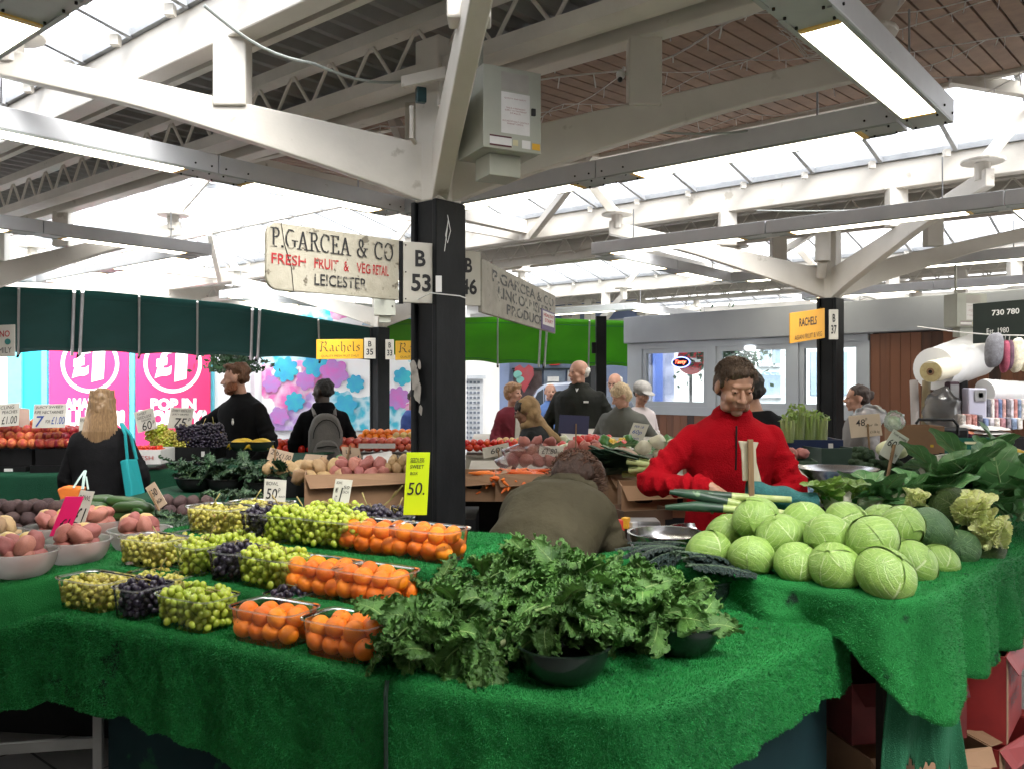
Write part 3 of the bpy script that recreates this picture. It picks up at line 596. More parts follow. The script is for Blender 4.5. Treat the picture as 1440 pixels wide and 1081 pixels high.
# mural of flowers and balloons
def mural():
    m,t,b=newmat('flower_mural'); tc=nd(t,'ShaderNodeTexCoord'); vo=nd(t,'ShaderNodeTexVoronoi'); vo.inputs['Scale'].default_value=1.15; n=nd(t,'ShaderNodeTexNoise'); n.inputs['Scale'].default_value=2.2; n.inputs['Detail'].default_value=4
    ad=nd(t,'ShaderNodeMix',data_type='VECTOR'); 
    lk(t,tc.outputs['Object'],n.inputs[0]); mx=nd(t,'ShaderNodeVectorMath',operation='MULTIPLY_ADD'); mx.inputs[1].default_value=(.5,.5,.5); lk(t,n.outputs['Color'],mx.inputs[0]); lk(t,tc.outputs['Object'],mx.inputs[2]); lk(t,mx.outputs[0],vo.inputs[0])
    cr=nd(t,'ShaderNodeValToRGB'); cr.color_ramp.interpolation='CONSTANT'; e=cr.color_ramp.elements
    cs=[(0,(.9,.9,.92)),(.22,(.78,.18,.50)),(.36,(.04,.45,.62)),(.52,(.9,.88,.9)),(.66,(.45,.28,.62)),(.76,(.05,.28,.48)),(.84,(.85,.5,.68)),(.92,(.9,.9,.9))]
    e[0].position=0; e[0].color=rgba(cs[0][1]); e[1].position=cs[1][0]; e[1].color=rgba(cs[1][1])
    for p,c in cs[2:]: q=e.new(p); q.color=rgba(c)
    sp=nd(t,'ShaderNodeSeparateColor'); lk(t,vo.outputs['Color'],sp.inputs[0]); lk(t,sp.outputs[0],cr.inputs[0])
    v2=nd(t,'ShaderNodeTexVoronoi'); v2.inputs['Scale'].default_value=5; lk(t,mx.outputs[0],v2.inputs[0]); x=nd(t,'ShaderNodeMix',data_type='RGBA'); mr=nd(t,'ShaderNodeMapRange'); mr.inputs[1].default_value=.35; mr.inputs[2].default_value=.75; mr.inputs[4].default_value=.55; lk(t,v2.outputs['Distance'],mr.inputs[0]); lk(t,mr.outputs[0],x.inputs[0]); lk(t,cr.outputs[0],x.inputs[6]); x.inputs[7].default_value=(.88,.9,.92,1)
    lk(t,x.outputs[2],b.inputs['Base Color']); b.inputs['Roughness'].default_value=.5; return m
t=thing('shop_building',P(470,541,18.2),'white shopfront covered by a pastel mural of flowers and fruit','shop')
wall(352,655,3.3,0,18.3,shopw,'wall',t); wall(368,594,3.2,P(0,605,18.2).z,18.2,mural(),'mural',t,d=.06)
q=lambda px,py:P(px,py,18.18)
text('fresh',q(382,535),q(424,528)-q(382,535),Vec((0,0,.28)),wht,t,bold=.04)
wall(358,600,P(0,612,18).z,0,18.1,M('white_plinth',(.75,.75,.76),sc=2),'plinth',t,d=.05)
m=MB(); 
for k,(px,py,r,c) in enumerate([(382,540,.2,0),(402,520,.28,1),(430,535,.22,0),(445,512,.3,1),(470,525,.32,0),(500,540,.2,1),(486,570,.25,1),(560,560,.25,0),(566,530,.2,1),(415,565,.22,1),(394,585,.2,0)]):
    ps=[q(px,py)+Vec((math.cos(a*.131)*r*(.74+.26*abs(math.cos(a*.131*(3+k%2)+k))),-.01-.002*k,math.sin(a*.131)*r*(.74+.26*abs(math.cos(a*.131*(3+k%2)+k))))) for a in range(48)]; m.poly(ps[::-1] if False else ps,mi=c)
m.each('painted_bloom',[M('mural_magenta',(.62,.15,.52),(.40,.25,.6),sc=4),M('mural_blue',(.04,.33,.62),(.05,.5,.6),sc=4)],t)
# white building with mesh shutter
t=thing('shop_building',P(670,541,19),'bright white building with a grey perforated roller shutter','shop'); wall(652,702,3.6,0,19,shopw,'wall',t)
sh=M('shutter_grey',(.42,.46,.52),(.6,.62,.66),sc=3,rough=.5)
wall(643,679,P(0,532,18.9).z,0,18.9,M('shutter_back',(.62,.64,.68)),'shutter',t,d=.06); wall(640,683,P(0,528,18.8).z,P(0,533,18.8).z,18.8,sh,'shutter_box',t,d=.1)
m=MB()
for r in range(17):
    for c in range(6): a=P(646+c*5.4,538+r*7,18.88); m.box(a,(.055,.02,.05))
m.each('slot',M('shutter_slot',(.16,.19,.24),rough=.5),t)
# blue grey shop and van
blg=M('blue_grey_paint',(.17,.22,.36),(.14,.19,.31),sc=2,rough=.45)
Y=19.5; t=thing('shop_building',P(780,541,Y),'blue grey shopfront with posters behind the shoppers','shop')
wall(702,900,3.6,0,Y+.2,blg,'wall',t); wall(702,716,3.55,0,Y+.1,M('pale_blue_paint',(.26,.33,.52),sc=2),'pilaster',t)
dkw=M('dark_window',(.03,.035,.045),(.05,.06,.07),sc=3,rough=.08); 
wall(722,762,P(0,521,Y).z,1.0,Y+.15,M('shop_window_brown',(.10,.07,.07),(.2,.17,.18),sc=2,rough=.1),'window',t); wall(765,795,P(0,521,Y).z,.1,Y+.12,M('grey_door',(.22,.27,.36),rough=.3),'door',t); wall(770,786,P(0,530,Y).z,P(0,537,Y).z,Y+.05,wht,'door_sign',t)
wall(798,840,P(0,521,Y).z,1.0,Y+.15,M('shop_window_pale',(.55,.55,.58),(.75,.72,.74),sc=1.5,rough=.1),'window',t)
wall(720,842,P(0,518,Y).z,P(0,520,Y).z,Y+.05,dkw,'trim',t); wall(773,787,P(0,511,Y).z,P(0,514,Y).z,Y+.05,M('red_sign',(.6,.03,.03)),'alarm_sign',t)
m=MB(); a=P(728,532,Y+.02)
for r,dx,dz in((.1,0,.08),(.09,.06,-.04)): m.add([a+Vec((dx+math.cos(k*.4)*r,0,dz+math.sin(k*.4)*r*.9)) for k in range(13)],[tuple(range(13))])
m.build('round_sticker',M('mint_sticker',(.25,.6,.55)),t)
m=MB()
for px,py,s in((737,528,.5),(822,540,.45)):
    a=P(px,py,Y+.03); m.add([a+Vec((s*x,0,s*z)) for x,z in((0,-.8),(-.45,.0),(-.42,.35),(-.2,.48),(0,.3),(.2,.48),(.42,.35),(.45,0))],[tuple(range(8))])
m.each('heart_decal',M('heart_red',(.5,.06,.08),(.4,.1,.12)),t)
t=thing('shop_building',P(880,541,20.5),'pale blue shopfront with two dark square windows at the kiosk edge','shop')
wall(838,905,P(0,513,20.4).z,0,20.4,M('sky_blue_paint',(.33,.45,.6),sc=2),'wall',t)
for a,b in((858,870),(876,888)): wall(a,b,P(0,515,20.2).z,P(0,530,20.2).z,20.25,dkw,'window',t)
wall(858,886,P(0,540,20.2).z,.1,20.3,M('pale_door',(.4,.52,.66)),'door',t)
# van: side view, nose to the left
vm=M('van_silver_blue',(.30,.34,.45),(.27,.31,.42),sc=1,rough=.25,coat=.6); Y=18.2
t=thing('parked_van',P(790,541,Y),'silver blue panel van parked in the street behind the shoppers','van')
pr=[(722,648),(722,612),(728,596),(738,588),(744,570),(756,548),(766,540),(800,537),(880,538),(884,645)]
vs=[P(a,b,Y) for a,b in pr]; m=MB(); m.poly([Vec((p.x,Y,p.z)) for p in vs],th=1.8,n=Vec((0,-1,0))); m.build('body',vm,t,bevel=.06)
m=MB(); m.poly([P(a,b,Y-.012) for a,b in((745,576),(756,552),(764,547),(764,576))],th=.01,n=Vec((0,-1,0))); m.build('side_window',dkw,t)
m=MB(); m.tube([P(766,546,Y-.01),P(764,640,Y-.01)],.008,5); m.tube([P(800,542,Y-.01),P(800,640,Y-.01)],.008,5); m.build('door_seam',gap_m,t)
m=MB(); m.ell(P(738,578,Y-.15),(.07,.06,.14)); m.build('mirror',gap_m,t,smooth=True)
for px in(748,868):
    m=MB(); m.lathe([(.0,-.1),(.22,-.1),(.34,-.08),(.34,.1),(0,.1)],Vec((P(px,0,Y).x,Y+.05,.34)),20,Rm=Matrix.Rotation(R(90),3,'X')); w_=m.build('wheel',gap_m,t,smooth=True)
# leafy tree beyond the awning
t=thing('street_tree',P(328,541,16),'small leafy street tree showing just below the dark awning','tree'); m=MB(); m.tube([P(330,541,16)-Vec((0,0,1.55)),P(328,500,16)],[.07,.05],8); m.build('trunk',M('bark',(.12,.1,.08),sc=9),t)
m=MB()
for k in range(900):
    c=P(330,512,16)+Vec((np.random.normal(0,.22),np.random.normal(0,.3),min(.35,abs(np.random.normal(0,.2)))-.15)); a=Vec((rnd(-1,1),rnd(-1,1),rnd(-1,1))).normalized()*.06; b=Vec((rnd(-1,1),rnd(-1,1),rnd(-1,1))).normalized()*.04
    m.add([c-a,c-b,c+a,c+b],[(0,1,2,3)])
m.build('crown',M('tree_leaf',(.03,.08,.03),(.02,.05,.02),sc=4,rough=.5,trl=.2),t)
# ---------------- grey kiosk with wood cladding
kgry=M('kiosk_grey_paint',(.33,.35,.385),(.29,.31,.345),sc=1.5,rough=.45); klt=M('kiosk_frame_grey',(.44,.48,.54),(.40,.44,.50),sc=2,rough=.4)
K0=P(884,541,13.1); K0.z=0; K1=P(1315,541,9.85); K1.z=0; ku=(K1-K0).normalized(); kn=Vec((ku.y,-ku.x,0)); kL=(K1-K0).length
t=thing('kiosk',K0,'grey market kiosk with white framed windows above dark timber cladding','kiosk')
def kp(px):  # distance along the front at which a pixel column meets it
    r=(px-720)/F; return (r*K0.y-K0.x)/(ku.x-r*ku.y)
def kbox(s0,s1,z0,z1,out,d,mat,nm,bev=0):
    m=MB(); c=K0+ku*((s0+s1)/2)+kn*(out-d/2)+Vec((0,0,(z0+z1)/2)); x=Matrix((ku,-kn,Vec((0,0,1)))).transposed(); m.box(c,(s1-s0,d,z1-z0),x); return m.build(nm,mat,t,bevel=bev)
def clad_mat():
    m,t,b=newmat('cedar_cladding'); uv=nd(t,'ShaderNodeUVMap'); oi=nd(t,'ShaderNodeObjectInfo'); tc=nd(t,'ShaderNodeTexCoord'); mp=nd(t,'ShaderNodeMapping'); mp.inputs['Scale'].default_value=(14,14,1.2); lk(t,tc.outputs['Object'],mp.inputs[0])
    n=nd(t,'ShaderNodeTexNoise',noise_dimensions='4D'); n.inputs['Scale'].default_value=2; n.inputs['Detail'].default_value=6; lk(t,mp.outputs[0],n.inputs[0]); mu=nd(t,'ShaderNodeMath',operation='MULTIPLY'); mu.inputs[1].default_value=30; lk(t,oi.outputs['Random'],mu.inputs[0]); lk(t,mu.outputs[0],n.inputs['W'])
    a=nd(t,'ShaderNodeMath',operation='MULTIPLY_ADD'); a.inputs[1].default_value=.5; lk(t,n.outputs[0],a.inputs[0]); lk(t,oi.outputs['Random'],a.inputs[2]); cr=nd(t,'ShaderNodeValToRGB'); lk(t,a.outputs[0],cr.inputs[0]); e=cr.color_ramp.elements; e[0].color=(.02,.008,.005,1); e[1].color=(.19,.07,.032,1); e[0].position=.25; e[1].position=1
    lk(t,cr.outputs[0],b.inputs['Base Color']); b.inputs['Roughness'].default_value=.5; return m
clad=clad_mat()
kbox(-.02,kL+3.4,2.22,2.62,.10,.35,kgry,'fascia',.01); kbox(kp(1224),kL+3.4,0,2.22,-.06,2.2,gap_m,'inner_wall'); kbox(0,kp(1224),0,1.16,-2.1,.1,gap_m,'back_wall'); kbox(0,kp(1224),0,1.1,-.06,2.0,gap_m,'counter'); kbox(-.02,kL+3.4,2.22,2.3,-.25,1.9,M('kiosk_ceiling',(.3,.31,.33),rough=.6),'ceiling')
s_=.0
wz0,wz1=1.28,2.14
cu=kp(1222)
kbox(0,cu,1.16,1.28,.03,.12,klt,'sill_rail'); kbox(0,cu,2.13,2.215,.03,.12,klt,'head_rail')
for a,b in((884,904),(996,1008),(1112,1124),(1212,1224)): kbox(kp(a),kp(b),1.28,2.13,.03,.12,klt,'mullion')
glz=None
winint=M('window_reflection_pale',(.62,.66,.70),(.42,.50,.60),sc=2,rough=.2)
for (a,b) in((904,996),(1008,1112),(1124,1212)):
    s0,s1=kp(a),kp(b)
    kbox(s0,s0+.07,1.28,2.13,.01,.06,klt,'window_frame'); kbox(s1-.07,s1,1.28,2.13,.01,.06,klt,'window_frame'); kbox(s0+.07,s1-.07,1.28,1.35,.01,.06,klt,'window_frame'); kbox(s0+.07,s1-.07,2.06,2.13,.01,.06,klt,'window_frame')
    kbox(s0+.07,s1-.07,1.35,2.06,-.02,.01,GL('window_glass',(.85,.9,.92),tr=.97,rough=.02,fr=1.6),'window_pane')
# through the glass: the street on the other side (a pale building seen across)
em=lambda px,py,o=0:K0+ku*kp(px)+kn*(-.05+o)+Vec((0,0,CZ-(py-541)/F*(K0+ku*kp(px)).y))
kpan=lambda px0,px1,py0,py1,o,mat,nm:(lambda m:(m.quad(em(px0,py1,o),em(px1,py1,o),em(px1,py0,o),em(px0,py0,o),th=.002),m.build(nm,mat,t))[1])(MB())
tk=t
Ys=24; t=thing('shop_building',P(1050,541,Ys),'pale cream building with tall windows seen through the kiosk windows','shop')
wall(905,1250,7,0,Ys,M('cream_stone_wall',(.62,.64,.62),(.55,.57,.56),sc=1),'wall',t)
wall(900,948,3.4,0,Ys-.3,M('dark_side_shop',(.10,.12,.2),(.3,.3,.4),sc=1.5),'side_shop',t); wall(918,932,2.6,.3,Ys-.4,M('blue_awning',(.08,.14,.42),sc=3),'side_panel',t)
for a,b,c,d in((1070,1084,488,512),(1087,1098,488,512),(1072,1098,524,556),(1030,1050,500,556),(1140,1160,495,556),(1180,1192,495,556)):
    w_=wall(a,b,P(0,c,Ys).z,P(0,d,Ys).z,Ys-.03,M('grey_window_glass',(.16,.22,.28),(.25,.32,.38),sc=2,rough=.15),'window',t,d=.05)
for a,b,c,d in((1068,1100,513,516),(1068,1100,485,488),(1066,1102,556,559)): wall(a,b,P(0,c,Ys).z,P(0,d,Ys).z,Ys-.12,wht,'ledge',t,d=.1)
text('bocca',P(1054,528,Ys-.1),P(1098,528,Ys-.1)-P(1054,528,Ys-.1),Vec((0,0,.19)),M('grey_green_letter',(.35,.5,.47)),t)
t=thing('road_sign',P(972,541,21),'round red no entry road sign seen through the left kiosk window','sign'); a=P(972,507,21); m=MB(); m.add([a+Vec((math.cos(k*.393)*.36,0,math.sin(k*.393)*.36)) for k in range(16)],[tuple(range(16))]); m.build('disc',M('road_sign_red',(.6,.02,.03)),t); m=MB(); m.box(a+Vec((0,-.02,0)),(.46,.01,.1)); m.build('bar',wht,t); m=MB(); m.tube([Vec((a.x,21.05,0)),a+Vec((0,.05,0))],.04,8); m.build('pole',gap_m,t)
t=thing('street_tree',P(1030,541,20),'dark leafy tree seen through the middle kiosk window','tree'); m=MB(); m.tube([Vec((P(1030,0,20).x,20,0)),P(1030,480,20)],[.1,.07],8); m.build('trunk',M('bark',(.12,.1,.08),sc=9),t); m=MB()
for k in range(1300):
    c=P(1022,488,20)+Vec((np.random.normal(0,.42),np.random.normal(0,.35),np.random.normal(0,.38))); a=Vec((rnd(-1,1),rnd(-1,1),rnd(-1,1))).normalized()*.07; b=Vec((rnd(-1,1),rnd(-1,1),rnd(-1,1))).normalized()*.05; m.add([c-a,c-b,c+a,c+b],[(0,1,2,3)])
m.build('crown',M('tree_leaf',(.03,.08,.03),(.02,.05,.02),sc=4,rough=.5,trl=.2),t); t=tk
c=em(956,510,.028); 
m=MB(); ring=[c+ku*math.cos(k*.2618)*.155+Vec((0,0,math.sin(k*.2618)*.075)) for k in range(25)]; m.tube(ring,.007,6); m.build('neon_ring',EM('blue_neon',(.15,.2,.9),1.2),t)
m=MB(); m.add([c-kn*.004+ku*math.cos(k*.2618)*.15+Vec((0,0,math.sin(k*.2618)*.07)) for k in range(24)],[tuple(range(24))]); m.build('neon_backing',gap_m,t)
text('Tasty',c-ku*.10-Vec((0,0,.035)),ku*.2,Vec((0,0,.07)),EM('red_neon',(1,.12,.06),1.3),t,bold=.01,shear=.3)
a=em(1055,489,-.02); m=MB(); m.lathe([(0,.0),(.12,0),(.10,-.04),(0,-.05)],a+Vec((0,0,0)),16); m.build('ceiling_lamp',EM('kiosk_lamp',(1,.98,.95),1.4),t)
kpan(905,996,486,490,.03,klt,'blind_box')
m=MB(); s=0; 
while s<cu:
    x=Matrix((ku,-kn,Vec((0,0,1)))).transposed(); m.box(K0+ku*(s+.06)+kn*-.0+Vec((0,0,.58)),(.115,.03,1.16),x); s+=.12
m.each('cladding_board',clad,t)
m=MB(); s=cu+.02
while s<kL+3.2:
    m.box(K0+ku*(s+.06)+kn*-.0+Vec((0,0,1.11)),(.115,.03,2.2),x); s+=.12
m.each('cladding_board',clad,t)
# dark green name board of the textile stall
a=P(1368,484,7.9); u=P(1460,478,7.6)-a; v=P(1368,428,7.9)-a
t=board('shop_sign',a,u,v,.02,M('black_green_board',(.01,.02,.017),rough=.5),'dark green board with white phone number and Est. 1980 at right edge')
text('730 780',a+u*.30+v*.66,u*.42,v*.14,wht,t,bold=.02); text('Est. 1980',a+u*.22+v*.22,u*.34,v*.13,wht,t)
# ---------------- artificial grass cloths
def turfmat(name,c1,c2,c3,base=.0):
    m,t,b=newmat(name); tc=nd(t,'ShaderNodeTexCoord'); uv=nd(t,'ShaderNodeUVMap')
    def noi(s,d=3,src=tc.outputs['Object']): n=nd(t,'ShaderNodeTexNoise'); n.inputs['Scale'].default_value=s; n.inputs['Detail'].default_value=d; lk(t,src,n.inputs[0]); return n
    n1=noi(2.2,4); n2=noi(260,2); mr=nd(t,'ShaderNodeMapRange'); mr.inputs[1].default_value=.38; mr.inputs[2].default_value=.62; lk(t,n1.outputs[0],mr.inputs[0])
    x=nd(t,'ShaderNodeMix',data_type='RGBA'); x.inputs[6].default_value=rgba(c1); x.inputs[7].default_value=rgba(c2); lk(t,mr.outputs[0],x.inputs[0])
    m2=nd(t,'ShaderNodeMapRange'); m2.inputs[1].default_value=.62; m2.inputs[2].default_value=.70; lk(t,n2.outputs[0],m2.inputs[0]); y=nd(t,'ShaderNodeMix',data_type='RGBA'); y.inputs[7].default_value=rgba(c3); lk(t,x.outputs[2],y.inputs[6]); lk(t,m2.outputs[0],y.inputs[0])
    n4=noi(7,6); m4=nd(t,'ShaderNodeMapRange'); m4.inputs[1].default_value=.655; m4.inputs[2].default_value=.70; lk(t,n4.outputs[0],m4.inputs[0]); z=nd(t,'ShaderNodeMix',data_type='RGBA'); z.inputs[7].default_value=(.004,.02,.01,1); lk(t,y.outputs[2],z.inputs[6]); lk(t,m4.outputs[0],z.inputs[0])
    lk(t,z.outputs[2],b.inputs['Base Color']); b.inputs['Roughness'].default_value=.75; b.inputs['Specular IOR Level'].default_value=.25
    bp=nd(t,'ShaderNodeBump'); bp.inputs['Strength'].default_value=.8; bp.inputs['Distance'].default_value=.006; lk(t,n2.outputs[0],bp.inputs['Height']); lk(t,bp.outputs[0],b.inputs['Normal']); return m
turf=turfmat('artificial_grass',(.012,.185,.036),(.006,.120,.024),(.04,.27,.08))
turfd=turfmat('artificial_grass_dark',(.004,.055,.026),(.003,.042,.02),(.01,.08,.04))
turfb=turfmat('artificial_grass_worn_back',(.012,.10,.045),(.02,.14,.065),(.05,.22,.12))
fibm=M('grass_fibre',(.014,.25,.048),(.006,.12,.024),sc=40,rough=.6,spec=.3,c3=(.04,.36,.14),sc3=150,th3=.60)
fibd=M('grass_fibre_dark',(.005,.075,.033),(.003,.045,.02),sc=40,rough=.6,spec=.3,c3=(.02,.13,.06),sc3=150,th3=.60)
def cloth(name,lab,pts,mat=None,fold=.018,n=110,fib=0,fibmat=None,r=.028,ridge=0,seed=1,hem=.012,len_=.007,ext=None):
    """pts: (edge point, back point, drop)"""
    mat=mat or turf; E=[Vec(p[0]) for p in pts]; B=[Vec(p[1]) for p in pts]; D=[p[2] for p in pts]
    L=[0]
    for a,b in zip(E,E[1:]): L.append(L[-1]+(b-a).length)
    def at(s,A):
        s=s*L[-1]; k=0
        while k<len(L)-2 and s>L[k+1]: k+=1
        f=(s-L[k])/(L[k+1]-L[k]); return A[k]*(1-f)+A[k+1]*f
    def sm(s,A,w=.03): return (at(max(0,s-w),A)+at(max(0,s-w/2),A)+at(s,A)+at(min(1,s+w/2),A)+at(min(1,s+w),A))/5
    rt,ra,rh=14,5,16; G=np.zeros((rt+ra+rh+1,n+1,3)); UVv=[]
    for i in range(n+1):
        s=i/n; e=sm(s,E) if 0<i<n else at(s,E); b=sm(s,B); d=at(s,D); t=(sm(min(1,s+.02),E)-sm(max(0,s-.02),E)); t.z=0; t.normalize(); o=Vec((t.y,-t.x,0))
        if o.dot(b-e)>0: o=-o
        x=s*L[-1]; wv=fold*(math.sin(x*17+seed)*.5+math.sin(x*31+seed*2.3)*.3+noise.noise(Vec((x*6,seed,0)))*.9)
        dd=d+hem*noise.noise(Vec((x*9,seed+4,0)))*2+hem*.6*noise.noise(Vec((x*60,seed+4,0)))
        for j in range(rt):
            f=j/rt; p=b.lerp(e-o*r,f); p.z+=.004*noise.noise(p*7)+(ridge*abs(math.sin(f*9)) if ridge else 0); G[j,i]=p
        for j in range(ra+1):
            a=PI/2*j/ra; p=e-o*r+o*r*math.sin(a)+Vec((0,0,-r+r*math.cos(a))); p.z+=.004*noise.noise(p*7)*(1-j/ra); G[rt+j,i]=p
        for j in range(1,rh+1):
            f=j/rh; p=e+Vec((0,0,-r-(dd-r)*f))+o*(wv*min(1,f*1.6)+.01*f+.006*noise.noise(Vec((x*25,f*6,seed)))); G[rt+ra+j,i]=p
    m=MB(); J,I=G.shape[:2]; m.v=[tuple(p) for p in G.reshape(-1,3)]; m.uv=[(i/n,j/J) for j in range(J) for i in range(I)]
    m.f=[(j*I+i,j*I+i+1,(j+1)*I+i+1,(j+1)*I+i) for j in range(J-1) for i in range(I-1)]; m.m=[0]*len(m.f)
    o0=Vec(at(.5,E)); t=thing(name,o0,lab,'cloth'); ob=m.build('cloth',mat,t,smooth=True,sharp=0); so=ob.modifiers.new('s','SOLIDIFY'); so.thickness=.006; so.offset=0
    if fib:
        A=G[:-1,:-1];Bq=G[:-1,1:];Cq=G[1:,:-1]; nn=np.cross(Bq-A,Cq-A); ar=np.linalg.norm(nn,axis=2).ravel(); nn=nn.reshape(-1,3)/np.maximum(ar,1e-9)[:,None]
        id=np.random.choice(len(ar),fib,p=ar/ar.sum()); a=np.random.rand(fib,1);b=np.random.rand(fib,1)
        A=A.reshape(-1,3)[id];Bq=Bq.reshape(-1,3)[id];Cq=Cq.reshape(-1,3)[id]; p=A+(Bq-A)*a+(Cq-A)*b; nv=nn[id]
        # make fibres point out of the table
        c0=np.array(at(.5,B))-np.array((0,0,.35)); sg=np.sign(((p-c0)*nv).sum(1)); nv*=sg[:,None]
        dr=nv+np.random.normal(0,.45,(fib,3))+np.array((0,0,-.25)); dr/=np.linalg.norm(dr,axis=1)[:,None]; sd=np.cross(dr,np.random.normal(0,1,(fib,3))); sd/=np.linalg.norm(sd,axis=1)[:,None]
        p=p+nv*.003; ln=len_*(.6+.8*np.random.rand(fib,1)); w=.0011; V=np.stack([p-sd*w,p+sd*w,p+dr*ln],1).reshape(-1,3)-np.array(o0)
        me=bpy.data.meshes.new('pile'); me.vertices.add(3*fib); me.loops.add(3*fib); me.polygons.add(fib); me.vertices.foreach_set('co',V.astype(np.float32).ravel()); me.loops.foreach_set('vertex_index',np.arange(3*fib,dtype=np.int32)); me.polygons.foreach_set('loop_start',np.arange(0,3*fib,3,dtype=np.int32)); me.update(calc_edges=True)
        me.materials.append(fibmat or fibm); q=bpy.data.objects.new('pile',me); COL.objects.link(q); q.parent=t; q['kind']='stuff'
    return t,G
v3=lambda a,z:Vec((a[0],a[1],z))
# kale table (right front)
T1=[((-.335,2.30,.80),(-.20,3.0,.80),.30),((.07,2.16,.80),(.1,3.3,.80),.30),((.30,2.085,.80),(.35,3.45,.80),.27),((.44,2.16,.80),(.45,3.45,.8),.24),((.8,2.53,.80),(.62,3.4,.80),.22),((1.155,2.91,.80),(.75,3.3,.80),.21),((1.10,3.2,.80),(.7,3.3,.80),.21)]
cloth('grass_cloth','bright green artificial grass cloth on the table under the kale bowls',T1,fib=130000,n=160,seed=2)
# front left cloth (lowest tier)
T3=[((-2.25,3.10,.55),(-2.1,3.5,.6),.25),((-1.95,3.08,.68),(-1.9,3.5,.72),.30),((-1.62,2.99,.80),(-1.45,3.35,.80),.30),((-1.2,2.80,.80),(-1.05,3.15,.80),.32),((-.8,2.58,.80),(-.65,2.95,.80),.36),((-.345,2.31,.80),(-.2,2.8,.80),.36)]
cloth('grass_cloth','dark green artificial grass cloth hanging below the lowest tier of grape and orange punnets',T3,fib=130000,n=160,seed=5,mat=turf)
m=MB(); m.tube([Vec((-.337,2.305,.801)),Vec((-.338,2.283,.77)),Vec((-.336,2.280,.5))],.006,6); o=m.build('seam_strip',M('dark_seam',(.01,.03,.018),rough=.9)); tag(o,'dark seam strip between the two front grass cloths','strip')
# second tier and left wing, third tier
T32=[((-2.5,2.45,.86),(-3.2,3.2,.86),.40),((-1.90,3.03,.87),(-2.6,3.8,.87),.32),((-1.60,3.33,.89),(-1.9,3.9,.89),.10),((-1.50,3.26,.90),(-1.3,3.6,.90),.10),((-1.0,2.97,.90),(-.85,3.3,.90),.10),((-.47,2.62,.90),(-.35,2.95,.90),.10),((-.40,2.61,.90),(-.3,2.95,.90),.10),((-.25,2.85,.90),(-.4,3.0,.90),.10)]
cloth('grass_cloth','green artificial grass cloth over the middle tier of punnets and the potato bowls',T32,fib=70000,n=150,seed=9,fold=.004,hem=.002,r=.03)
T33=[((-1.45,3.52,1.0),(-1.1,3.95,1.0),.11),((-1.35,3.42,1.0),(-1.05,3.85,1.0),.11),((-.8,3.10,1.0),(-.55,3.5,1.0),.11),((-.29,2.80,1.0),(-.1,3.2,1.0),.12),((-.23,2.79,1.0),(-.1,3.15,1.0),.19),((-.08,3.08,1.0),(-.3,3.2,1.0),.21),((.02,3.4,1.0),(-.2,3.5,1.0),.21)]
cloth('grass_cloth','green artificial grass cloth over the top tier of punnets beside the near column',T33,fib=60000,n=140,seed=12,fold=.006,hem=.002,r=.03)
# cabbage table
A2=Vec((.33,3.36,.93));B2=Vec((1.26,2.62,.93)); C2=Vec((2.16,3.55,.93)); D2=Vec((3.6,4.9,.93))
T2=[(A2,(.95,3.75,.94),.10),(A2.lerp(B2,.4),(1.2,3.8,.94),.12),(A2.lerp(B2,.8),(1.5,3.85,.94),.17),(A2.lerp(B2,.93),(1.7,3.9,.94),.30),(B2,(1.8,3.95,.94),.36),(B2.lerp(C2,.12),(1.9,4.0,.94),.42),(B2.lerp(C2,.4),(2.1,4.2,.94),.34),(C2,(2.4,4.5,.94),.36),(D2,(3.0,5.4,.94),.40)]
cloth('grass_cloth','long green artificial grass cloth under the cabbages hanging to a ragged corner',T2,fib=130000,n=190,seed=21,fold=.045,hem=.02)
m=MB()
def fn(a,b):
    p=Vec((1.24,2.80,.66)).lerp(Vec((1.50,2.88,.64)),a); L=.46*(.72+.25*noise.noise(Vec((a*5,3,0)))+.12*noise.noise(Vec((a*22,5,0)))); 
    p.z-=b*L+ (.03*noise.noise(Vec((a*40,7,0))) if b>.9 else 0); p.x+=.06*b*(a-.4); p.y+=.02*math.sin(a*14+b*2); return p
m.grid(fn,90,14); o=m.build('torn_netting',turfb,smooth=True,sharp=0); o.modifiers.new('s','SOLIDIFY').thickness=.004; tag(o,'pale torn strip of green cloth hanging over the red cartons','cloth')
# tables beneath
teal=M('teal_table_panel',(.006,.028,.030),(.004,.018,.022),sc=3,rough=.75,spec=.15,c3=(.01,.07,.035),sc3=5,th3=.62)
dkwood=M('dark_stained_wood',(.035,.022,.015),(.02,.013,.01),sc=6,rough=.7,st=(1,6,1)); blk=M('black_plastic',(.006,.006,.007),(.011,.011,.012),sc=9,rough=.5,spec=.25)
t=thing('market_table',(.2,2.6,0),'teal panelled market table carrying the kale','table')
def prism(pts,z0,z1,mat,nm,par,**k): m=MB(); m.poly([Vec((x,y,z1)) for x,y in pts],th=z1-z0,n=Vec((0,0,1))); return m.build(nm,mat,par,**k)
prism([(-.29,2.36),(.29,2.15),(1.08,2.93),(.7,3.3),(-.1,3.0)],.0,.72,teal,'side_panels',t); prism([(-.31,2.34),(.29,2.12),(1.12,2.92),(.75,3.4),(-.1,3.1)],.73,.785,dkwood,'table_top',t)
t=thing('market_table',(-1,2.9,0),'teal panelled market table carrying the tiers of punnets','table')
prism([(-1.40,2.96),(-.33,2.37),(-.2,2.9),(-1.2,3.4)],.0,.72,teal,'side_panels',t); prism([(-1.62,3.03),(-.35,2.35),(-.1,3.0),(-.1,3.3),(-1.2,3.9),(-1.7,3.6)],.73,.785,dkwood,'table_top',t)
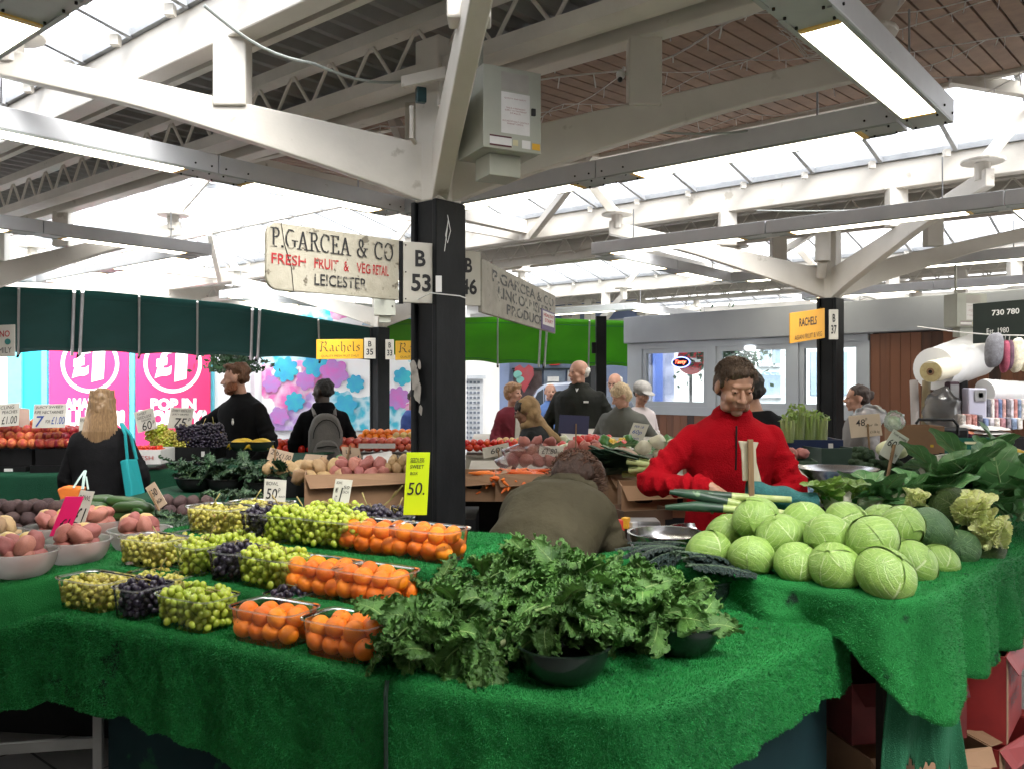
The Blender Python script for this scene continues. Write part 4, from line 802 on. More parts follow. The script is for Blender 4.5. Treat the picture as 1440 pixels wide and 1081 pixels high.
m=MB(); m.box((-1.42,2.93,.28),(.03,.02,.56)); m.bar((-1.98,3.02,.30),(-1.43,2.94,.37),.02,.035); m.box((-1.86,2.93,.25),(.03,.03,.5)); m.each('leg',M('raw_steel',(.25,.25,.24),rough=.5,metal=.4),t)
prism([(-1.5,3.4),(-.2,2.83),(-.05,3.35),(-1.2,3.85)],.79,.985,dkwood,'riser',t)
prism([(-2.4,2.7),(-1.65,3.4),(-.35,2.70),(-.3,3.0),(-1.9,3.8),(-2.8,3.4)],.80,.84,dkwood,'shelf',t)
t=thing('market_table',(2,3.8,0),'dark market table carrying the cabbages and the scale','table')
prism([(.5,3.52),(1.32,2.85),(2.1,3.62),(3.5,5.0),(2.9,5.4),(1.8,3.95),(.95,3.72)],.86,.915,dkwood,'table_top',t)
m=MB()
for x,y in((.6,3.5),(1.3,2.95),(2.1,3.7),(3.3,5.0),(1.8,3.85)): m.box((x,y,.43),(.06,.06,.86))
m.each('leg',dkwood,t)
m=MB(); m.box((1.5,3.75,.42),(1.2,.04,.7),Matrix.Rotation(R(20),3,'Z')); m.build('back_panel',blk,t)
# cartons under the cabbage table
card=M('cardboard',(.30,.175,.095),(.25,.145,.08),sc=5,rough=.8,bump=.05); cardl=M('pale_cardboard',(.42,.30,.19),(.36,.25,.15),sc=5,rough=.8); redc=M('red_carton',(.26,.016,.014),(.19,.012,.012),sc=6,rough=.6)
def carton(c,w,d,h,yaw,lab,mat=None,flaps=True,holes=0,cat='box',name='cardboard_box',th=.006,grp=None,label_=None,open_=True,stripe=None,txt=None):
    mat=mat or card; c=Vec(c); Rm=Matrix.Rotation(yaw,3,'Z'); t=thing(name,c,lab,cat,grp); q=lambda x,y,z:c+Rm@Vec((x,y,z)); m=MB()
    m.box(q(0,-d/2,h/2),(w,th,h),Rm); m.box(q(0,d/2,h/2),(w,th,h),Rm); m.box(q(-w/2+th/2,0,h/2),(th,d-th,h),Rm); m.box(q(w/2-th/2,0,h/2),(th,d-th,h),Rm); m.box(q(0,0,th/2+.002),(w-2*th,d-th,th),Rm); m.build('walls',mat,t)
    if flaps:
        m=MB()
        m.quad(q(-w/2,-d/2,h),q(w/2,-d/2,h),q(w/2-.02,-d/2-.05,h-.05),q(-w/2+.03,-d/2-.04,h-.07),th=.003); m.quad(q(w/2,-d/2,h),q(w/2,d/2,h),q(w/2+.05,d/2,h+.02),q(w/2+.05,-d/2,h+.01),th=.003); m.each('flap',mat,t)
    for k in range(holes):
        x=0 if holes==1 else (-.2+.5*k)*w; a=R(90) if k else 0; m=MB(); ps=[]
        for i in range(16):
            an=2*PI*i/16; ex=.045*math.copysign(abs(math.cos(an))**.5,math.cos(an)); ez=.014*math.sin(an); 
            if k: ex,ez=ez,ex
            ps.append(q(x+ex,-d/2-th/2-.002,h*.55+ez))
        m.poly(ps); m.build('hand_hole',gap_m,t)
    if label_:
        x,z,ww,hh,mt=label_; f=-d/2-th/2-.002; m=MB(); m.quad(q(x*w,f,z*h),q((x+ww)*w,f,z*h),q((x+ww)*w,f,(z+hh)*h),q(x*w,f,(z+hh)*h)); m.build('label',mt,t)
    if txt:
        for s,x,z,ww,hh,mt in txt: text(s,q(x*w,-d/2-th/2-.004,z*h),Rm@Vec((ww*w,0,0)),Vec((0,0,hh*h)),mt,t)
    return t
carton((1.88,3.42,0),.42,.30,.24,R(38),'red and brown carton lying lowest under the right cloth corner',redc,txt=[('PREMIUM FRESH',-.4,.4,.8,.2,ink)],label_=(-.5,.0,.12,1,card))
carton((1.86,3.44,.25),.40,.28,.33,R(52),'tall red carton leaning beneath the ragged cloth corner',redc,txt=[('FRESHLY',-.3,.6,.6,.12,ink),('PICKED',-.3,.35,.5,.12,ink)],label_=(-.5,0,.1,1,card))
carton((1.48,3.25,0),.50,.34,.27,R(12),'brown carton with red panels in the shadow beneath the cabbage table',card,txt=[('HOLLANDS',-.3,.55,.5,.2,redink),('VERS',-.3,.25,.3,.2,redink)],label_=(-.2,.1,.35,.8,redc))
carton((1.45,3.32,.28),.46,.32,.22,R(8),'dark red carton stacked in the shadow beneath the cabbage table',M('dark_red_carton',(.16,.015,.015),(.1,.01,.01),sc=6,rough=.7))
m=MB(); m.grid(lambda a,b:Vec((1.02+.22*a,3.0+.12*b,.05+.06*noise.noise(Vec((a*3,b*3,1)))+.1*b)),10,8); tag(m.build('crumpled_card',cardl,smooth=True),'crumpled scrap of pale card on the ground under the tables','scrap')
# ---------------- produce meshes
def orange_mesh():
    m=MB(); v,f=sph(20,14); o=[]
    for p in v:
        z=p[2]; k=1-.05*max(0,z)**8; o.append((p[0],p[1],z*.93*k))
    m.add(o,f); m.add([(math.cos(a*1.05)*.07,math.sin(a*1.05)*.07,.925) for a in range(6)],[(0,1,2,3,4,5)],1); return m
orm=M('orange_peel',(.86,.235,.006),(.80,.18,.005),sc=14,rough=.38,bump=.35,bsc=90,var=.14,spec=.5,sss=.08); orstem=M('orange_stem',(.12,.10,.03),rough=.8)
ORM=orange_mesh().mesh('orange',[orm,orstem],smooth=True,sharp=0); 
def round_mesh(nm,mat,k=(1,1,1),wob=.1,nu=16,nv=12,dent=.0):
    m=MB(); v,f=sph(nu,nv); o=[]; sd=rnd(0,50)
    for p in v:
        w=1+wob*noise.noise(Vec(p)*1.5+Vec((sd,0,0))); rr=math.hypot(p[0],p[1]); z=p[2]*(1-dent*max(0,1-rr*3)) if dent else p[2]
        o.append((p[0]*k[0]*w,p[1]*k[1]*w,z*k[2]*w))
    m.add(o,f); return m.mesh(nm,mat,smooth=True,sharp=0)
ggr=M('green_grape_skin',(.46,.52,.06),(.34,.44,.045),sc=9,rough=.25,sss=.3,spec=.5,c3=(.55,.42,.12),sc3=40,th3=.66); gye=M('yellow_grape_skin',(.54,.46,.10),(.42,.42,.07),sc=9,rough=.28,sss=.3,c3=(.50,.30,.10),sc3=40,th3=.62)
gbk=M('black_grape_skin',(.014,.010,.022),(.035,.025,.05),sc=12,rough=.35,spec=.6); stemm=M('grape_stalk',(.42,.30,.12),(.32,.30,.10),sc=20,rough=.7)
def bunch(nb,ax,sz,seed,tall=0):
    random.seed(seed); m=MB(); pts=[]; tries=0
    while len(pts)<nb and tries<9000:
        tries+=1; a=rnd(0,2*PI); z=rnd(0,1); rr=math.sqrt(rnd(.25,1)); 
        p=Vec((ax[0]*rr*math.cos(a),ax[1]*rr*math.sin(a),z*ax[2]))
        if (p.x/ax[0])**4+(p.y/ax[1])**4>1 : continue
        if p.z>ax[2]*(.55+.45*(1-(p.x/ax[0])**2)*(1-.5*(p.y/ax[1])**2)): continue
        if all((p-q).length>sz*1.55 for q in pts): pts.append(p)
    for p in pts:
        Rm=Euler((rnd(-1,1),rnd(-1,1),0)).to_matrix(); m.ell(p+Vec((0,0,sz)),(sz*.95,sz*.95,sz*1.12),Rm,10,8)
    st=MB(); top=max(p.z for p in pts)
    for k in range(3):
        q=Vec((rnd(-.3,.3)*ax[0],rnd(-.3,.3)*ax[1],top)); 
        if k==0 and tall: L=[q,q+Vec((rnd(-.02,.02),0,.03)),q+Vec((rnd(-.04,.04),rnd(-.01,.01),.06))]; st.tube(L,[.0022,.0022,.003],6)
        else: st.tube([q,q+Vec((rnd(-.025,.025),rnd(-.02,.02),.02)),q+Vec((rnd(-.04,.04),rnd(-.02,.02),.012))],.0016,5)
    return m,st
BUN={}
for nm,mt,sz,nb in(('green',ggr,.0132,115),('yellow',gye,.0108,160),('black',gbk,.0118,130)):
    BUN[nm]=[]
    for k in range(3):
        b,s_=bunch(nb,(.066,.074,.118 if nm!='yellow' else .092),sz,17*k+len(nm),tall=k==0); BUN[nm].append((b.mesh('berries',mt,smooth=True,sharp=0),s_.mesh('stalk',stemm,smooth=True,sharp=0)))
random.seed(11)
clear=GL('clear_plastic',(.97,.98,.98),tr=.97,rough=.08,fr=1.3)
rimm=GL('plastic_rim',(.9,.92,.93),tr=.72,rough=.1,fr=1.4)
def rrect(w,d,z,n=28,p=.35):
    return [Vec((w/2*math.copysign(abs(math.cos(a))**p,math.cos(a)),d/2*math.copysign(abs(math.sin(a))**p,math.sin(a)),z)) for a in [2*PI*k/n for k in range(n)]]
def punnet_meshes(w,d,h):
    m=MB(); rs=[rrect(w*.86,d*.84,0),rrect(w*.90,d*.88,h*.3),rrect(w*.97,d*.96,h*.92)]; v=sum(rs,[]); n=28; f=[(i*n+k,i*n+(k+1)%n,(i+1)*n+(k+1)%n,(i+1)*n+k) for i in range(2) for k in range(n)]+[tuple(range(n))[::-1]]; m.add(v,f)
    r=MB(); rs=[rrect(w*.97,d*.96,h*.92),rrect(w*1.02,d*1.03,h*.95),rrect(w*1.03,d*1.04,h),rrect(w*.99,d*.99,h*1.0)]; v=sum(rs,[]); r.add(v,[(i*n+k,i*n+(k+1)%n,(i+1)*n+(k+1)%n,(i+1)*n+k) for i in range(3) for k in range(n)]); return m.mesh('tray',clear,smooth=True),r.mesh('rim',rimm,smooth=True)
PW,PD,PH=.262,.168,.105
PUN=punnet_meshes(PW,PD,PH); PUNS=punnet_meshes(.145,PD,PH)
def punnet(loc,rz,kind,lab,nor=9,small=False,row=''):
    t=thing('punnet',loc,'clear plastic punnet of '+lab,'punnet',rz=rz); me=PUNS if small else PUN
    put(me[0],'tray',(0,0,0),parent=t); put(me[1],'rim',(0,0,0),parent=t)
    Rm=Matrix.Rotation(rz,3,'Z'); loc=Vec(loc)
    if kind=='orange':
        lay=[[(-.094,-.038),(-.031,-.040),(.033,-.038),(.095,-.038),(-.092,.034),(-.029,.036),(.034,.034),(.095,.036)],[(-.085,-.025),(-.02,-.035),(.048,-.03),(.10,-.005),(-.055,.03),(.01,.034),(.07,.036)],[(-.02,.0)] if rnd(0,1)>.6 else []]
        for L,ps in enumerate(lay):
            for x,y in ps:
                p=loc+Rm@Vec((x+rnd(-.005,.005),y+rnd(-.004,.004),.034+L*.045+rnd(-.004,.006)-(.012 if L==2 else 0))); put(ORM,'orange',p,(rnd(-.9,.9),rnd(-.9,.9),rnd(0,6)),.0335*rnd(.90,1.07),'orange, punnet of '+lab,'orange','oranges in the punnet of '+lab)
    else:
        xs=(0,) if small else (-.060,.060)
        for x in xs:
            b,s_=random.choice(BUN[kind]); q=thing('grape_bunch',loc+Rm@Vec((x,0,.004)),'grape bunch, punnet of '+lab,'grapes',None if small else 'bunches in the punnet of '+lab,rz=rz+rnd(-.15,.15)+(PI if rnd(0,1)>.5 else 0)); put(b,'berries',(0,0,0),parent=q); put(s_,'stalk',(0,0,0),parent=q)
def rowline(a,b,z,items,off):
    a=Vec(a);b=Vec(b); d=(b-a).normalized(); n=Vec((-d.y,d.x,0)); rz=math.atan2(d.y,d.x)
    for px,kind,lab,*sm in items:
        px-=14 if z<.85 else 26
        r=(px-720)/F; s=(r*a.y-a.x)/(d.x-r*d.y); p=a+d*s+n*off; p.z=z; punnet(p,rz+rnd(-.06,.06),kind,lab,small=bool(sm))
rowline((-1.62,3.04,0),(-.345,2.36,0),.806,[(118,'yellow','yellow grapes at the left end of the lowest tier'),(185,'black','black grapes at the left of the lowest tier',1),(262,'green','green grapes in the middle of the lowest tier'),(372,'orange','oranges beside the green grapes on the lowest tier'),(478,'orange','oranges next to the kale on the lowest tier')],.085)
rowline((-1.62,3.04,0),(-.345,2.36,0),.806,[(160,'yellow','yellow grapes behind the left end of the lowest tier'),(345,'black','black grapes behind the oranges of the lowest tier',1),(545,'orange','oranges half hidden behind the kale leaves')],.26)
rowline((-1.50,3.28,0),(-.43,2.63,0),.906,[(213,'yellow','yellow grapes at the left end of the middle tier'),(283,'green','green grapes at the left of the middle tier',1),(330,'black','black grapes in the middle tier',1),(385,'green','green grapes beside the oranges of the middle tier'),(452,'orange','oranges in the middle tier beside grapes'),(528,'orange','oranges at the right end of the middle tier')],.09)
rowline((-1.35,3.45,0),(-.25,2.82,0),1.006,[(310,'yellow','yellow grapes at the left end of the top tier'),(376,'black','black grapes below the BOWL 50 sign',1),(420,'green','green grapes left of centre on the top tier'),(475,'green','green grapes beside the oranges on the top tier'),(532,'orange','oranges left of the yellow 50 sign'),(608,'orange','oranges at the right end of the top tier')],.09)
rowline((-1.35,3.45,0),(-.25,2.82,0),1.006,[(322,'yellow','yellow grapes behind the left end of the top tier'),(430,'green','green grapes at the back of the top tier'),(495,'black','black grapes at the back of the top tier')],.27)
rowline((-1.50,3.28,0),(-.43,2.63,0),.906,[(238,'yellow','few grapes at the back of the middle tier'),(300,'green','green grapes rising at the back of the middle tier')],.25)
for p0,k in((P(160,742,3.55),0),(P(668,850,3.0),1),(P(655,838,3.05),1),(P(640,850,3.0),1),(P(645,842,3.1),1)):
    if k: put(ORM,'orange',p0,(rnd(-1,1),rnd(-1,1),0),.036,'loose orange showing behind the left part of the kale','orange','loose oranges behind the kale')
# ---------------- leaves
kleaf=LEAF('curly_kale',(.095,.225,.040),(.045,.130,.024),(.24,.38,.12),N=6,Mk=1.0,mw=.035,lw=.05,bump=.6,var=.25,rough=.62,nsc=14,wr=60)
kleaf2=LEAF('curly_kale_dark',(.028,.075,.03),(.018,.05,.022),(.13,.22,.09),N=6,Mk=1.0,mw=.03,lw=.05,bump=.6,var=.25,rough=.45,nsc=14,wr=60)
bleaf=LEAF('broad_leaf',(.12,.29,.10),(.08,.21,.075),(.34,.48,.24),N=6,Mk=1.6,mw=.045,lw=.07,bump=.5,var=.25,rough=.35,nsc=10,wr=26)
lleaf=LEAF('lime_leaf',(.22,.36,.06),(.15,.28,.05),(.48,.58,.25),N=6,Mk=1.6,mw=.05,lw=.08,bump=.5,var=.2,rough=.35,nsc=10,wr=26)
palel=LEAF('pale_heart',(.78,.80,.36),(.66,.74,.28),(.88,.88,.60),N=7,Mk=1.8,mw=.05,lw=.1,bump=.7,var=.1,rough=.45,nsc=10,wr=30,bd=.02)
cnero=LEAF('black_kale',(.012,.030,.028),(.018,.040,.034),(.10,.16,.10),N=9,Mk=.5,mw=.06,lw=.06,bump=1.0,var=.25,rough=.5,nsc=20,wr=90,bd=.02)
cab=LEAF('white_cabbage',(.28,.44,.095),(.21,.36,.07),(.56,.66,.34),N=8,Mk=2.4,mw=.045,lw=.09,bump=.35,var=.10,rough=.38,trl=.05,nsc=7,wr=22)
cabd=LEAF('green_cabbage',(.09,.19,.07),(.06,.14,.05),(.24,.36,.16),N=8,Mk=2.4,mw=.05,lw=.08,bump=.5,var=.15,rough=.4,trl=.05,nsc=7,wr=30)
sav=LEAF('savoy_cabbage',(.13,.23,.05),(.07,.14,.03),(.30,.38,.16),N=10,Mk=2.0,mw=.05,lw=.09,bump=1.0,var=.12,rough=.45,trl=.05,nsc=12,wr=75,bd=.03)
def leaf_mesh(nm,mat,L,Wd,curl=.6,ruf=.02,nr=9,cup=.2,nu=22,nv=44,seed=0,stalk=.25,lob=.1,ex=.8,frill=0,frn=22):
    rs=random.Random(seed); ph=[rs.uniform(0,6) for _ in range(6)]; m=MB()
    def fn(a,b):
        t=2*a-1; s=b; prof=(math.sin(PI*min(1,max(0,(s-stalk)/(1-stalk)))**.75*.97+.03))**ex if s>stalk else 0
        w=Wd/2*max(prof,.0)+.006; w*=1+lob*math.sin(s*nr*3.1+ph[0]+(t>0)*2)
        e=abs(t)**1.6; side=1 if t>0 else -1
        x=t*w*(1-.12*e); ang=curl*s*1.6
        y=L*(math.sin(ang)/ (curl*1.6) if curl>1e-3 else s); z=L*((math.cos(ang)-1)/(curl*1.6) if curl>1e-3 else 0)
        rf=ruf*e*prof; z2=rf*(math.sin(s*nr*6.28+ph[1]+side)+.6*math.sin(s*nr*14.3+ph[2]*side)+.5*noise.noise(Vec((t*5,s*22,seed))))
        x+=rf*.6*math.sin(s*nr*9.7+ph[3])*side; y+=rf*.7*math.cos(s*nr*8.1+ph[4]+side)
        if frill:
            q=sstep((abs(t)-.3)/.7)*min(1,prof*2); wq=s*frn*6.28+ph[5]+2.2*noise.noise(Vec((s*7,side,seed))); z2+=frill*q*math.sin(wq); x+=side*frill*q*.45*math.cos(2*wq+ph[1]); y+=frill*q*.35*math.cos(wq+1.2*side); q2=sstep((abs(t)-.65)/.35); z2+=frill*.55*q2*math.sin(wq*2.9+ph[3]); x+=side*frill*.35*q2*math.cos(wq*2.9+ph[3])
        z+=z2+cup*Wd*.5*t*t*prof; return Vec((x,y,z))
    m.grid(fn,nu,nv)
    m.tube([fn(.5,k/10)-Vec((0,0,.0015)) for k in range(10)],[.0055*(1-k/11) +.0012 for k in range(10)],6)
    for i in range(len(m.uv)-60,len(m.uv)): m.uv[i]=(.5,.5)
    return m.mesh(nm,mat,smooth=True,sharp=0)
def kale_mesh(nm,mat,L,Wd,curl,seed,f1=10,n=130,amp=1.0):
    """short blade whose margins carry a tightly gathered ribbon, gathered again at its rim"""
    rs=random.Random(seed); p1,p2,p3=[rs.uniform(0,6) for _ in range(3)]; m=MB()
    def mid(s): a=curl*s*1.6; return Vec((.012*math.sin(s*3+p1),L*math.sin(a)/(curl*1.6),L*(math.cos(a)-1)/(curl*1.6)))
    def blade(s,t):
        w=Wd/2*(math.sin(PI*min(1,.12+.88*s))**.5)*(.55+.45*s if s<.5 else 1)*(1+.16*math.sin(s*13+p2+(t>0)*2)); w=max(w,.004); return mid(s)+Vec((t*w,0,.10*Wd*t*t+.006*math.sin(s*20+p3)*abs(t)))
    m.grid(lambda a,b:blade(b*.96+.02,2*a-1),8,24)
    for side in(-1,1):
        wd=.017*(Wd/.07)**.5*amp; nr=7; v=[];uv=[]
        for j in range(n+1):
            s=.10+.90*j/n; q=blade(min(s,.98),side); q2=blade(min(s+.01,.99),side); tg=(q2-q).normalized() if (q2-q).length>1e-6 else Vec((0,1,0)); out=tg.cross(Vec((0,0,1)))*side; out=(out+Vec((0,(1 if s>.85 else 0)*1.0,0))).normalized(); up=Vec((0,0,1))
            ph=s*f1*6.28+p1*side+1.6*noise.noise(Vec((s*6,side*3,seed))); fade=min(1,(s-.08)*6)
            p=q.copy(); v.append(p.copy()); uv.append((.5+.25*side,s))
            for k in range(1,nr+1):
                r=k/nr; th=1.35*math.sin(ph)*sstep(r*1.4)+ (1.5*math.sin(ph*2.63+p3+side)*sstep((r-.35)/.65) if r>.35 else 0); sh=.7*math.cos(ph)*r+.5*math.cos(ph*2.63+p3)*max(0,r-.35)
                p=p+(out*math.cos(th)+up*math.sin(th)+tg*sh)*(wd*fade*1.25/nr); v.append(p.copy()); uv.append((.5+side*(.25+.25*r),s))
        w_=nr+1; f=[(j*w_+k,j*w_+k+1,(j+1)*w_+k+1,(j+1)*w_+k) for j in range(n) for k in range(nr)]; m.add(v,f,0,uv)
    b0=len(m.v); m.tube([mid(-.12+k/9)-Vec((0,0,.002)) for k in range(10)],[.0055*(1-k/11)+.001 for k in range(10)],6)
    for i in range(b0,len(m.v)): m.uv[i]=(.5,.5)
    return m.mesh(nm,mat,smooth=True,sharp=0)
KL=[kale_mesh('leaf',kleaf,.19*f,.075*f,c,k,f1=8+k%3) for k,(f,c) in enumerate([(1,.5),(.95,.9),(1.1,.7),(.85,1.1),(1.0,.3),(1.15,.9)])]
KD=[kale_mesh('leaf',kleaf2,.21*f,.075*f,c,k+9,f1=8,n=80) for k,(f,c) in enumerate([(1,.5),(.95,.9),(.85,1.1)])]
BL=[leaf_mesh('leaf',bleaf,.30*f,.25*f,curl=c,ruf=.010,nr=2,cup=cu,seed=k+20,stalk=.12,lob=.05,ex=.6) for k,(f,c,cu) in enumerate([(1,.5,.25),(.9,.9,.4),(1.05,.3,.1)])]
LL=[leaf_mesh('leaf',lleaf,.22,.17,curl=.6,ruf=.012,nr=3,cup=.4,seed=31,stalk=.1,ex=.6)]
CN=[leaf_mesh('leaf',cnero,.30*f,.06,curl=c,ruf=.006,nr=9,cup=-.5,seed=k+40,stalk=.12,lob=.1,ex=.35) for k,(f,c) in enumerate([(1,.35),(.9,.6),(1.1,.2)])]
def leafbunch(name,loc,meshes,n,lab,cat,sp=(.3,1.2),spread=(0,2*PI),sc=1,jit=.05,grp=None,roll=.5,up=.0):
    t=thing(name,loc,lab,cat,grp)
    for k in range(n):
        az=spread[0]+(spread[1]-spread[0])*(k+rnd(-.4,.4))/n; el=rnd(*sp)
        put(random.choice(meshes),'leaf',(rnd(-jit,jit),rnd(-jit,jit),rnd(0,jit)+up),(el,rnd(-roll,roll),az),sc*rnd(.85,1.12),parent=t)
    return t
steel=M('steel_bowl',(.45,.45,.45),(.38,.38,.38),sc=5,rough=.22,metal=1,c3=(.3,.3,.3),sc3=30); 
def bowl(loc,r,h,mat,lab,name='bowl',cat='bowl',grp=None,rim=True,inner=None,tilt=0,n=36):
    t=thing(name,loc,lab,cat,grp); loc=Vec(loc); pr=[(r*.45,0)]+[(r*(.45+.55*math.sin(a)),h*(1-math.cos(a))) for a in [PI/2*k/9 for k in range(1,10)]]
    m=MB(); inn=[(a-.004,b+.004) for a,b in pr][::-1]; m.lathe([(0,.001)]+pr+[(r+.008,h),(r+.009,h-.004 if False else h+.003),(r-.002,h+.003)]+inn[1:]+[(0,.005)],loc,n,Rm=Matrix.Rotation(tilt,3,'X')); m.build('shell',mat,t,smooth=True,sharp=1.0); return t
darkb=M('dark_metal_bowl',(.02,.035,.028),(.03,.045,.038),sc=5,rough=.2,metal=.6,spec=.8)
bowl((.14,2.31,.803),.122,.095,darkb,'dark metal bowl under the middle of the kale heap at the table edge')
bowl((-.22,2.52,.803),.115,.085,darkb,'dark bowl hidden under the left of the kale heap')
bowl((.50,2.55,.803),.12,.09,darkb,'dark bowl in shade under the right of the kale heap')
bowl((.2,2.80,.803),.12,.09,darkb,'dark bowl at the back of the kale heap')
ks=[(-.31,2.42,.85,'far left end'),(-.24,2.46,.85,'left end'),(-.10,2.50,.87,'left front'),(-.2,2.68,.87,'left rear'),(.02,2.56,.90,'front, left of the bowl'),(.16,2.37,.93,'front, in the dark bowl'),(.26,2.50,.90,'front, right of the bowl'),(.12,2.78,.92,'rear, near the parka'),(-.03,2.80,.90,'rear left'),(.27,2.70,.93,'centre rear'),(.38,2.56,.88,'right of centre'),(.50,2.58,.85,'right end'),(.44,2.76,.90,'right rear'),(.14,2.6,.95,'top')]
for x,y,z,w_ in ks:
    x=.125+(x-.12)*.88; z=.83+(z-.83)*.78
    leafbunch('kale_bunch',(x,y,z),KL,30 if z>.86 else 26,'bunch of curly green kale at the %s of the heap'%w_,'kale',sp=(-.35,1.35),sc=rnd(.74,.86),jit=.085,roll=1.2,up=.01)
t=leafbunch('kale_bunch',(-.09,2.38,.865),[KL[0],KL[4],KL[2]],9,'kale bunch with thick pale stalks resting at the front edge','kale',sp=(-.75,-.1),spread=(PI*.75,PI*1.2),sc=.95,jit=.04)
m=MB(); o_=Vec((-.06,2.33,.85)); m.tube([P(682,913,2.36),P(740,893,2.40)],[.011,.009],10); m.tube([P(676,937,2.3),P(712,931,2.36)],[.008,.007],8); m.each('stalk',M('kale_stalk',(.42,.50,.22),(.50,.55,.32),sc=20,rough=.5),t,smooth=True)
put(KL[1],'kale_scrap',(.80,2.78,.806),(.1,0,1),.18,'tiny pale kale scrap lying alone on the green cloth','leaf')
# black kale
bowl((.66,3.08,.803),.13,.10,darkb,'dark bowl under the black kale')
leafbunch('black_kale_bunch',(.66,3.10,.95),CN,14,'bundle of long blistered black kale leaves, right half','kale',sp=(-.15,.25),spread=(PI*1.3,PI*1.6),sc=.8,jit=.05)
leafbunch('black_kale_bunch',(.62,3.18,.96),CN,16,'bundle of long blistered black kale leaves, left half','kale',sp=(-.1,.25),spread=(PI*.2,PI*.8),sc=.8,jit=.05)
# ---------------- cabbages: a ball wrapped in overlapping leaves
def cabbage_mesh(mat,seed,rim=1):
    rs=random.Random(seed); m=MB()
    for k in range(6):
        Rm=Euler((rs.uniform(-.5,.5)+(.9 if k else 0),0,k*1.05+rs.uniform(-.2,.2)),'ZXY' if False else 'XYZ').to_matrix(); Rz=Matrix.Rotation(k*1.25+rs.uniform(-.2,.2),3,'Z'); span=1.35 if k else 1.5; ph=rs.uniform(0,6); off=1.0+.008*k
        def fn(a,b):
            la=(b-.42)*2.5; lo=(2*a-1)*span*(1-.25*b*b); r=off*(1+.018*math.sin(la*3+ph)+.02*noise.noise(Vec((a*2,b*2,seed+k))))
            e=max(abs(2*a-1),abs(2*b-1)); r+=(.010 if k<4 else .028)*sstep((e-.75)*4)*(1 if rim else 0)+.012*noise.noise(Vec((a*7,b*7,seed*3+k)))*sstep((e-.6)*3)
            p=Vec((math.cos(la)*math.sin(lo),math.cos(la)*math.cos(lo),math.sin(la)))*r; return Rz@p
        m.grid(fn,18,18)
    m.ell((0,0,0),.985,nu=24,nv=16)
    for i in range(len(m.uv)-(24*15+2),len(m.uv)): m.uv[i]=(.8,.5)
    return m
CB=[cabbage_mesh(cab,k).mesh('cabbage',cab,smooth=True,sharp=0) for k in range(4)]; CBd=[cabbage_mesh(cabd,k+8).mesh('cabbage',cabd,smooth=True,sharp=0) for k in range(2)]; CBs=[cabbage_mesh(sav,k+18).mesh('cabbage',sav,smooth=True,sharp=0) for k in range(2)]
cl=[(1245,808,36,2.76,'w','at the front corner of the table'),(1175,797,33,2.86,'w','in the front row, third from the table corner'),(1122,792,28,2.95,'w','in the front row behind the black kale'),(1057,783,29,3.05,'w','in the front row, second from the left'),(996,775,29,3.14,'w','at the left end of the front row'),(1282,792,32,2.98,'w','right behind the corner cabbage'),(1320,790,26,3.12,'w','lowest at the right end of the pale heap'),
(1226,760,34,2.88,'w','biggest on top near the corner'),(1165,757,32,2.98,'w','on top, left of the biggest'),(1097,752,29,3.10,'w','on top, under the wooden stick sign'),(1062,729,30,3.22,'w','highest at the left, in front of the red fleece'),(1022,752,27,3.32,'w','behind the left end of the front row'),(1130,735,29,3.2,'w','in the back row behind the teal bag'),(1192,738,30,3.16,'w','in the back row, middle'),(1240,737,28,3.2,'w','in the back row, right of middle'),(1266,743,29,3.12,'w','in the back row, last before the dark ones'),
(1302,744,32,3.25,'d','dark green, beside the pale heap'),(1347,772,27,3.28,'d','dark green, low beside the savoy'),(1380,764,30,3.36,'s','crinkled savoy, low at the cloth edge'),(1335,712,26,3.5,'s','crinkled savoy, higher at the back'),(1210,790,24,3.05,'w','half hidden between the front cabbages')]
for k,(px,py,r,Y,ty,w_) in enumerate(cl):
    L={'w':CB,'d':CBd,'s':CBs}[ty]; q={'w':'pale green cabbage ','d':'','s':''}[ty]
    put(L[k%len(L)],'cabbage',P(px,py,Y),(rnd(-.9,.9),rnd(-.9,.9),rnd(0,6.28)),[r/F*Y*f*rnd(.96,1.04) for f in(1.12,1.06,.95)],(q+w_+('' if ty=='w' else ' cabbage')) ,'cabbage')

for k,(px,py,z) in enumerate([(1010,905,.803),(420,965,.70),(1180,930,.72)][:1]): put(KL[0],'kale_scrap',PZ(px,py,z),(.2,0,k),.16,'second tiny green scrap on the bright cloth left of the pale one','leaf')
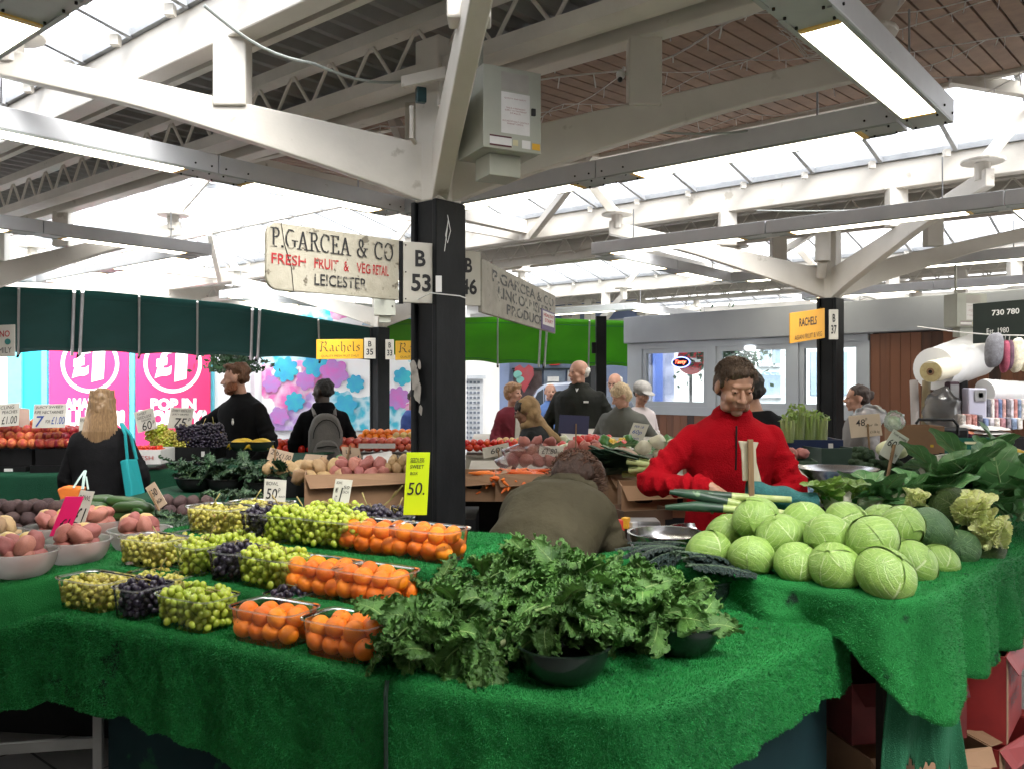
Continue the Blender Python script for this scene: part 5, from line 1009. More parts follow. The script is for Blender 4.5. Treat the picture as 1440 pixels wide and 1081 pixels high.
# ---------------- price signs
wood=M('stick_wood',(.30,.19,.10),(.22,.13,.07),sc=18,rough=.8,st=(4,4,.6)); wpale=M('split_pale_wood',(.62,.56,.44),(.5,.44,.33),sc=14,rough=.8,st=(3,3,.5))
cardw=M('white_card',(.62,.60,.54),(.54,.52,.46),sc=8,rough=.7,c3=(.42,.38,.31),sc3=10,th3=.66); cardc=M('tan_card',(.48,.37,.27),(.42,.31,.22),sc=8,rough=.8); lime=M('lime_card',(.55,.72,.0),(.5,.66,.0),sc=4,rough=.55); hot=M('hot_pink_card',(.85,.01,.16),(.8,.01,.15),sc=4,rough=.5); greyc=M('pale_green_card',(.50,.53,.45),(.44,.47,.4),sc=5,rough=.7)
def price(bl,br,tl,Y,lab,mat,txts,stick=None,dY=0,tr=None):
    """board from pixel corners bl, br, tl on a plane Y (dY: right side further away)"""
    a=P(bl[0],bl[1],Y); b=P(br[0],br[1],Y+dY); c=P(tl[0],tl[1],Y+.02); u=b-a; v=c-a; n=u.cross(v).normalized(); t=thing('price_sign',a,lab,'price sign')
    m=MB(); m.poly([a,b,b+v,c],th=.004,n=n); m.build('board',mat,t,bevel=.001)
    for s,x,y,w,h,*mt in txts:
        text(s,a+u*x+v*y,u*w,v*h,mt[0] if mt else ink,t,bold=.004,shear=.12,lift=.002)
    if stick:
        m=MB(); p,q,wd=stick; m.bar(P(p[0],p[1],Y+.0)+n*.012,P(q[0],q[1],Y+.0)+n*.012,wd,.008); m.build('stick',wood,t,bevel=.001)
    return t
price((567,724),(600,724),(572,636),2.98,'tall lime yellow card reading 50 standing among the oranges',lime,[('50.',.12,.32,.74,.20),('SEEDLESS',.18,.84,.6,.07),('SWEET',.18,.74,.6,.06),('BOX',.2,.64,.34,.05)],dY=-.0)
price((370,704),(401,706),(372,673),3.55,'white card reading BOWL 50 behind the black grapes',cardw,[('BOWL',.1,.72,.55,.16),('50',.12,.1,.5,.48),('p',.66,.42,.1,.2),('each',.7,.2,.28,.1)])
price((465,712),(489,714),(472,673),3.5,'small white card reading MIX IT 1.00 behind the green grapes',cardw,[('BOWL',.1,.82,.35,.1),('MIX',.12,.5,.16,.2),('1',.4,.2,.14,.5),('50',.55,.66,.35,.12),('EACH',.55,.5,.35,.1),('IT',.14,.2,.14,.2)])
price((69,754),(95,754),(92,698),3.45,'hot pink card reading £1 standing among the potato bowls',hot,[('£1',.3,.2,.5,.24)])
price((96,742),(116,744),(113,689),3.62,'cream card reading BOWL £1 tucked behind the pink card',cardw,[('BOWL',.1,.74,.8,.14),('£1',.15,.1,.7,.45)])
price((222,717),(235,708),(204,686),3.95,'small leaning brown card on a stick over the beetroot',cardc,[('50',.2,.5,.6,.3),('EACH',.2,.2,.6,.15)],stick=((212,690),(226,718),.012))
price((-22,602),(26,598),(-20,570),6.0,'white sign reading CLING PEACHES 60p £1.00 at the left edge',cardw,[('CLING',.45,.76,.4,.14),('PEACHES',.5,.55,.45,.14),('£1.00',.5,.1,.45,.34)])
price((27,600),(42,602),(26,573),6.1,'blank pinkish card between two peach signs',M('pinkish_card',(.5,.36,.30),sc=5,rough=.8),[])
price((45,602),(91,601),(48,569),5.95,'white sign reading JUICY SWEET NECTARINES 7 for £1.00',cardw,[('JUICY SWEET',.06,.8,.85,.13),('RIPE NECTARINES',.04,.6,.88,.13),('7',.1,.05,.25,.46,blueink),('FOR',.4,.2,.14,.14),('£1.00',.58,.15,.4,.32,blueink)])
price((111,613),(131,613),(111,586),5.9,'small white sign reading ENGLISH SWEET 2 beside the blonde hair',cardw,[('ENGLISH',.1,.74,.8,.16),('SWEET',.3,.5,.5,.12),('2',.3,.08,.4,.35)])
price((194,609),(221,602),(188,580),6.2,'tilted white sign reading SWEET SEEDLESS GRAPES 60p',cardw,[('SWEET',.15,.78,.5,.13),('SEEDLESS',.1,.6,.75,.13),('GRAPES',.3,.46,.5,.1),('60',.28,.04,.5,.4),('p',.84,.24,.1,.16)])
price((235,602),(268,603),(240,573),6.35,'white sign reading SWEET JUICY 75p on the dark grapes',cardw,[('SWEET SEEDLESS',.1,.8,.8,.12),('JUICY GRAPES',.12,.62,.7,.1),('75',.28,.08,.5,.42),('p',.84,.36,.1,.16)])
price((375,646),(408,654),(380,629),5.3,'brown card reading 2 lb £1.00 leaning over the curly kale',cardc,[('2lb',.08,.5,.35,.4),('£1.00',.45,.35,.5,.4)],stick=((388,632),(386,660),.018))
price((424,652),(455,654),(430,638),5.3,'brown blank card with one black stroke over the yams',cardc,[('1',.7,.15,.08,.75)])
price((484,655),(510,657),(480,628),5.2,'brown card reading 4 on a dark stick above the potatoes',cardc,[('4',.62,.2,.3,.42),('LB',.2,.65,.3,.2)],stick=((493,627),(485,662),.03))
price((524,630),(534,630),(524,611),8.4,'tiny white card among the red tomatoes left of the near column',cardw,[('£1',.2,.4,.5,.3)])
price((545,624),(558,626),(546,611),9.0,'tiny white card among the pears left of the near column',cardw,[('60',.2,.4,.6,.3)])
price((561,622),(582,624),(560,610),9.0,'wide tiny white card among the oranges beside the near column',cardw,[('SWEET 50',.1,.3,.8,.4)])
price((680,645),(717,637),(678,630),6.0,'white card reading 60p on a stick above the carrots',cardw,[('60',.3,.25,.35,.5),('p',.68,.4,.1,.3),('lb',.82,.1,.1,.2)],stick=((700,632),(706,664),.022))
price((757,642),(791,642),(759,627),5.6,'white card reading £1.80 in front of the bagged onions',cardw,[('£1.80',.12,.25,.62,.5)])
price((785,609),(827,611),(787,583),5.7,'back of a dark blue card on a brown stake above the parka',M('dark_blue_card',(.015,.018,.075),(.02,.022,.09),sc=3,rough=.5),[],stick=((810,596),(809,640),.018))
price((881,619),(903,622),(891,594),6.6,'white card with blue 60p writing beside the grey raincoat',cardw,[('PER LB',.15,.75,.6,.12,blueink),('60p',.15,.35,.6,.28,blueink),('each',.3,.12,.4,.12,blueink)])
price((1099,614),(1112,614),(1099,589),5.0,'narrow white card reading 75 on the wrapped celery',cardw,[('75',.2,.45,.6,.25),('each',.25,.25,.5,.1)])
price((1197,616),(1241,612),(1193,585),4.9,'cream card reading 48p PER LB on a thin stick',cardc if False else M('cream_card',(.60,.50,.40),(.54,.44,.34),sc=4,rough=.8),[('48',.2,.5,.3,.3),('p',.52,.7,.06,.15),('per lb',.5,.42,.4,.14),('£1.06 kg',.62,.1,.3,.15)],stick=((1219,596),(1222,643),.010))
price((1236,638),(1258,652),(1257,603),4.2,'tilted pale green card reading 60p per kg on a stake',greyc,[('Purple sprouting',.1,.82,.8,.1),('60',.1,.4,.45,.28),('p',.6,.58,.08,.14),('per kg',.5,.2,.4,.12)],stick=((1256,625),(1241,694),.022))
price((1322,652),(1352,648),(1313,640),4.0,'tilted white card reading £1 each among the cauliflower leaves',cardw,[('Cauli',.15,.7,.5,.15),('£1',.2,.12,.3,.35),('each',.6,.3,.3,.14)],stick=((1337,640),(1338,655),.03))
m=MB(); a,b=P(1262,671,3.75),P(1284,710,3.6); m.bar(a,b,.04,.006,up=Vec((.2,-1,.2))); tag(m.build('card_strip',cardw),'narrow curled white card edge on falling on the cauliflowers','card')
price((1299,678),(1303,668),(1292,661),3.9,'tiny white card poking out of the green leaves',cardw,[])
t=thing('price_sign',P(1055,700,3.55),'split pale board on a brown stake standing in front of the red fleece','price sign')
m=MB(); m.poly([P(a,b,3.5) for a,b in((1045,676),(1071,677),(1064,650),(1063,632),(1067,622),(1039,620),(1043,634),(1044,650))],th=.012,n=Vec((0,-1,0))); m.build('board',wpale,t,bevel=.002)
m=MB(); m.bar(P(1055,618,3.48),P(1057,706,3.48),.022,.014,up=Vec((0,-1,0))); m.build('stake',wood,t,bevel=.002)
bagm=GL('clear_bag',(.97,.97,.98),tr=.75,rough=.2,fr=1.3)
# ---------------- heaps of things
def heap(name,mesh,c,nx,ny,nl,r,dx,dy,lab,cat,group,sc=None,shr=1,jit=.12,lift=.85):
    c=Vec(c)
    for L in range(nl):
        for i in range(nx-L*shr):
            for j in range(ny-L*shr if ny>1 else 1):
                p=c+Vec(dx)*((i-(nx-L*shr-1)/2)*2*r*.98)+Vec(dy)*((j-(max(1,ny-L*shr)-1)/2)*2*r*.95)+Vec((rnd(-1,1)*r*jit,rnd(-1,1)*r*jit,r+L*r*1.5*lift+rnd(-.1,.1)*r))
                put(random.choice(mesh) if isinstance(mesh,list) else mesh,name,p,(rnd(-3,3),rnd(-3,3),rnd(0,6)),r*1.03 if not sc else [q*r for q in sc],lab,cat,group)
X1,Y1=(1,0,0),(0,1,0)
red_p=M('red_potato_skin',(.42,.15,.12),(.34,.12,.10),sc=9,rough=.6,var=.15,c3=(.2,.1,.07),sc3=18,th3=.66); tanp=M('tan_potato_skin',(.45,.30,.15),(.38,.24,.12),sc=9,rough=.6,var=.15,c3=(.22,.13,.07),sc3=22,th3=.64); yelp=M('yellow_onion_skin',(.62,.45,.17),(.55,.36,.12),sc=9,rough=.4,var=.12)
PR=[round_mesh('p',red_p,(1.25,.9,.85),.25) for _ in range(3)]; PT=[round_mesh('p',tanp,(1.35,.9,.8),.25) for _ in range(3)]; PY=[round_mesh('p',yelp,(1,1,.95),.1) for _ in range(2)]
tomm=M('tomato_skin',(.62,.03,.012),(.52,.04,.012),sc=4,rough=.2,var=.15); TM=round_mesh('p',tomm,(1,1,.85),.06)
peam=M('peach_skin',(.55,.16,.05),(.38,.03,.025),sc=1.6,rough=.6,var=.2,lo=.42,hi=.58); PE=round_mesh('p',peam,(1,1,.95),.05,dent=.1)
necm=M('nectarine_skin',(.38,.03,.03),(.22,.012,.02),sc=1.8,rough=.35,var=.25,c3=(.55,.25,.05),sc3=1.5,th3=.6); NE=round_mesh('p',necm,(1,1,.95),.05,dent=.1)
beem=M('beetroot_skin',(.075,.040,.036),(.045,.022,.025),sc=5,rough=.75,var=.2,bump=.2); BE=round_mesh('p',beem,(1,1,.92),.15)
papm=M('grapefruit_pink',(.55,.07,.06),(.5,.12,.05),sc=3,rough=.4,var=.2)
PA=round_mesh('p',papm,(1,1,.9),.06)
milk=GL('milky_plastic',(.96,.94,.92),tr=.45,rough=.25,fr=1.25)
for k,(px,py,Y,mt,w_) in enumerate([(30,822,3.22,0,'nearest the left edge'),(108,806,3.45,0,'second from the left in front'),(197,782,3.70,1,'at the right, next to the yellow grapes'),(-5,785,3.62,2,'cut by the left edge, behind'),(80,782,3.80,1,'in the second row behind the red potatoes'),(134,772,3.95,1,'behind the pink card')]):
    c=P(px,py,Y); c.z=.878; q=bowl(c,.125,.095,milk,'milky plastic bowl of potatoes, '+w_)
    g='potatoes and onions in the milky bowl '+w_
    heap('potato',PR if mt!=2 else PT,c+Vec((.01,-.01,.035)),2,2,1,.036,X1,Y1,'lower potato in the milky bowl '+w_,'potato','lower potatoes in the milky bowl '+w_); heap('potato',PR if mt!=2 else PT,c+Vec((.0,-.01,.085)),2,2,1,.036,X1,Y1,'red potato in the milky bowl '+w_ if mt!=2 else 'tan potato in the milky bowl '+w_,'potato',g)
    heap('onion',PY,c+Vec((-.035,.05,.085)),2,1,1,.038,X1,Y1,'yellow onion in the milky bowl '+w_,'onion',g)
# dark shelf with vegetables, left
t=thing('market_table',(-2.4,4.3,0),'dark wooden edged table of beetroot, courgettes and greens','table')
prism([(-2.9,3.9),(-1.25,3.72),(-1.15,4.6),(-3.1,4.7)],.80,.84,M('worn_wood_board',(.16,.10,.07),(.11,.07,.05),sc=7,rough=.8,st=(1,5,1)),'table_top',t); prism([(-2.85,4.0),(-1.3,3.8),(-1.2,4.5),(-3.0,4.6)],.0,.79,blk,'base',t)
heap('beetroot',BE,P(30,752,3.98)*1,8,4,3,.036,X1,Y1,'dirty brown beetroot in the heap at the left edge','beetroot','beetroots heaped at the left edge')
heap('beetroot',BE,P(262,728,4.35),5,2,2,.036,X1,Y1,'dirty beetroot in the small heap under the curly kale bowls','beetroot','beetroots under the curly kale')
cucm=M('cucumber_skin',(.035,.09,.02),(.02,.055,.014),sc=12,rough=.35,bump=.2,var=.15,st=(1,.2,1)); 
def cuc(L,r):
    m=MB(); pts=[Vec((0,(k/10-.5)*L,.04*L*math.sin(PI*k/10))) for k in range(11)]; m.tube(pts,[r*(.35 if k in(0,10) else .85 if k in (1,9) else 1) for k in range(11)],12); return m.mesh('c',cucm,smooth=True,sharp=0)
CU=cuc(.30,.026); CG=cuc(.20,.028)
for k,(px,py) in enumerate([(45,716),(60,713),(70,720),(40,724),(66,727)]): put(CU,'cucumber',P(px,py,4.4),(0,0,R(100+rnd(-12,12))),1,'dark green cucumber lying behind the beetroot heap','cucumber','cucumbers behind the beetroot')
for b,(px,py,w_) in enumerate([(122,754,'left'),(186,748,'right')]):
    c=P(px,py,4.05); c.z=.842; bowl(c,.13,.085,blk,'black plastic bowl of courgettes, %s of the two'%w_)
    for k in range(8): put(CG,'courgette',c+Vec((rnd(-.04,.04),rnd(-.05,.05),.07+.022*k*.8)),(rnd(-.2,.2),rnd(-.2,.2),R(rnd(60,130))),1,'glossy dark courgette in the %s black bowl'%w_,'courgette','courgettes in the %s black bowl'%w_)
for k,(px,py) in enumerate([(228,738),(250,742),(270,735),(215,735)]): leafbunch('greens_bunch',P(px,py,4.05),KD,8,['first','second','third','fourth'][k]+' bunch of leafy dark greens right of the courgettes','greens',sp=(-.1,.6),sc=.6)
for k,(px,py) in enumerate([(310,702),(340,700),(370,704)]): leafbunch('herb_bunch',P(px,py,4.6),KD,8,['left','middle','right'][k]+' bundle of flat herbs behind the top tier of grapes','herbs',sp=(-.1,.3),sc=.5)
# curly kale table in the middle distance
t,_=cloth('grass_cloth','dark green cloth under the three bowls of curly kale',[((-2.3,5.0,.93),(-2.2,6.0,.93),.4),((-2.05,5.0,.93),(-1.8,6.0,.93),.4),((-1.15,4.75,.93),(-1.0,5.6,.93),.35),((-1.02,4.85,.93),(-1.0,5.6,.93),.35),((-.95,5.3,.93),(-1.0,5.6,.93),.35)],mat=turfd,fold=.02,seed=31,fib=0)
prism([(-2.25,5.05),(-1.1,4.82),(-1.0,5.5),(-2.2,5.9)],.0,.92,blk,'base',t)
for k,(px,py,Y) in enumerate([(278,692,5.35),(322,688,5.3),(377,684,5.15)]):
    c=P(px,py,Y); c.z=.935; w_=['left','middle','right'][k]; bowl(c,.13,.085,blk,'black bowl of curly kale, %s of three'%w_)
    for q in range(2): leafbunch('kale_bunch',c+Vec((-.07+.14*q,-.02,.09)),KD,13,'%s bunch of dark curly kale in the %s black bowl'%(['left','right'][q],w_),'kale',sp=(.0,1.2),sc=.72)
# far left stall: cloth wall, crates, peaches
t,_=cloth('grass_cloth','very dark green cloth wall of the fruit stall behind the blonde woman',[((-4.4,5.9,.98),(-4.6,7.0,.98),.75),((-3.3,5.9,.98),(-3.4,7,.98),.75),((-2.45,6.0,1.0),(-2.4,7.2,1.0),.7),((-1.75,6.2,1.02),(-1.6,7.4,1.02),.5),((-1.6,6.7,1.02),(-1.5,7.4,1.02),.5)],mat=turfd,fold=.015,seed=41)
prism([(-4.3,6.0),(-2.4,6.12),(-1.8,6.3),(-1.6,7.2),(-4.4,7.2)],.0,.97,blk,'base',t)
def crate(c,w,d,h,yaw,lab,mat,grp=None,slots=True,label_=None):
    return carton(c,w,d,h,yaw,lab,mat,flaps=False,name='crate',cat='crate',th=.012,label_=label_,grp=grp)
for k,(px0,px1,py0,py1,Y,w_) in enumerate([(-40,70,628,652,6.05,'upper black crate at the left edge under the peaches'),(72,132,628,652,6.0,'upper black crate under the nectarines'),(-40,62,652,662,6.03,'lower black crate at the left edge'),(64,132,650,662,5.98,'lower black crate under the nectarine crate')]):
    a=P((px0+px1)/2,py1,Y+.22); w=(px1-px0)/F*Y; crate(a,w,.42,(py1-py0)/F*Y,0,w_,blk,label_=(.2 if k else -.1,.35,.12,.4,paper))
heap('peach',PE,P(22,629,6.15),12,4,4,.036,X1,Y1,'orange red peach heaped in the black crates at the left','peach','peaches heaped at the left')
heap('nectarine',NE,P(106,629,6.15),7,4,3,.035,X1,Y1,'dark red nectarine heaped beside the peaches','nectarine','nectarines beside the peaches')
carton(P(212,650,6.1),.24,.3,.10,R(4),'white strawberry carton beside the teal bag',paper,flaps=False,txt=[('FRESH',-.3,.3,.6,.3,redink)]); heap('strawberry',TM,P(210,636,6.15),7,4,2,.015,X1,Y1,'small red strawberry in the white carton','strawberry','strawberries in the white carton')
crate(P(268,645,6.45),.42,.35,.10,0,'low black crate of grapes below the 75p sign',blk,label_=(.35,.3,.06,.4,paper))
for k,(px,py,kd) in enumerate([(225,622,'yellow'),(245,615,'yellow'),(220,612,'green'),(236,625,'green'),(258,626,'yellow'),(262,612,'black'),(280,612,'black'),(290,625,'black'),(305,622,'black'),(300,610,'black'),(275,626,'black')]):
    b,s_=BUN[kd][k%3]; q=thing('grape_bunch',P(px,py+8,6.35),'bunch of %s grapes, number %d from the left on the far grape crate'%(kd,k+1),'grapes','%s bunches on the far grape crate'%kd,rz=rnd(0,3)); put(b,'berries',(0,0,0),parent=q); put(s_,'stalk',(0,0,0),parent=q)
    q['label']='bunch of %s grapes on the far low black crate'%kd
banm=M('banana_skin',(.72,.50,.03),(.62,.42,.03),sc=5,rough=.45,var=.1,c3=(.2,.12,.03),sc3=14,th3=.70)
def banana():
    m=MB(); pts=[Vec((math.sin(a)*.12,0,-math.cos(a)*.12+.12)) for a in [(-.85+1.7*k/10) for k in range(11)]]; m.tube(pts,[.005,.009,.015,.017,.018,.018,.018,.017,.014,.009,.005],7); return m.mesh('b',banm,smooth=True,sharp=0)
BA=banana()
for b,(px,w_) in enumerate([(341,'left'),(366,'right')]):
    c=P(px,634,6.5); bowl(c,.10,.07,M('dark_green_bowl',(.02,.035,.025),rough=.4),'dark bowl of bananas in front of the bearded man, '+w_)
    for k in range(7): put(BA,'banana',c+Vec((rnd(-.02,.02),-.06+.018*k,.055+.012*(k%3))),(PI*.0+rnd(-.2,.2),PI,rnd(-.25,.25)),1,'ripe yellow banana in the %s dark bowl'%w_,'banana','bananas in the %s bowl'%w_)
# yams and potatoes in boxes
crate(P(408,700,5.15),.24,.2,.14,R(6),'black slotted crate beside the curly kale bowls',blk)
heap('yam',PT,P(400,669,5.2),3,3,1,.04,X1,Y1,'pale yam in the black slotted crate','yam','yams in the slotted crate')
carton(P(515,712,4.75),.66,.35,.20,R(12),'long torn brown box of potatoes left of the near column',card)
heap('potato',PT,P(452,678,4.9),4,3,2,.04,X1,Y1,'pale potato at the left end of the long brown box','potato','pale potatoes in the long brown box'); heap('potato',PR,P(508,672,4.9),5,3,2,.036,X1,Y1,'red potato in the long brown box','potato','red potatoes in the long brown box'); heap('potato',PT,P(568,668,4.95),4,3,2,.032,X1,Y1,'brown potato beside the near column','potato','brown potatoes beside the near column')
m=MB(); a,b=P(508,664,5.35),P(558,655,5.6); m.quad(a,b,b+Vec((-.05,.1,.09)),a+Vec((.0,.1,.10)),th=.01); tag(m.build('foam_lid',paper),'white foam lid leaning behind the red potatoes','lid')
leafbunch('corn_husk',P(478,657,5.3),[BL[0]],4,'dark green corn leaves lying on the pale potatoes','leaves',sp=(-.1,.3),spread=(PI*1.4,PI*1.7),sc=.5)
m=MB(); m.tube([P(535,715,3.35),P(552,700,3.35),P(566,683,3.3)],.003,5); m.tube([P(548,704,3.35),P(557,690,3.33)],.002,5); tag(m.build('grape_stalk',stemm),'bare pale grape stalk rising left of the lime card','stalk')
t=thing('market_table',(-.7,4.9,0),'black market table behind the near column carrying boxes','table'); prism([(-1.35,4.6),(-.2,4.7),(-.2,5.2),(-1.3,5.2)],.0,.86,blk,'base',t)
# tomatoes and fruit beyond
def stall(px0,px1,py,Y,dep,lab,mat=blk):
    a=P(px0,py,Y); b=P(px1,py,Y); z=a.z; t=thing('fruit_stall',Vec(((a.x+b.x)/2,Y,0)),lab,'stall'); prism([(a.x,Y),(b.x,Y),(b.x+dep*.1,Y+dep),(a.x+dep*.1,Y+dep)],0,z-.01,mat,'base',t); m=MB(); m.quad(Vec((a.x,Y-.02,z)),Vec((b.x,Y-.02,z)),Vec((b.x,Y+dep,z+.10)),Vec((a.x,Y+dep,z+.10)),th=.02); m.build('display_board',M('pale_board',(.45,.42,.38),(.35,.32,.28),sc=4,rough=.8),t); return t
stall(385,600,640,7.4,1.6,'black fronted stall of tomatoes and apples left of the near column')
heap('tomato',TM,P(412,636,7.6),6,4,2,.036,X1,Y1,'red tomato in the heap left of the grey backpack','tomato','tomatoes left of the grey backpack')
heap('tomato',PA,P(532,634,7.5),13,4,2,.036,X1,Y1,'pinkish red tomato in the heap right of the grey backpack','tomato','tomatoes right of the grey backpack')
heap('orange_fruit',ORM,P(545,620,8.4),8,3,2,.036,X1,Y1,'small far orange in the heap by the middle column','orange','far oranges by the middle column')
heap('pear',PY,P(568,624,8.0),4,2,2,.034,X1,Y1,'yellow green pear in the far heap near the column','pear','pears near the column')
m=MB(); m.box(P(530,627,7.0),(.3,.01,.04)); tag(m.build('sugar_bag',paper),'white strip along the front of the tomato stall','strip')
# centre stalls
stall(652,720,690,5.35,1.0,'black fronted vegetable stall under the carrot boxes'); stall(720,985,690,5.2,1.2,'black fronted vegetable stall under the leek box')
stall(655,800,640,8.2,1.8,'pale stall of apples and lemons behind the headscarf woman',M('cream_cloth',(.5,.48,.42),sc=3)); stall(800,960,632,7.2,1.5,'pale stall of mixed vegetables beside the red fleece',M('cream_cloth2',(.5,.48,.42),sc=3))
for k,(px,w,Y) in enumerate([(671,.30,4.95),(735,.32,4.9),(782,.28,5.0)]):
    carton(P(px,700,Y+.1),w,.3,.155,R(-4+5*k),['left','middle','right'][k]+' brown box of vegetables in the row behind the parka',card,holes=1 if k==0 else 0)
carrm=M('carrot_skin',(.80,.16,.015),(.70,.13,.015),sc=9,rough=.5,var=.12)
m=MB(); m.tube([Vec((0,0,0)),Vec((0,.02,0)),Vec((0,.09,.0)),Vec((0,.17,0))],[.009,.021,.016,.004],8); CA=m.mesh('c',carrm,smooth=True,sharp=0)
for k in range(170): p=P(rnd(688,768),rnd(668,684),4.95+rnd(-.05,.2)); p.z+=.02*(1-abs(p.x-.03)*3); put(CA,'carrot',p,(rnd(-.4,.2),rnd(-.3,.3),rnd(0,6.28)),.9,'bright orange carrot heaped in the brown boxes','carrot','carrots in the brown boxes')
sprm=M('sprout_green',(.12,.25,.05),(.20,.33,.08),sc=5,rough=.5,var=.2); SP=round_mesh('p',sprm,(1,1,1),.15,10,8); heap('sprout',SP,P(785,682,4.95),8,4,2,.019,X1,Y1,'small green sprout in the box by the fur hood','sprout','sprouts by the fur hood')
heap('apple',TM,P(690,634,8.3),9,4,2,.034,X1,Y1,'red apple in the heap behind the carrot sign','apple','apples behind the carrot sign'); heap('lemon',PY,P(716,630,8.4),5,3,2,.032,X1,Y1,'yellow green lemon beside the far apples','lemon','lemons beside the far apples')
heap('onion',PR,P(756,655,5.7),5,3,3,.042,X1,Y1,'red onion in the clear bags behind the fur hood','onion','red onions in clear bags behind the fur hood'); heap('onion',PR,P(822,648,6.0),4,3,2,.042,X1,Y1,'red onion in clear bags right of the brown stake','onion','red onions right of the brown stake')

def bag(c,r,lab,mat=bagm,seed=0,ears=1):
    c=Vec(c); m=MB(); v,f=sph(28,20); o=[]
    for p in v:
        k=1+.22*noise.noise(Vec(p)*2.5+Vec((seed,0,0)))+.1*noise.noise(Vec(p)*7+Vec((seed,0,0))); z=p[2]*r[2]*k
        o.append(c+Vec((p[0]*r[0]*k,p[1]*r[1]*k,z+r[2])))
    m.add(o,f)
    return tag(m.build('plastic_bag',mat,smooth=True,sharp=0),lab,'bag')
bag(P(752,668,5.65),(.24,.14,.10),'clear plastic bag stretched over the red onions',seed=3)
veg=[M('pepper_'+n,c,rough=.3,sc=4) for n,c in(('yellow',(.7,.45,.02)),('green',(.06,.2,.04)),('red',(.6,.03,.02)),('pale',(.6,.62,.45)))]
VG=[round_mesh('p',v,(.9,.9,1.15),.35) for v in veg]
for k in range(60): put(VG[k%4],'pepper',P(rnd(790,885),rnd(618,640),6.6+rnd(-.3,.5)),(rnd(-1,1),rnd(-1,1),0),.045,['yellow','green','red','whitish'][k%4]+' pepper in the mixed heap in front of the dark coat','pepper',['yellow','green','red','whitish'][k%4]+' peppers in the mixed heap')
for k in range(16): put(BL[k%3],'loose_leaf',P(rnd(870,960),rnd(622,645),6.2+rnd(-.2,.3)),(rnd(-.3,.8),rnd(-.5,.5),rnd(0,6)),.55,'pale spring green leaf heaped left of the red fleece','leaf','spring greens left of the red fleece')
cauh=M('cauliflower_curd',(.82,.79,.66),(.72,.69,.52),sc=30,rough=.7,bump=.6,bsc=60); CFm=round_mesh('p',cauh,(1,1,.8),.25,24,16)
for k,(px,py) in enumerate([(905,630),(925,622),(945,628),(868,640),(955,640),(930,640)]): put(CFm,'cauliflower',P(px,py,6.0),(rnd(-.5,.5),rnd(-.5,.5),0),.06,'whitish cauliflower head heaped left of the red fleece','cauliflower','cauliflowers left of the red fleece')
m=MB(); m.ell(P(875,655,5.2),(.13,.02,.12),Matrix.Rotation(-.4,3,'X')); tag(m.build('round_card',M('pinkish_card2',(.58,.44,.36),sc=4,rough=.8),smooth=True),'round pinkish card standing above the onion box','card')
carton(P(866,706,4.75),.22,.25,.17,R(20),'brown box of onions right of the fur hood',card); heap('onion',[*PY,*PT],P(860,676,4.85),3,2,2,.038,X1,Y1,'brown onion in the box right of the fur hood','onion','brown onions right of the fur hood')
carton(P(921,722,4.35),.36,.26,.155,R(-3),'brown banana box with two hand holes full of leeks',card,holes=2)
lk1=M('leek_leaf',(.02,.05,.035),(.035,.085,.05),sc=9,rough=.4,st=(1,.3,1),c3=(.15,.25,.14),sc3=14,th3=.6); lk2=M('leek_shaft',(.36,.48,.14),(.55,.60,.28),sc=5,rough=.35,st=(4,1,4))
def leek(c,yaw,pitch,lab,grp,L=.5,nl=7,sc=1,rot=None):
    t=thing('leek',c,lab,'leek',grp); c=Vec(c); Rm=(Matrix.Rotation(yaw,3,'Z')@Matrix.Rotation(pitch,3,'X')) if rot is None else rot; q=lambda x,y,z:c+Rm@(Vec((x,y,z))*sc)
    m=MB(); m.tube([q(0,0,0),q(0,.02,0),q(0,.14,0),q(0,.2,0)],[.013*sc,.017*sc,.016*sc,.02*sc],12); m.build('shaft',lk2,t,smooth=True)
    for k in range(nl):
        s=(k-(nl-1)/2)/nl; m=MB(); m.grid(lambda a,b:q((a-.5)*(.035+.02*b)+s*.16*b*b,.15+b*(L-.15)*(1-.1*abs(s)),.012*abs(2*a-1)+.02*math.sin(b*5+k)*b+.012*(k%2)),4,10); o=m.build('leaf',lk1,t,smooth=True)
    return t
for k in range(9): leek(P(rnd(925,955),rnd(655,668),4.45+rnd(-.06,.1)),R(70+rnd(-18,18)),rnd(-.15,.25),'dark leafed leek piled in the banana box','leeks in the banana box',L=.42)
for k in range(3): carton(P(880+8*k,755-14*k,4.15),.26,.22,.05,R(10*k),['lowest','middle','top'][k]+' flattened brown tray in the stack right of the parka',M('dark_card',(.13,.08,.05),sc=5,rough=.8),flaps=False)
m=MB(); m.box(P(905,748,3.95),(.14,.12,.12)); tag(m.build('plastic_tub',M('grey_tub',(.42,.42,.44),rough=.4),bevel=.01),'grey plastic tub with bright packets beside the steel bowl','tub')
for k,(px,py,c) in enumerate([(872,738,(.7,.05,.03)),(880,735,(.8,.4,.03)),(890,741,(.7,.7,.7))]): m=MB(); m.box(P(px,py,3.9),(.04,.03,.05),Matrix.Rotation(k,3,'Z')); tag(m.build('packet',M('packet_%d'%k,c,rough=.5),bevel=.004),['red','orange','white'][k]+' small packet on the grey tub','packet')
bowl(P(938,779,3.42)+Vec((0,.0,.0)),.15,.085,steel,'shiny steel bowl standing left of the cabbages'); bowl(P(985,762,3.75),.13,.06,steel,'second steel bowl partly hidden behind the first')
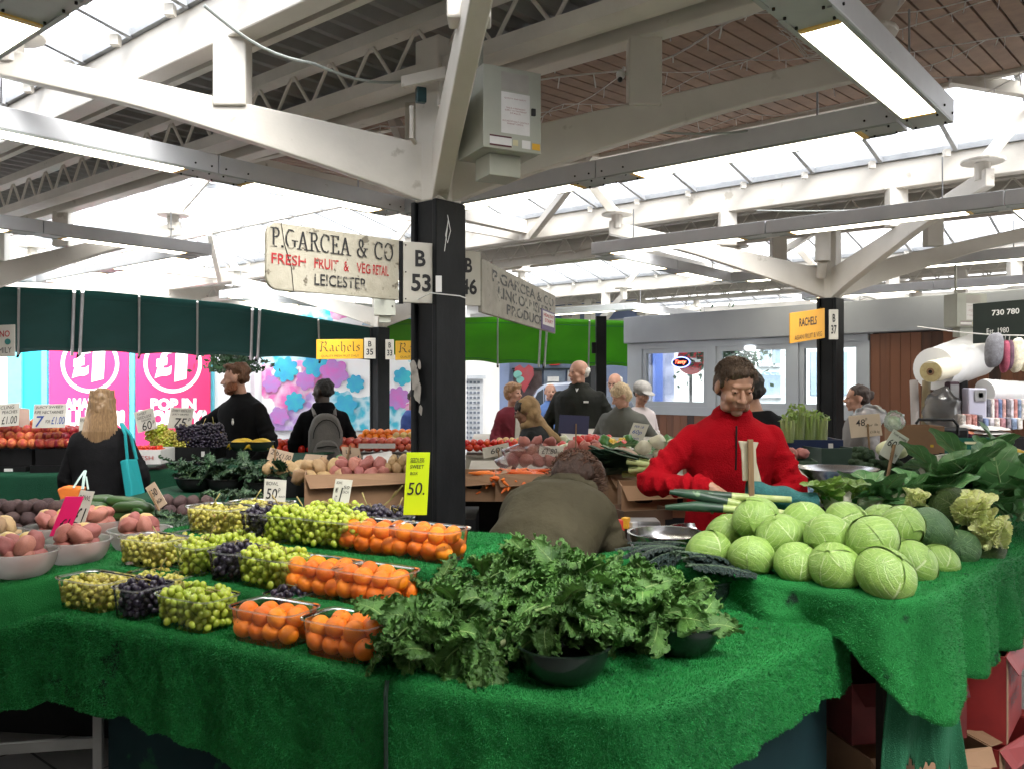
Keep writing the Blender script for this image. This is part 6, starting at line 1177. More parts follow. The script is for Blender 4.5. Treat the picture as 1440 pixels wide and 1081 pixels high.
# scale with pan
t=thing('weighing_scale',P(1190,706,3.95),'grey digital weighing scale with a wide steel pan','scale')
gpl=M('scale_grey',(.50,.49,.50),(.44,.43,.44),sc=4,rough=.4)
c=P(1195,712,4.1); Rm=Matrix.Rotation(R(-4),3,'Z')
m=MB(); m.box(c+Vec((0,.15,.03)),(.40,.30,.07),Rm); m.build('body',gpl,t,bevel=.01)
a,b,d=P(1126,706,3.93),P(1238,704,3.93),P(1132,680,4.02); u=b-a; v=d-a; m=MB(); m.poly([a,b,b+v,d],th=.03,n=u.cross(v).normalized()); m.build('display_panel',gpl,t,bevel=.004); n=u.cross(v).normalized()
for k,(x,y,w,h) in enumerate([(.04,.2,.42,.65)]): q=a+u*x+v*y+n*.003; m=MB(); m.quad(q,q+u*w,q+u*w+v*h,q+v*h); m.build('display',M('lcd_blue',(.04,.07,.16),(.12,.2,.35),sc=30,rough=.15),t)
for x,y,w in((.08,.6,.14),(.25,.6,.18),(.1,.3,.12)): q=a+u*x+v*y+n*.005; m=MB(); m.quad(q,q+u*w,q+u*w+v*.14,q+v*.14); m.build('display_row',M('lcd_light',(.3,.5,.65),rough=.3),t)
for i in range(5):
    for j in range(3): q=a+u*(.54+.05*i)+v*(.18+.24*j)+n*.004; m=MB(); m.quad(q,q+u*.035,q+u*.035+v*.16,q+v*.16,th=.003); m.build('key',M('key_grey',(.22,.22,.24),rough=.5),t)
m=MB(); c=P(1178,676,4.1); m.lathe([(.05,-.05),(.10,-.04),(.12,.0),(.16,.035),(.185,.06),(.19,.062),(.18,.058),(.12,.02),(0,.01)],c,36); m.build('pan',steel,t,smooth=True)
# broccoli, celery, squashes, cauliflowers in leaves
brm=M('broccoli_floret',(.035,.085,.03),(.02,.055,.02),sc=40,rough=.8,bump=.8,bsc=80,var=.2)
def broc():
    m=MB(); 
    for k in range(26):
        a=rnd(0,6.28); r_=rnd(0,.75); m.ell((r_*math.cos(a),r_*math.sin(a),.6*math.sqrt(1-r_*r_)),.26,nu=8,nv=6,wob=.3)
    m.ell((0,0,.1),(.8,.8,.5),nu=12,nv=8); m.tube([(0,0,0),(0,0,-.7)],[.35,.3],8); return m.mesh('b',brm,smooth=True,sharp=0)
BR=[broc() for _ in range(3)]
for k,(px,py) in enumerate([(1212,644),(1232,662),(1205,662),(1250,655),(1222,682),(1248,678),(1200,690),(1268,668),(1285,680),(1240,692),(1270,690),(1290,660),(1215,668),(1300,672)]): put(BR[k%3],'broccoli',P(px,py,4.5-.02*k+rnd(-.05,.05)),(rnd(-.5,.5),rnd(-.5,.5),rnd(0,6)),.068,'dark green broccoli head heaped behind the scale','broccoli','broccoli heads behind the scale')
sqm=M('pale_squash',(.62,.62,.40),(.55,.58,.33),sc=4,rough=.4,bump=.1); SQ=round_mesh('p',sqm,(1,1,.62),.05,24,14)
for px,py,w_ in((1255,632,'right of the 48p sign'),(1298,655,'left of the £1 card')): put(SQ,'squash',P(px,py,4.6),(0,0,0),.085,'pale round squash '+w_,'squash')
SQy=round_mesh('p',M('yellow_squash',(.72,.50,.03),(.5,.35,.03),sc=5,rough=.45,c3=(.12,.18,.03),sc3=6,th3=.62),(1.2,1,.7),.3,24,14)
for px,py,w_ in((1371,648,'left'),(1432,646,'right'),(1410,652,'middle')): put(SQy,'squash',P(px,py,4.6),(0,.2,0),.075,'knobbly yellow squash behind the big leaves, '+w_,'squash')
celm=M('wrapped_celery',(.28,.42,.10),(.50,.58,.25),sc=7,rough=.2,st=(3,3,.4),coat=.6)
for k,(px,py,w,h) in enumerate([(1108,604,.042,.15),(1121,596,.046,.19),(1137,601,.044,.17),(1153,604,.046,.16),(1146,612,.04,.14)]):
    c=P(px,py,5.0+.03*k)-Vec((0,0,h/2)); t=thing('celery',c,['leftmost','tallest','third','fourth','front'][k]+' wrapped celery head in the blue crate','celery'); m=MB()
    for q in range(9): a=q*.7; m.tube([c+Vec((math.cos(a)*w*.5,math.sin(a)*w*.4,0)),c+Vec((math.cos(a)*w*.75,math.sin(a)*w*.6,h*.6)),c+Vec((math.cos(a)*w*(.8+.2*rnd(0,1)),math.sin(a)*w*.7,h*rnd(.85,1.05)))],[.016,.012,.008],6)
    m.build('stalks',celm,t,smooth=True); m=MB()
    for q in range(60): p=c+Vec((rnd(-w,w),rnd(-w,w)*.8,h*rnd(.8,1.12))); a=Vec((rnd(-1,1),rnd(-1,1),rnd(-1,1))).normalized()*.014; b_=Vec((rnd(-1,1),rnd(-1,1),rnd(-1,1))).normalized()*.01; m.add([p-a,p-b_,p+a,p+b_],[(0,1,2,3)])
    m.build('leaves',M('celery_leaf',(.30,.42,.10),(.2,.33,.07),sc=9,rough=.5,trl=.2),t)
    m=MB(); m.grid(lambda a,b:c+Vec((math.cos(a*2*PI)*w*(1+.1*math.sin(a*25)),math.sin(a*2*PI)*w*.85,b*h*.85)),20,4); m.build('wrapper',bagm,t,smooth=True)
navy=M('navy_crate',(.015,.03,.10),(.01,.02,.07),sc=4,rough=.4); crate(P(1135,640,5.1),.34,.25,.10,R(-4),'navy blue crate holding the wrapped celery',navy,label_=(.25,.3,.08,.5,paper)); crate(P(1165,655,4.9),.22,.22,.11,R(10),'small dark green crate right of the red fleece',M('dark_green_crate',(.03,.06,.045),rough=.5))
grb=M('green_box_board',(.05,.10,.06),(.04,.08,.05),sc=4,rough=.6); carton(P(1110,680,4.6),.26,.2,.13,R(-10),'dark green box with radishes behind the red sleeve',grb,flaps=False); heap('radish',PR,P(1105,645,4.7),4,2,1,.03,X1,Y1,'pink radish in the dark green box','radish','radishes in the dark green box')
bean=M('green_bean',(.10,.2,.04),(.06,.14,.03),sc=9,rough=.5,var=.2); m=MB(); m.tube([(0,-.06,0),(0,0,.006),(0,.06,0)],[.002,.005,.002],6); BN=m.mesh('b',bean,smooth=True,sharp=0)
for k in range(110): p=P(rnd(1092,1135),rnd(672,692),4.2+rnd(-.08,.08)); put(BN,'green_bean',p,(rnd(-.2,.2),rnd(-.4,.4),rnd(0,6)),1,'thin green bean heaped between the red sleeve and the scale','bean','green beans beside the scale')
m=MB(); m.quad(P(1098,668,4.4),P(1150,672,4.4),P(1140,652,4.5),P(1100,650,4.5),th=.004); tag(m.build('sheet_of_card',cardw),'cream card sheet lying behind the green beans','card')
t=thing('price_sign',P(1113,670,4.1),'thin dark leaning card on a stake among the beans','price sign'); m=MB(); m.poly([P(a,b,4.1) for a,b in((1117,672),(1126,668),(1117,636),(1110,640))],th=.005,n=Vec((0,-1,0))); m.build('board',cardc,t); m=MB(); m.bar(P(1110,640,4.08),P(1120,690,4.08),.016,.008,up=Vec((0,-1,0))); m.build('stick',wood,t)
# teal net bag and held leeks
netm=M('teal_net',(.02,.13,.14),(.03,.19,.19),sc=60,rough=.6,bump=.5,bsc=140)
m=MB(); m.grid(lambda a,b:P(1052+b*95,692+b*14,3.62-.05*b)+Vec((0,math.cos(a*2*PI)*.05,math.sin(a*2*PI)*(.055-.02*b+.006*math.sin(b*14)))),24,16); tag(m.build('net_bag',netm,smooth=True,sharp=0),'teal net bag lying on the cabbages in front of the red fleece','bag')
# cauliflowers wrapped in leaves on the right
PLM=[leaf_mesh('leaf',palel,.17,.13,curl=c,ruf=.006,nr=3,cup=.5,seed=60+k,stalk=.05,ex=.5,frill=.005,frn=9) for k,c in enumerate((.35,.5,.6))]
cauls=[(1270,705,3.65,0,'beside the curled card edge'),(1175,700,3.6,1,'left, in front of the scale'),(1225,705,3.7,0,'between scale and stake'),(1330,680,3.85,0,'under the £1 card'),(1400,690,3.8,0,'at the right edge, upper'),(1430,715,3.7,0,'at the right edge, lower'),(1370,665,4.15,0,'behind, right of the £1 card'),(1300,700,3.7,0,'in the middle of the leaves'),(1360,700,3.75,0,'behind the pale hearts'),(1425,660,4.1,0,'farthest right at the back')]
for k,(px,py,Y,lt,w_) in enumerate(cauls):
    c=P(px,py+18,Y); t=leafbunch('cauliflower',c,LL if lt else BL,9,'leafy cauliflower '+w_,'cauliflower',sp=(.5,1.4),sc=(.72 if k in(0,1,2,7,8) else .98) if not lt else .8,jit=.04,roll=.4); m=MB()
    if k in(0,1,2): m.ell(c+Vec((0,0,.05)),(.06,.06,.05),nu=16,nv=12,wob=.3); m.build('curd',cauh,t,smooth=True)
def wedge(pts,Y,lab):
    m=MB(); c=sum([P(a,b,Y) for a,b in pts],Vec((0,0,0)))/len(pts)
    def fn(a,b):
        an=a*2*PI; k=a*len(pts); i=int(k)%len(pts); f=k-int(k); p=P(*pts[i],Y).lerp(P(*pts[(i+1)%len(pts)],Y),f); q=c.lerp(p,math.sin(b*PI/2)); q.y-=.05*math.cos(b*PI/2)+.008*noise.noise(q*40); q.z+=.004*noise.noise(q*60); return q
    m.grid(fn,48,14); m.ell(c+Vec((0,.03,0)),(.05,.05,.06),nu=12,nv=8); tag(m.build('pale_heart',palel,smooth=True,sharp=0),lab,'cauliflower')
for px,py,Y,sc_,n,az,lab in ((1366,742,3.35,1.0,11,-.5,'pale yellow pointed heart leaning among the dark leaves'),(1402,772,3.28,.8,10,-.8,'creamy white frilled heart at the cloth edge'),(1284,718,3.4,.62,9,0,'small pale green heart above the cabbages'),(1385,750,3.4,.9,9,-.6,'second pale heart between the pointed one and the frilled one')):
    t=leafbunch('cauliflower',P(px,py,Y),PLM,n,lab,'cauliflower',sp=(1.32,1.62),sc=sc_*.85,jit=.02,roll=.3); t.rotation_euler=(.25,az*.5,0)
# ---------------- textile stall
t=thing('market_table',(5.2,8.2,0),'dark fronted trestle table of the textile stall','table'); z=1.02; prism([(3.9,7.6),(6.2,7.3),(6.4,8.8),(4.0,8.9)],z-.03,z,M('white_table_sheet',(.6,.6,.58),sc=3),'table_top',t); prism([(3.95,7.65),(6.2,7.35),(6.4,8.7),(4.1,8.8)],0,z-.04,blk,'base',t)
def roll(a,b,r,mat,lab,core=True,name='fabric_roll',r2=None):
    a=Vec(a);b=Vec(b); t=thing(name,a,lab,'roll'); m=MB(); n=26; pts=[a.lerp(b,k/n)+Vec((0,0,.012*noise.noise(Vec((k*.4,r*9,0))))) for k in range(n+1)]; m.tube(pts,[r*(1+.03*noise.noise(Vec((k*.5,1,r*30))))*(1 if r2 is None else 1+(r2/r-1)*k/n) for k in range(n+1)],28); m.build('cloth',mat,t,smooth=True)
    if core:
        d=(a-b).normalized(); m=MB(); m.tube([a+d*.002,a+d*.01],[r*.97,r*.96],24); m.build('end',M('foam_edge',(.55,.46,.24),(.45,.36,.18),sc=30,rough=.8),t); m=MB(); m.tube([a+d*.011,a+d*.014],[r*.35,r*.35],16); m.build('cardboard_core',card,t); m=MB(); m.tube([a+d*.015,a+d*.017],[r*.17]*2,12); m.build('core_hole',gap_m,t)
    return t
wf=M('white_wadding',(.80,.80,.80),(.70,.71,.73),sc=2,rough=.35,coat=.3); crf=M('cream_wadding',(.78,.74,.60),(.72,.66,.52),sc=3,rough=.6)
roll(P(1313,520,7.75),P(1371,500,8.25),.19,wf,'big white wadding roll in plastic on top of the textile stall',core=False,r2=.21)
roll(P(1309,523,7.35),P(1368,510,8.2),.092,crf,'cream foam roll showing its round end in front of the white roll')
roll(P(1385,550,7.7),P(1450,553,7.9),.105,wf,'white fabric roll lying on the right of the textile stall',core=False)
roll(P(1288,620,7.5),P(1285,535,7.6),.035,M('grey_tube',(.35,.32,.31),sc=4),'grey cloth roll standing upright at the left of the textile stall',core=False); roll(P(1300,620,7.55),P(1303,535,7.6),.035,M('khaki_tube',(.32,.26,.15),sc=4),'khaki cloth roll standing upright beside the grey one',core=False); roll(P(1290,620,7.65),P(1287,538,7.7),.03,M('rust_tube',(.28,.13,.08),sc=4),'rust brown roll end behind the grey cloth roll',core=False)
bag(P(1325,612,7.5),(.16,.12,.20),'crinkled clear bag over black cloth on the textile stall',GL('grey_bag',(.75,.76,.78),tr=.6,rough=.15,fr=1.5),seed=5)
bag(P(1328,612,7.65),(.14,.10,.19),'black cloth bundle inside the crinkled bag',blk,seed=6)
def flatbox(px0,px1,py0,py1,Y,d,mat,lab,name='bedding_pack',yaw=0,inner=None,cat='pack'):
    a=P((px0+px1)/2,py1,Y); w=(px1-px0)/F*Y;h=(py1-py0)/F*Y; Rm=Matrix.Rotation(yaw,3,'Z'); t=thing(name,a,lab,cat); m=MB(); m.box(a+Vec((0,d/2,h/2)),(w,d,h),Rm); m.build('pack',mat,t,bevel=.012)
    if inner: 
        for x,z,ww,hh,mt in inner: m=MB(); q=a+Vec((x*w,-.012,z*h)); m.quad(q,q+Vec((ww*w,0,0)),q+Vec((ww*w,0,hh*h)),q+Vec((0,0,hh*h)),th=.004); m.build('label',mt,t)
    return t
gr1=M('mid_grey_cloth',(.22,.22,.23),(.16,.16,.17),sc=5,rough=.8); plum=M('plum_cloth',(.06,.03,.04),(.04,.02,.03),sc=5,rough=.8)
flatbox(1335,1350,537,618,7.6,.1,plum,'dark plum folded cloth standing behind the shopping bag',inner=[(-.45,.35,.8,.6,gr1)]); flatbox(1350,1362,535,600,7.9,.1,blk,'black folded cloth at the middle of the textile stall')
flatbox(1362,1388,546,598,7.5,.12,M('lilac_pack',(.45,.45,.55),(.40,.40,.5),sc=3,rough=.3),'lilac grey bedding pack with dark square picture',inner=[(-.2,.65,.6,.3,gr1),(-.0,.75,.25,.13,cardw),(.0,.05,.25,.1,gr1)])
cols_=[(.08,.08,.1),(.45,.42,.40),(.30,.14,.16),(.10,.14,.26),(.40,.22,.20),(.12,.10,.12),(.35,.33,.36),(.42,.18,.16),(.15,.2,.3),(.5,.45,.42)]
for k in range(10): flatbox(1389+k*5.4,1394+k*5.4,561,590,7.6,.2,M('cloth_colour_%d'%k,cols_[k],tuple(x*1.7+.05 for x in cols_[k]),sc=22,rough=.8,lo=.45,hi=.55),'folded cloth standing on edge, %s in the upper row of the textile stall'%['first','second','third','fourth','fifth','sixth','seventh','eighth','ninth','last'][k],name='folded_cloth',cat='cloth')
for k in range(11): flatbox(1352+k*8,1359+k*8,583 if k<4 else 588,604,7.35,.2,M('cloth_colour_%d'%((k*3+1)%10),cols_[(k*3+1)%10]),'folded cloth standing on edge, %s in the lower row of the textile stall'%['first','second','third','fourth','fifth','sixth','seventh','eighth','ninth','tenth','last'][k],name='folded_cloth',cat='cloth')
for k,(px0,px1,py,c,w_) in enumerate([(1350,1372,607,(.5,.18,.1),'orange'),(1356,1384,613,(.16,.03,.13),'purple'),(1384,1424,602,(.6,.58,.56),'white'),(1383,1426,608,(.6,.57,.54),'cream'),(1386,1428,614,(.2,.13,.11),'brown'),(1368,1382,600,(.7,.7,.7),'small white'),(1322,1352,616,(.72,.72,.72),'wide white')]):
    m=MB(); a=P((px0+px1)/2,py+3,7.0); w=(px1-px0)/F*7; m.grid(lambda u,v:a+Vec(((u-.5)*w*(1-.1*v),.25*v,.028*math.sin(PI*min(1,max(0,v)))**.3*(math.sin(PI*u)**.3)+.008*noise.noise(Vec((u*6,v*4,k))))),18,10); tag(m.build('folded_cloth',M('flat_cloth_%d'%k,c,rough=.85),smooth=True,sharp=0),w_+' folded cloth lying flat on the front of the textile stall','cloth')
crate(P(1352,641,6.9),.40,.28,.155,R(-2),'green plastic crate with a pale handle under the white cloths',M('green_crate',(.0,.09,.055),(.0,.075,.045),sc=3,rough=.35),label_=(-.12,.68,.26,.13,M('cream_handle',(.6,.58,.35),rough=.4)))
crate(P(1415,641,6.9),.5,.28,.15,R(-2),'black plastic crate right of the green crate',blk)
carton(P(1285,638,6.0),.31,.26,.20,R(-6),'open brown cardboard box with a small yellow banana mark',card,flaps=False,label_=(.2,.28,.07,.09,M('yellow_mark',(.75,.5,.03))))
crate(P(1285,648,5.9),.34,.3,.06,R(-6),'black fair trade fruit tray below the open brown box',blk); 
bowl_=MB(); bowl_.tube([P(1288,596,6.8),P(1292,590,6.8),P(1340,590,6.8),P(1347,598,6.8),P(1347,612,6.8)],.012,8); t=thing('trolley_bag',P(1320,618,6.9),'black shopping basket with a curved handle behind the brown box','basket'); bowl_.build('handle',blk,t,smooth=True); m=MB(); m.box(P(1325,612,6.95),(.34,.2,.13)); m.build('basket',blk,t,bevel=.02)
# hanging cushions
m=MB(); pts=[P(1290,460,7.4),P(1350,468,7.2),P(1400,472,7.0),P(1460,473,6.9)]; m.tube(pts,.006,6); tag(m.build('washing_line',wire),'thin line strung above the textile stall carrying cushions','line')
for k,(px,py,w,h,c,lab) in enumerate([(1398,493,.075,.14,(.16,.16,.18),'dark grey patterned cushion'),(1413,502,.035,.13,(.28,.06,.10),'narrow maroon striped cushion'),(1419,500,.03,.12,(.12,.06,.09),'narrow plum cushion'),(1430,500,.055,.14,(.66,.60,.46),'cream fluffy cushion'),(1442,500,.04,.13,(.6,.55,.42),'second cream cushion at the right edge')]):
    t=thing('hanging_cushion',P(px,py,7.0),lab+' hanging from the line','cushion'); m=MB(); v,f=sph(16,12); m.add([P(px,py,7.0)+Vec((math.copysign(abs(p[0])**.7,p[0])*w,p[1]*.05,math.copysign(abs(p[2])**.7,p[2])*h+p[0]*.03)) for p in v],f); m.build('cushion',M('cushion_%d'%k,c,tuple(x*1.6 for x in c),sc=30,rough=.9,bump=.4),t,smooth=True,sharp=0); m=MB(); m.tube([P(px,py,7.0)+Vec((0,0,h*.95)),P(px+1,472,7.0)],.004,5); m.build('hook',alu,t)
# clear bag by the woman on the right
bag(P(1224,602,5.6),(.11,.08,.075),'crinkled clear plastic bag beside the woman on the right',GL('grey_bag2',(.8,.8,.82),tr=.55,rough=.2,fr=1.5),seed=9)
bag(P(1258,606,5.0),(.06,.05,.06),'clear bag of green salad behind the 48p card',bagm,seed=12); bag(P(1256,606,5.05),(.045,.04,.045),'green salad inside the clear bag',M('salad',(.15,.3,.1),(.4,.5,.3),sc=14),seed=13)
# ---------------- people: one continuous remeshed body each, with clothing and hair as children
def skinm(n,c,c2=None): return M(n,c,c2 or tuple(x*.85 for x in c),sc=18,rough=.5,sss=.12,bump=.05,bsc=60)
eyem=M('eye_dark',(.02,.015,.012),rough=.2); eyew=M('eye_white',(.6,.58,.55),rough=.2)
def fuse(mb,name,mats,parent,vox,smooth=3,assign=None,noiseamp=0,nsc=9,org=None,fold=None,crease=.35):
    me=mb.mesh('tmp',mats[0]); ob=bpy.data.objects.new('tmp',me); COL.objects.link(ob)
    r=ob.modifiers.new('r','REMESH'); r.mode='VOXEL'; r.voxel_size=vox; r.use_smooth_shade=True
    s=ob.modifiers.new('s','SMOOTH'); s.factor=.5; s.iterations=smooth
    dg=bpy.context.evaluated_depsgraph_get(); me2=bpy.data.meshes.new_from_object(ob.evaluated_get(dg)); bpy.data.objects.remove(ob); bpy.data.meshes.remove(me)
    me2.name=name; me2.materials.clear()
    for m in mats: me2.materials.append(m)
    n=len(me2.vertices); co=np.empty(n*3,dtype=np.float32); me2.vertices.foreach_get('co',co); co=co.reshape(-1,3)
    if noiseamp or fold:
        no=np.empty(n*3,dtype=np.float32); me2.vertices.foreach_get('normal',no); no=no.reshape(-1,3)
        d=np.array([noise.noise(Vec((p[0]*nsc,p[1]*nsc,p[2]*nsc*.8)))*noiseamp+noise.noise(Vec((p[0]*nsc*2.6,p[1]*nsc*2.6,p[2]*nsc*1.5+7)))*noiseamp*.5-noiseamp*crease*max(0,1-5*abs(noise.noise(Vec((p[0]*nsc*.8+p[2]*nsc*.5,p[1]*nsc*.8,p[2]*nsc*1.1+3)))))**2 for p in co])
        co=co+no*d[:,None]
    if assign:
        pn=len(me2.polygons); ce=np.empty(pn*3,dtype=np.float32); me2.polygons.foreach_get('center',ce); ce=ce.reshape(-1,3); idx=np.zeros(pn,dtype=np.int32)
        for fn,k in assign: idx[fn(ce)]=k
        me2.polygons.foreach_set('material_index',idx)
    o0=ROOT[parent.name]; co=co-np.array(tuple(o0)); me2.vertices.foreach_set('co',co.astype(np.float32).ravel()); me2.update()
    me2.polygons.foreach_set('use_smooth',[True]*len(me2.polygons))
    q=bpy.data.objects.new(name,me2); COL.objects.link(q); q.parent=parent; return q
def loft(mb,rings,n=20):
    """rings: (centre Vec, right*rx Vec, fwd*ry Vec)"""
    v=[];f=[]
    for c,a,b in rings:
        for k in range(n): t=2*PI*k/n; v.append(c+a*math.cos(t)+b*math.sin(t))
    for i in range(len(rings)-1):
        for k in range(n): l=(k+1)%n; f.append((i*n+k,i*n+l,(i+1)*n+l,(i+1)*n+k))
    f.append(tuple(range(n))[::-1]); f.append(tuple((len(rings)-1)*n+k for k in range(n))); mb.add(v,f)
def hand(mb,w,d,pn,s,curl=.5,thumb=1):
    """palm from wrist w along d, palm normal pn; five separate fingers"""
    d=d.normalized(); pn=(pn-d*pn.dot(d)).normalized(); x=d.cross(pn)*thumb
    mb.cap(w,w+d*.03*s,.024*s,.026*s,10); 
    for k in(-1.2,-.4,.4,1.2): mb.cap(w+d*.025*s+x*k*.014*s,w+d*.085*s+x*k*.018*s,.0125*s,.011*s,8)
    for k,L in zip((1.5,.5,-.5,-1.5),(.068,.078,.073,.056)):
        p=w+d*.085*s+x*k*.0175*s; dd=d.copy(); r=.0088*s
        for q,f in enumerate((.45,.32,.23)):
            Rq=Matrix.Rotation(curl*(.55+.35*q),3,x*thumb if False else d.cross(pn)); dd=Rq@dd if (Rq@dd).dot(pn)>dd.dot(pn) else Rq.inverted()@dd
            e=p+dd*L*f*s; mb.cap(p,e,r,r*.92,8); p=e; r*=.92
    p=w+d*.025*s+x*.024*s; dd=(d*.55+x*.75+pn*.25*curl).normalized(); e=p+dd*.045*s; mb.cap(p,e,.0125*s,.0105*s,8); dd=(dd+d*.4+pn*.5*curl).normalized(); mb.cap(e,e+dd*.032*s,.0105*s,.009*s,8)
def person(lab,x,y,ang,H=1.75,skin=None,lean=0,turn=0,yaw=0,pitch=0,arms=None,top=None,topc=None,hem=.86,trous=None,hair=None,hairc=None,hairf=None,bulk=1,belly=0,vox=.012,sleeve=1,collar=0,beard=None,legs=True,eyes=True,apron=None,female=0,z0=0,nsc=9,namp=.010,brow=None,headup=0,glasses=False,mouth=(.25,.08,.07),stubble=None,hvox=None,shirt=None,curl=.5,tw=1,lean_side=0,wrk=1.0):
    s=H/1.75; t=thing('person',(x,y,z0),lab,'person'); F_=Vec((math.sin(ang),math.cos(ang),0)); Rt=Vec((math.cos(ang),-math.sin(ang),0)); U=Vec((0,0,1)); o=Vec((x,y,z0))
    piv=.95
    def Lp(v,up=True): # local (x right, y forward, z up) at 1.75 m -> world
        X,Y,Z=v
        if up and Z>piv: h=Z-piv; Y,Z=Y*math.cos(lean)+h*math.sin(lean),piv+h*math.cos(lean)-Y*math.sin(lean); X+=h*math.sin(lean_side)
        return o+(Rt*X+F_*Y+U*Z)*s
    def ring(z,rx,ry,y=0,k=1,rad=0):
        c=Lp((0,y,z)); up=z>piv; fw=(F_*math.cos(lean)-U*math.sin(lean)) if up else F_; return (c,Rt*(rx*k+rad)*s,fw*(ry*k+rad)*s)
    bw=bulk
    body=MB(); sh=.185*(1 if not female else .9)*bw
    tors=[(.90,.155,.10),(1.0,.145,.10),(1.12,.135,.10),(1.25,.155,.11),(1.36,.165,.105),(1.43,.12,.08),(1.47,.06,.06)]
    loft(body,[ring(z,a*bw*.9,b*bw*.88,0) for z,a,b in tors])
    neck=Lp((0,.0,1.45)); hc=Lp((0,.035+headup*0,1.625+headup))
    # head frame
    hb=ang+yaw; hf=Vec((math.sin(hb),math.cos(hb),0)); hr=Vec((math.cos(hb),-math.sin(hb),0)); pt=pitch
    hfw=hf*math.cos(pt)-U*math.sin(pt); hup=U*math.cos(pt)+hf*math.sin(pt); Hm=Matrix((hr,hfw,hup)).transposed()
    hq=lambda a,b,c:hc+(hr*a+hfw*b+hup*c)*s
    body.cap(neck,hq(0,-.015,-.05),.055*s,.05*s,12)
    E=lambda c,r:body.ell(hq(*c),[q*s for q in r],Hm,16,12)
    E((0,-.012,.03),(.076,.095,.084)); E((0,.022,-.04),(.062,.068,.070)); E((0,.058,-.098),(.026,.024,.018)); E((0,.074,.028),(.046,.013,.012))
    for q in(-1,1): E((q*.036,.058,-.028),(.026,.026,.028)); E((q*.079,-.005,-.008),(.010,.02,.03)); E((q*.045,.03,-.08),(.02,.035,.025)); E((q*.031,.077,.006),(.014,.012,.010)); E((q*.014,.098,-.032),(.009,.012,.008))
    body.cap(hq(0,.088,.008),hq(0,.112,-.028),.007*s,.013*s,10); body.cap(hq(-.02,.086,-.061),hq(.02,.086,-.061),.006*s,.006*s,8); body.cap(hq(-.016,.084,-.071),hq(.016,.084,-.071),.0065*s,.0065*s,8)
    A={-1:((-.26*bw,-.03,1.13),(-.25*bw,.10,.90)),1:((.26*bw,-.03,1.13),(.25*bw,.10,.90))}
    if arms: A.update(arms)
    J={}
    for q in(-1,1):
        S_=Lp((q*sh*.86,0,1.375)); el,wr=A[q][:2]; El=Lp(el,False) if len(A[q])<4 else Lp(el); Wr=Lp(wr,False); J[q]=(S_,El,Wr)
        body.cap(S_,El,.045*s,.036*s,12); body.cap(El,Wr,.038*s,.026*s,12)
        d=(Wr-El).normalized(); hd=(A[q][2] if len(A[q])>2 and A[q][2] is not None else None); dd=d if hd is None else (Rt*hd[0]+F_*hd[1]+U*hd[2]).normalized()
        pn=(-Rt*q*.6+F_*.4-U*.2) if len(A[q])<4 or A[q][3] is None else (Rt*A[q][3][0]+F_*A[q][3][1]+U*A[q][3][2])
        hand(body,Wr,dd,pn,s,curl,thumb=-1 if q==1 else 1)
    for q in(-1,1):
        body.cap(Lp((q*.09,0,.92),False),Lp((q*.10,.02,.5),False),.082*s*bw,.052*s,12); body.cap(Lp((q*.10,.02,.5),False),Lp((q*.10,0,.09),False),.05*s,.036*s,12); body.cap(Lp((q*.10,0,.04),False),Lp((q*.11,.15,.03),False),.04*s,.035*s,10)
    def near(pts,r):
        P_=np.array([tuple(hq(*p)) for p in pts])
        return lambda ce:(np.min(np.linalg.norm(ce[:,None,:]-P_[None],axis=2),axis=1)<r*s)
    mats=[skin,eyem,skinm('lips_%.2f'%mouth[0],mouth),M('brow_%s'%(hairc.name if hairc else 'x'),(.04,.03,.02)) if brow is None else brow]; asg=[]
    if eyes:
        asg=[(near([(q*.031+d,.090,.004) for q in(-1,1) for d in(-.007,0,.007)],.0050 if vox<.0092 else .009),1),(near([(d,.094,-.066) for d in(-.016,-.008,0,.008,.016)],.0055 if vox<.0092 else .009),2),(near([(q*.031+d,.092,.027) for q in(-1,1) for d in(-.014,-.005,.005,.014)],.0040 if vox<.0092 else .007),3)]
    if stubble:
        mats.append(stubble); k=len(mats)-1
        asg.insert(0,(near([(a,.03+.05*(1-abs(a)/.06),c) for a in(-.055,-.04,-.02,0,.02,.04,.055) for c in(-.055,-.075,-.095)],.030),k))
    fuse(body,'body',mats,t,hvox or vox*.75,2,asg)
    # trousers, shoes
    if trous and legs:
        m=MB(); loft(m,[ring(z,a*bw,b*bw,0,rad=.012) for z,a,b in((.84,.15,.11),(.95,.155,.105),(1.03,.145,.1))])
        for q in(-1,1): m.cap(Lp((q*.09,0,.90),False),Lp((q*.10,.02,.5),False),.098*s*bw,.072*s,12); m.cap(Lp((q*.10,.02,.5),False),Lp((q*.10,.0,.12),False),.070*s,.06*s,12)
        fuse(m,'trousers',[trous],t,.016,3,noiseamp=.008)
        m=MB()
        for q in(-1,1): m.cap(Lp((q*.10,-.03,.05),False),Lp((q*.115,.17,.04),False),.052*s,.042*s,10)
        fuse(m,'shoes',[ink],t,.014,2)
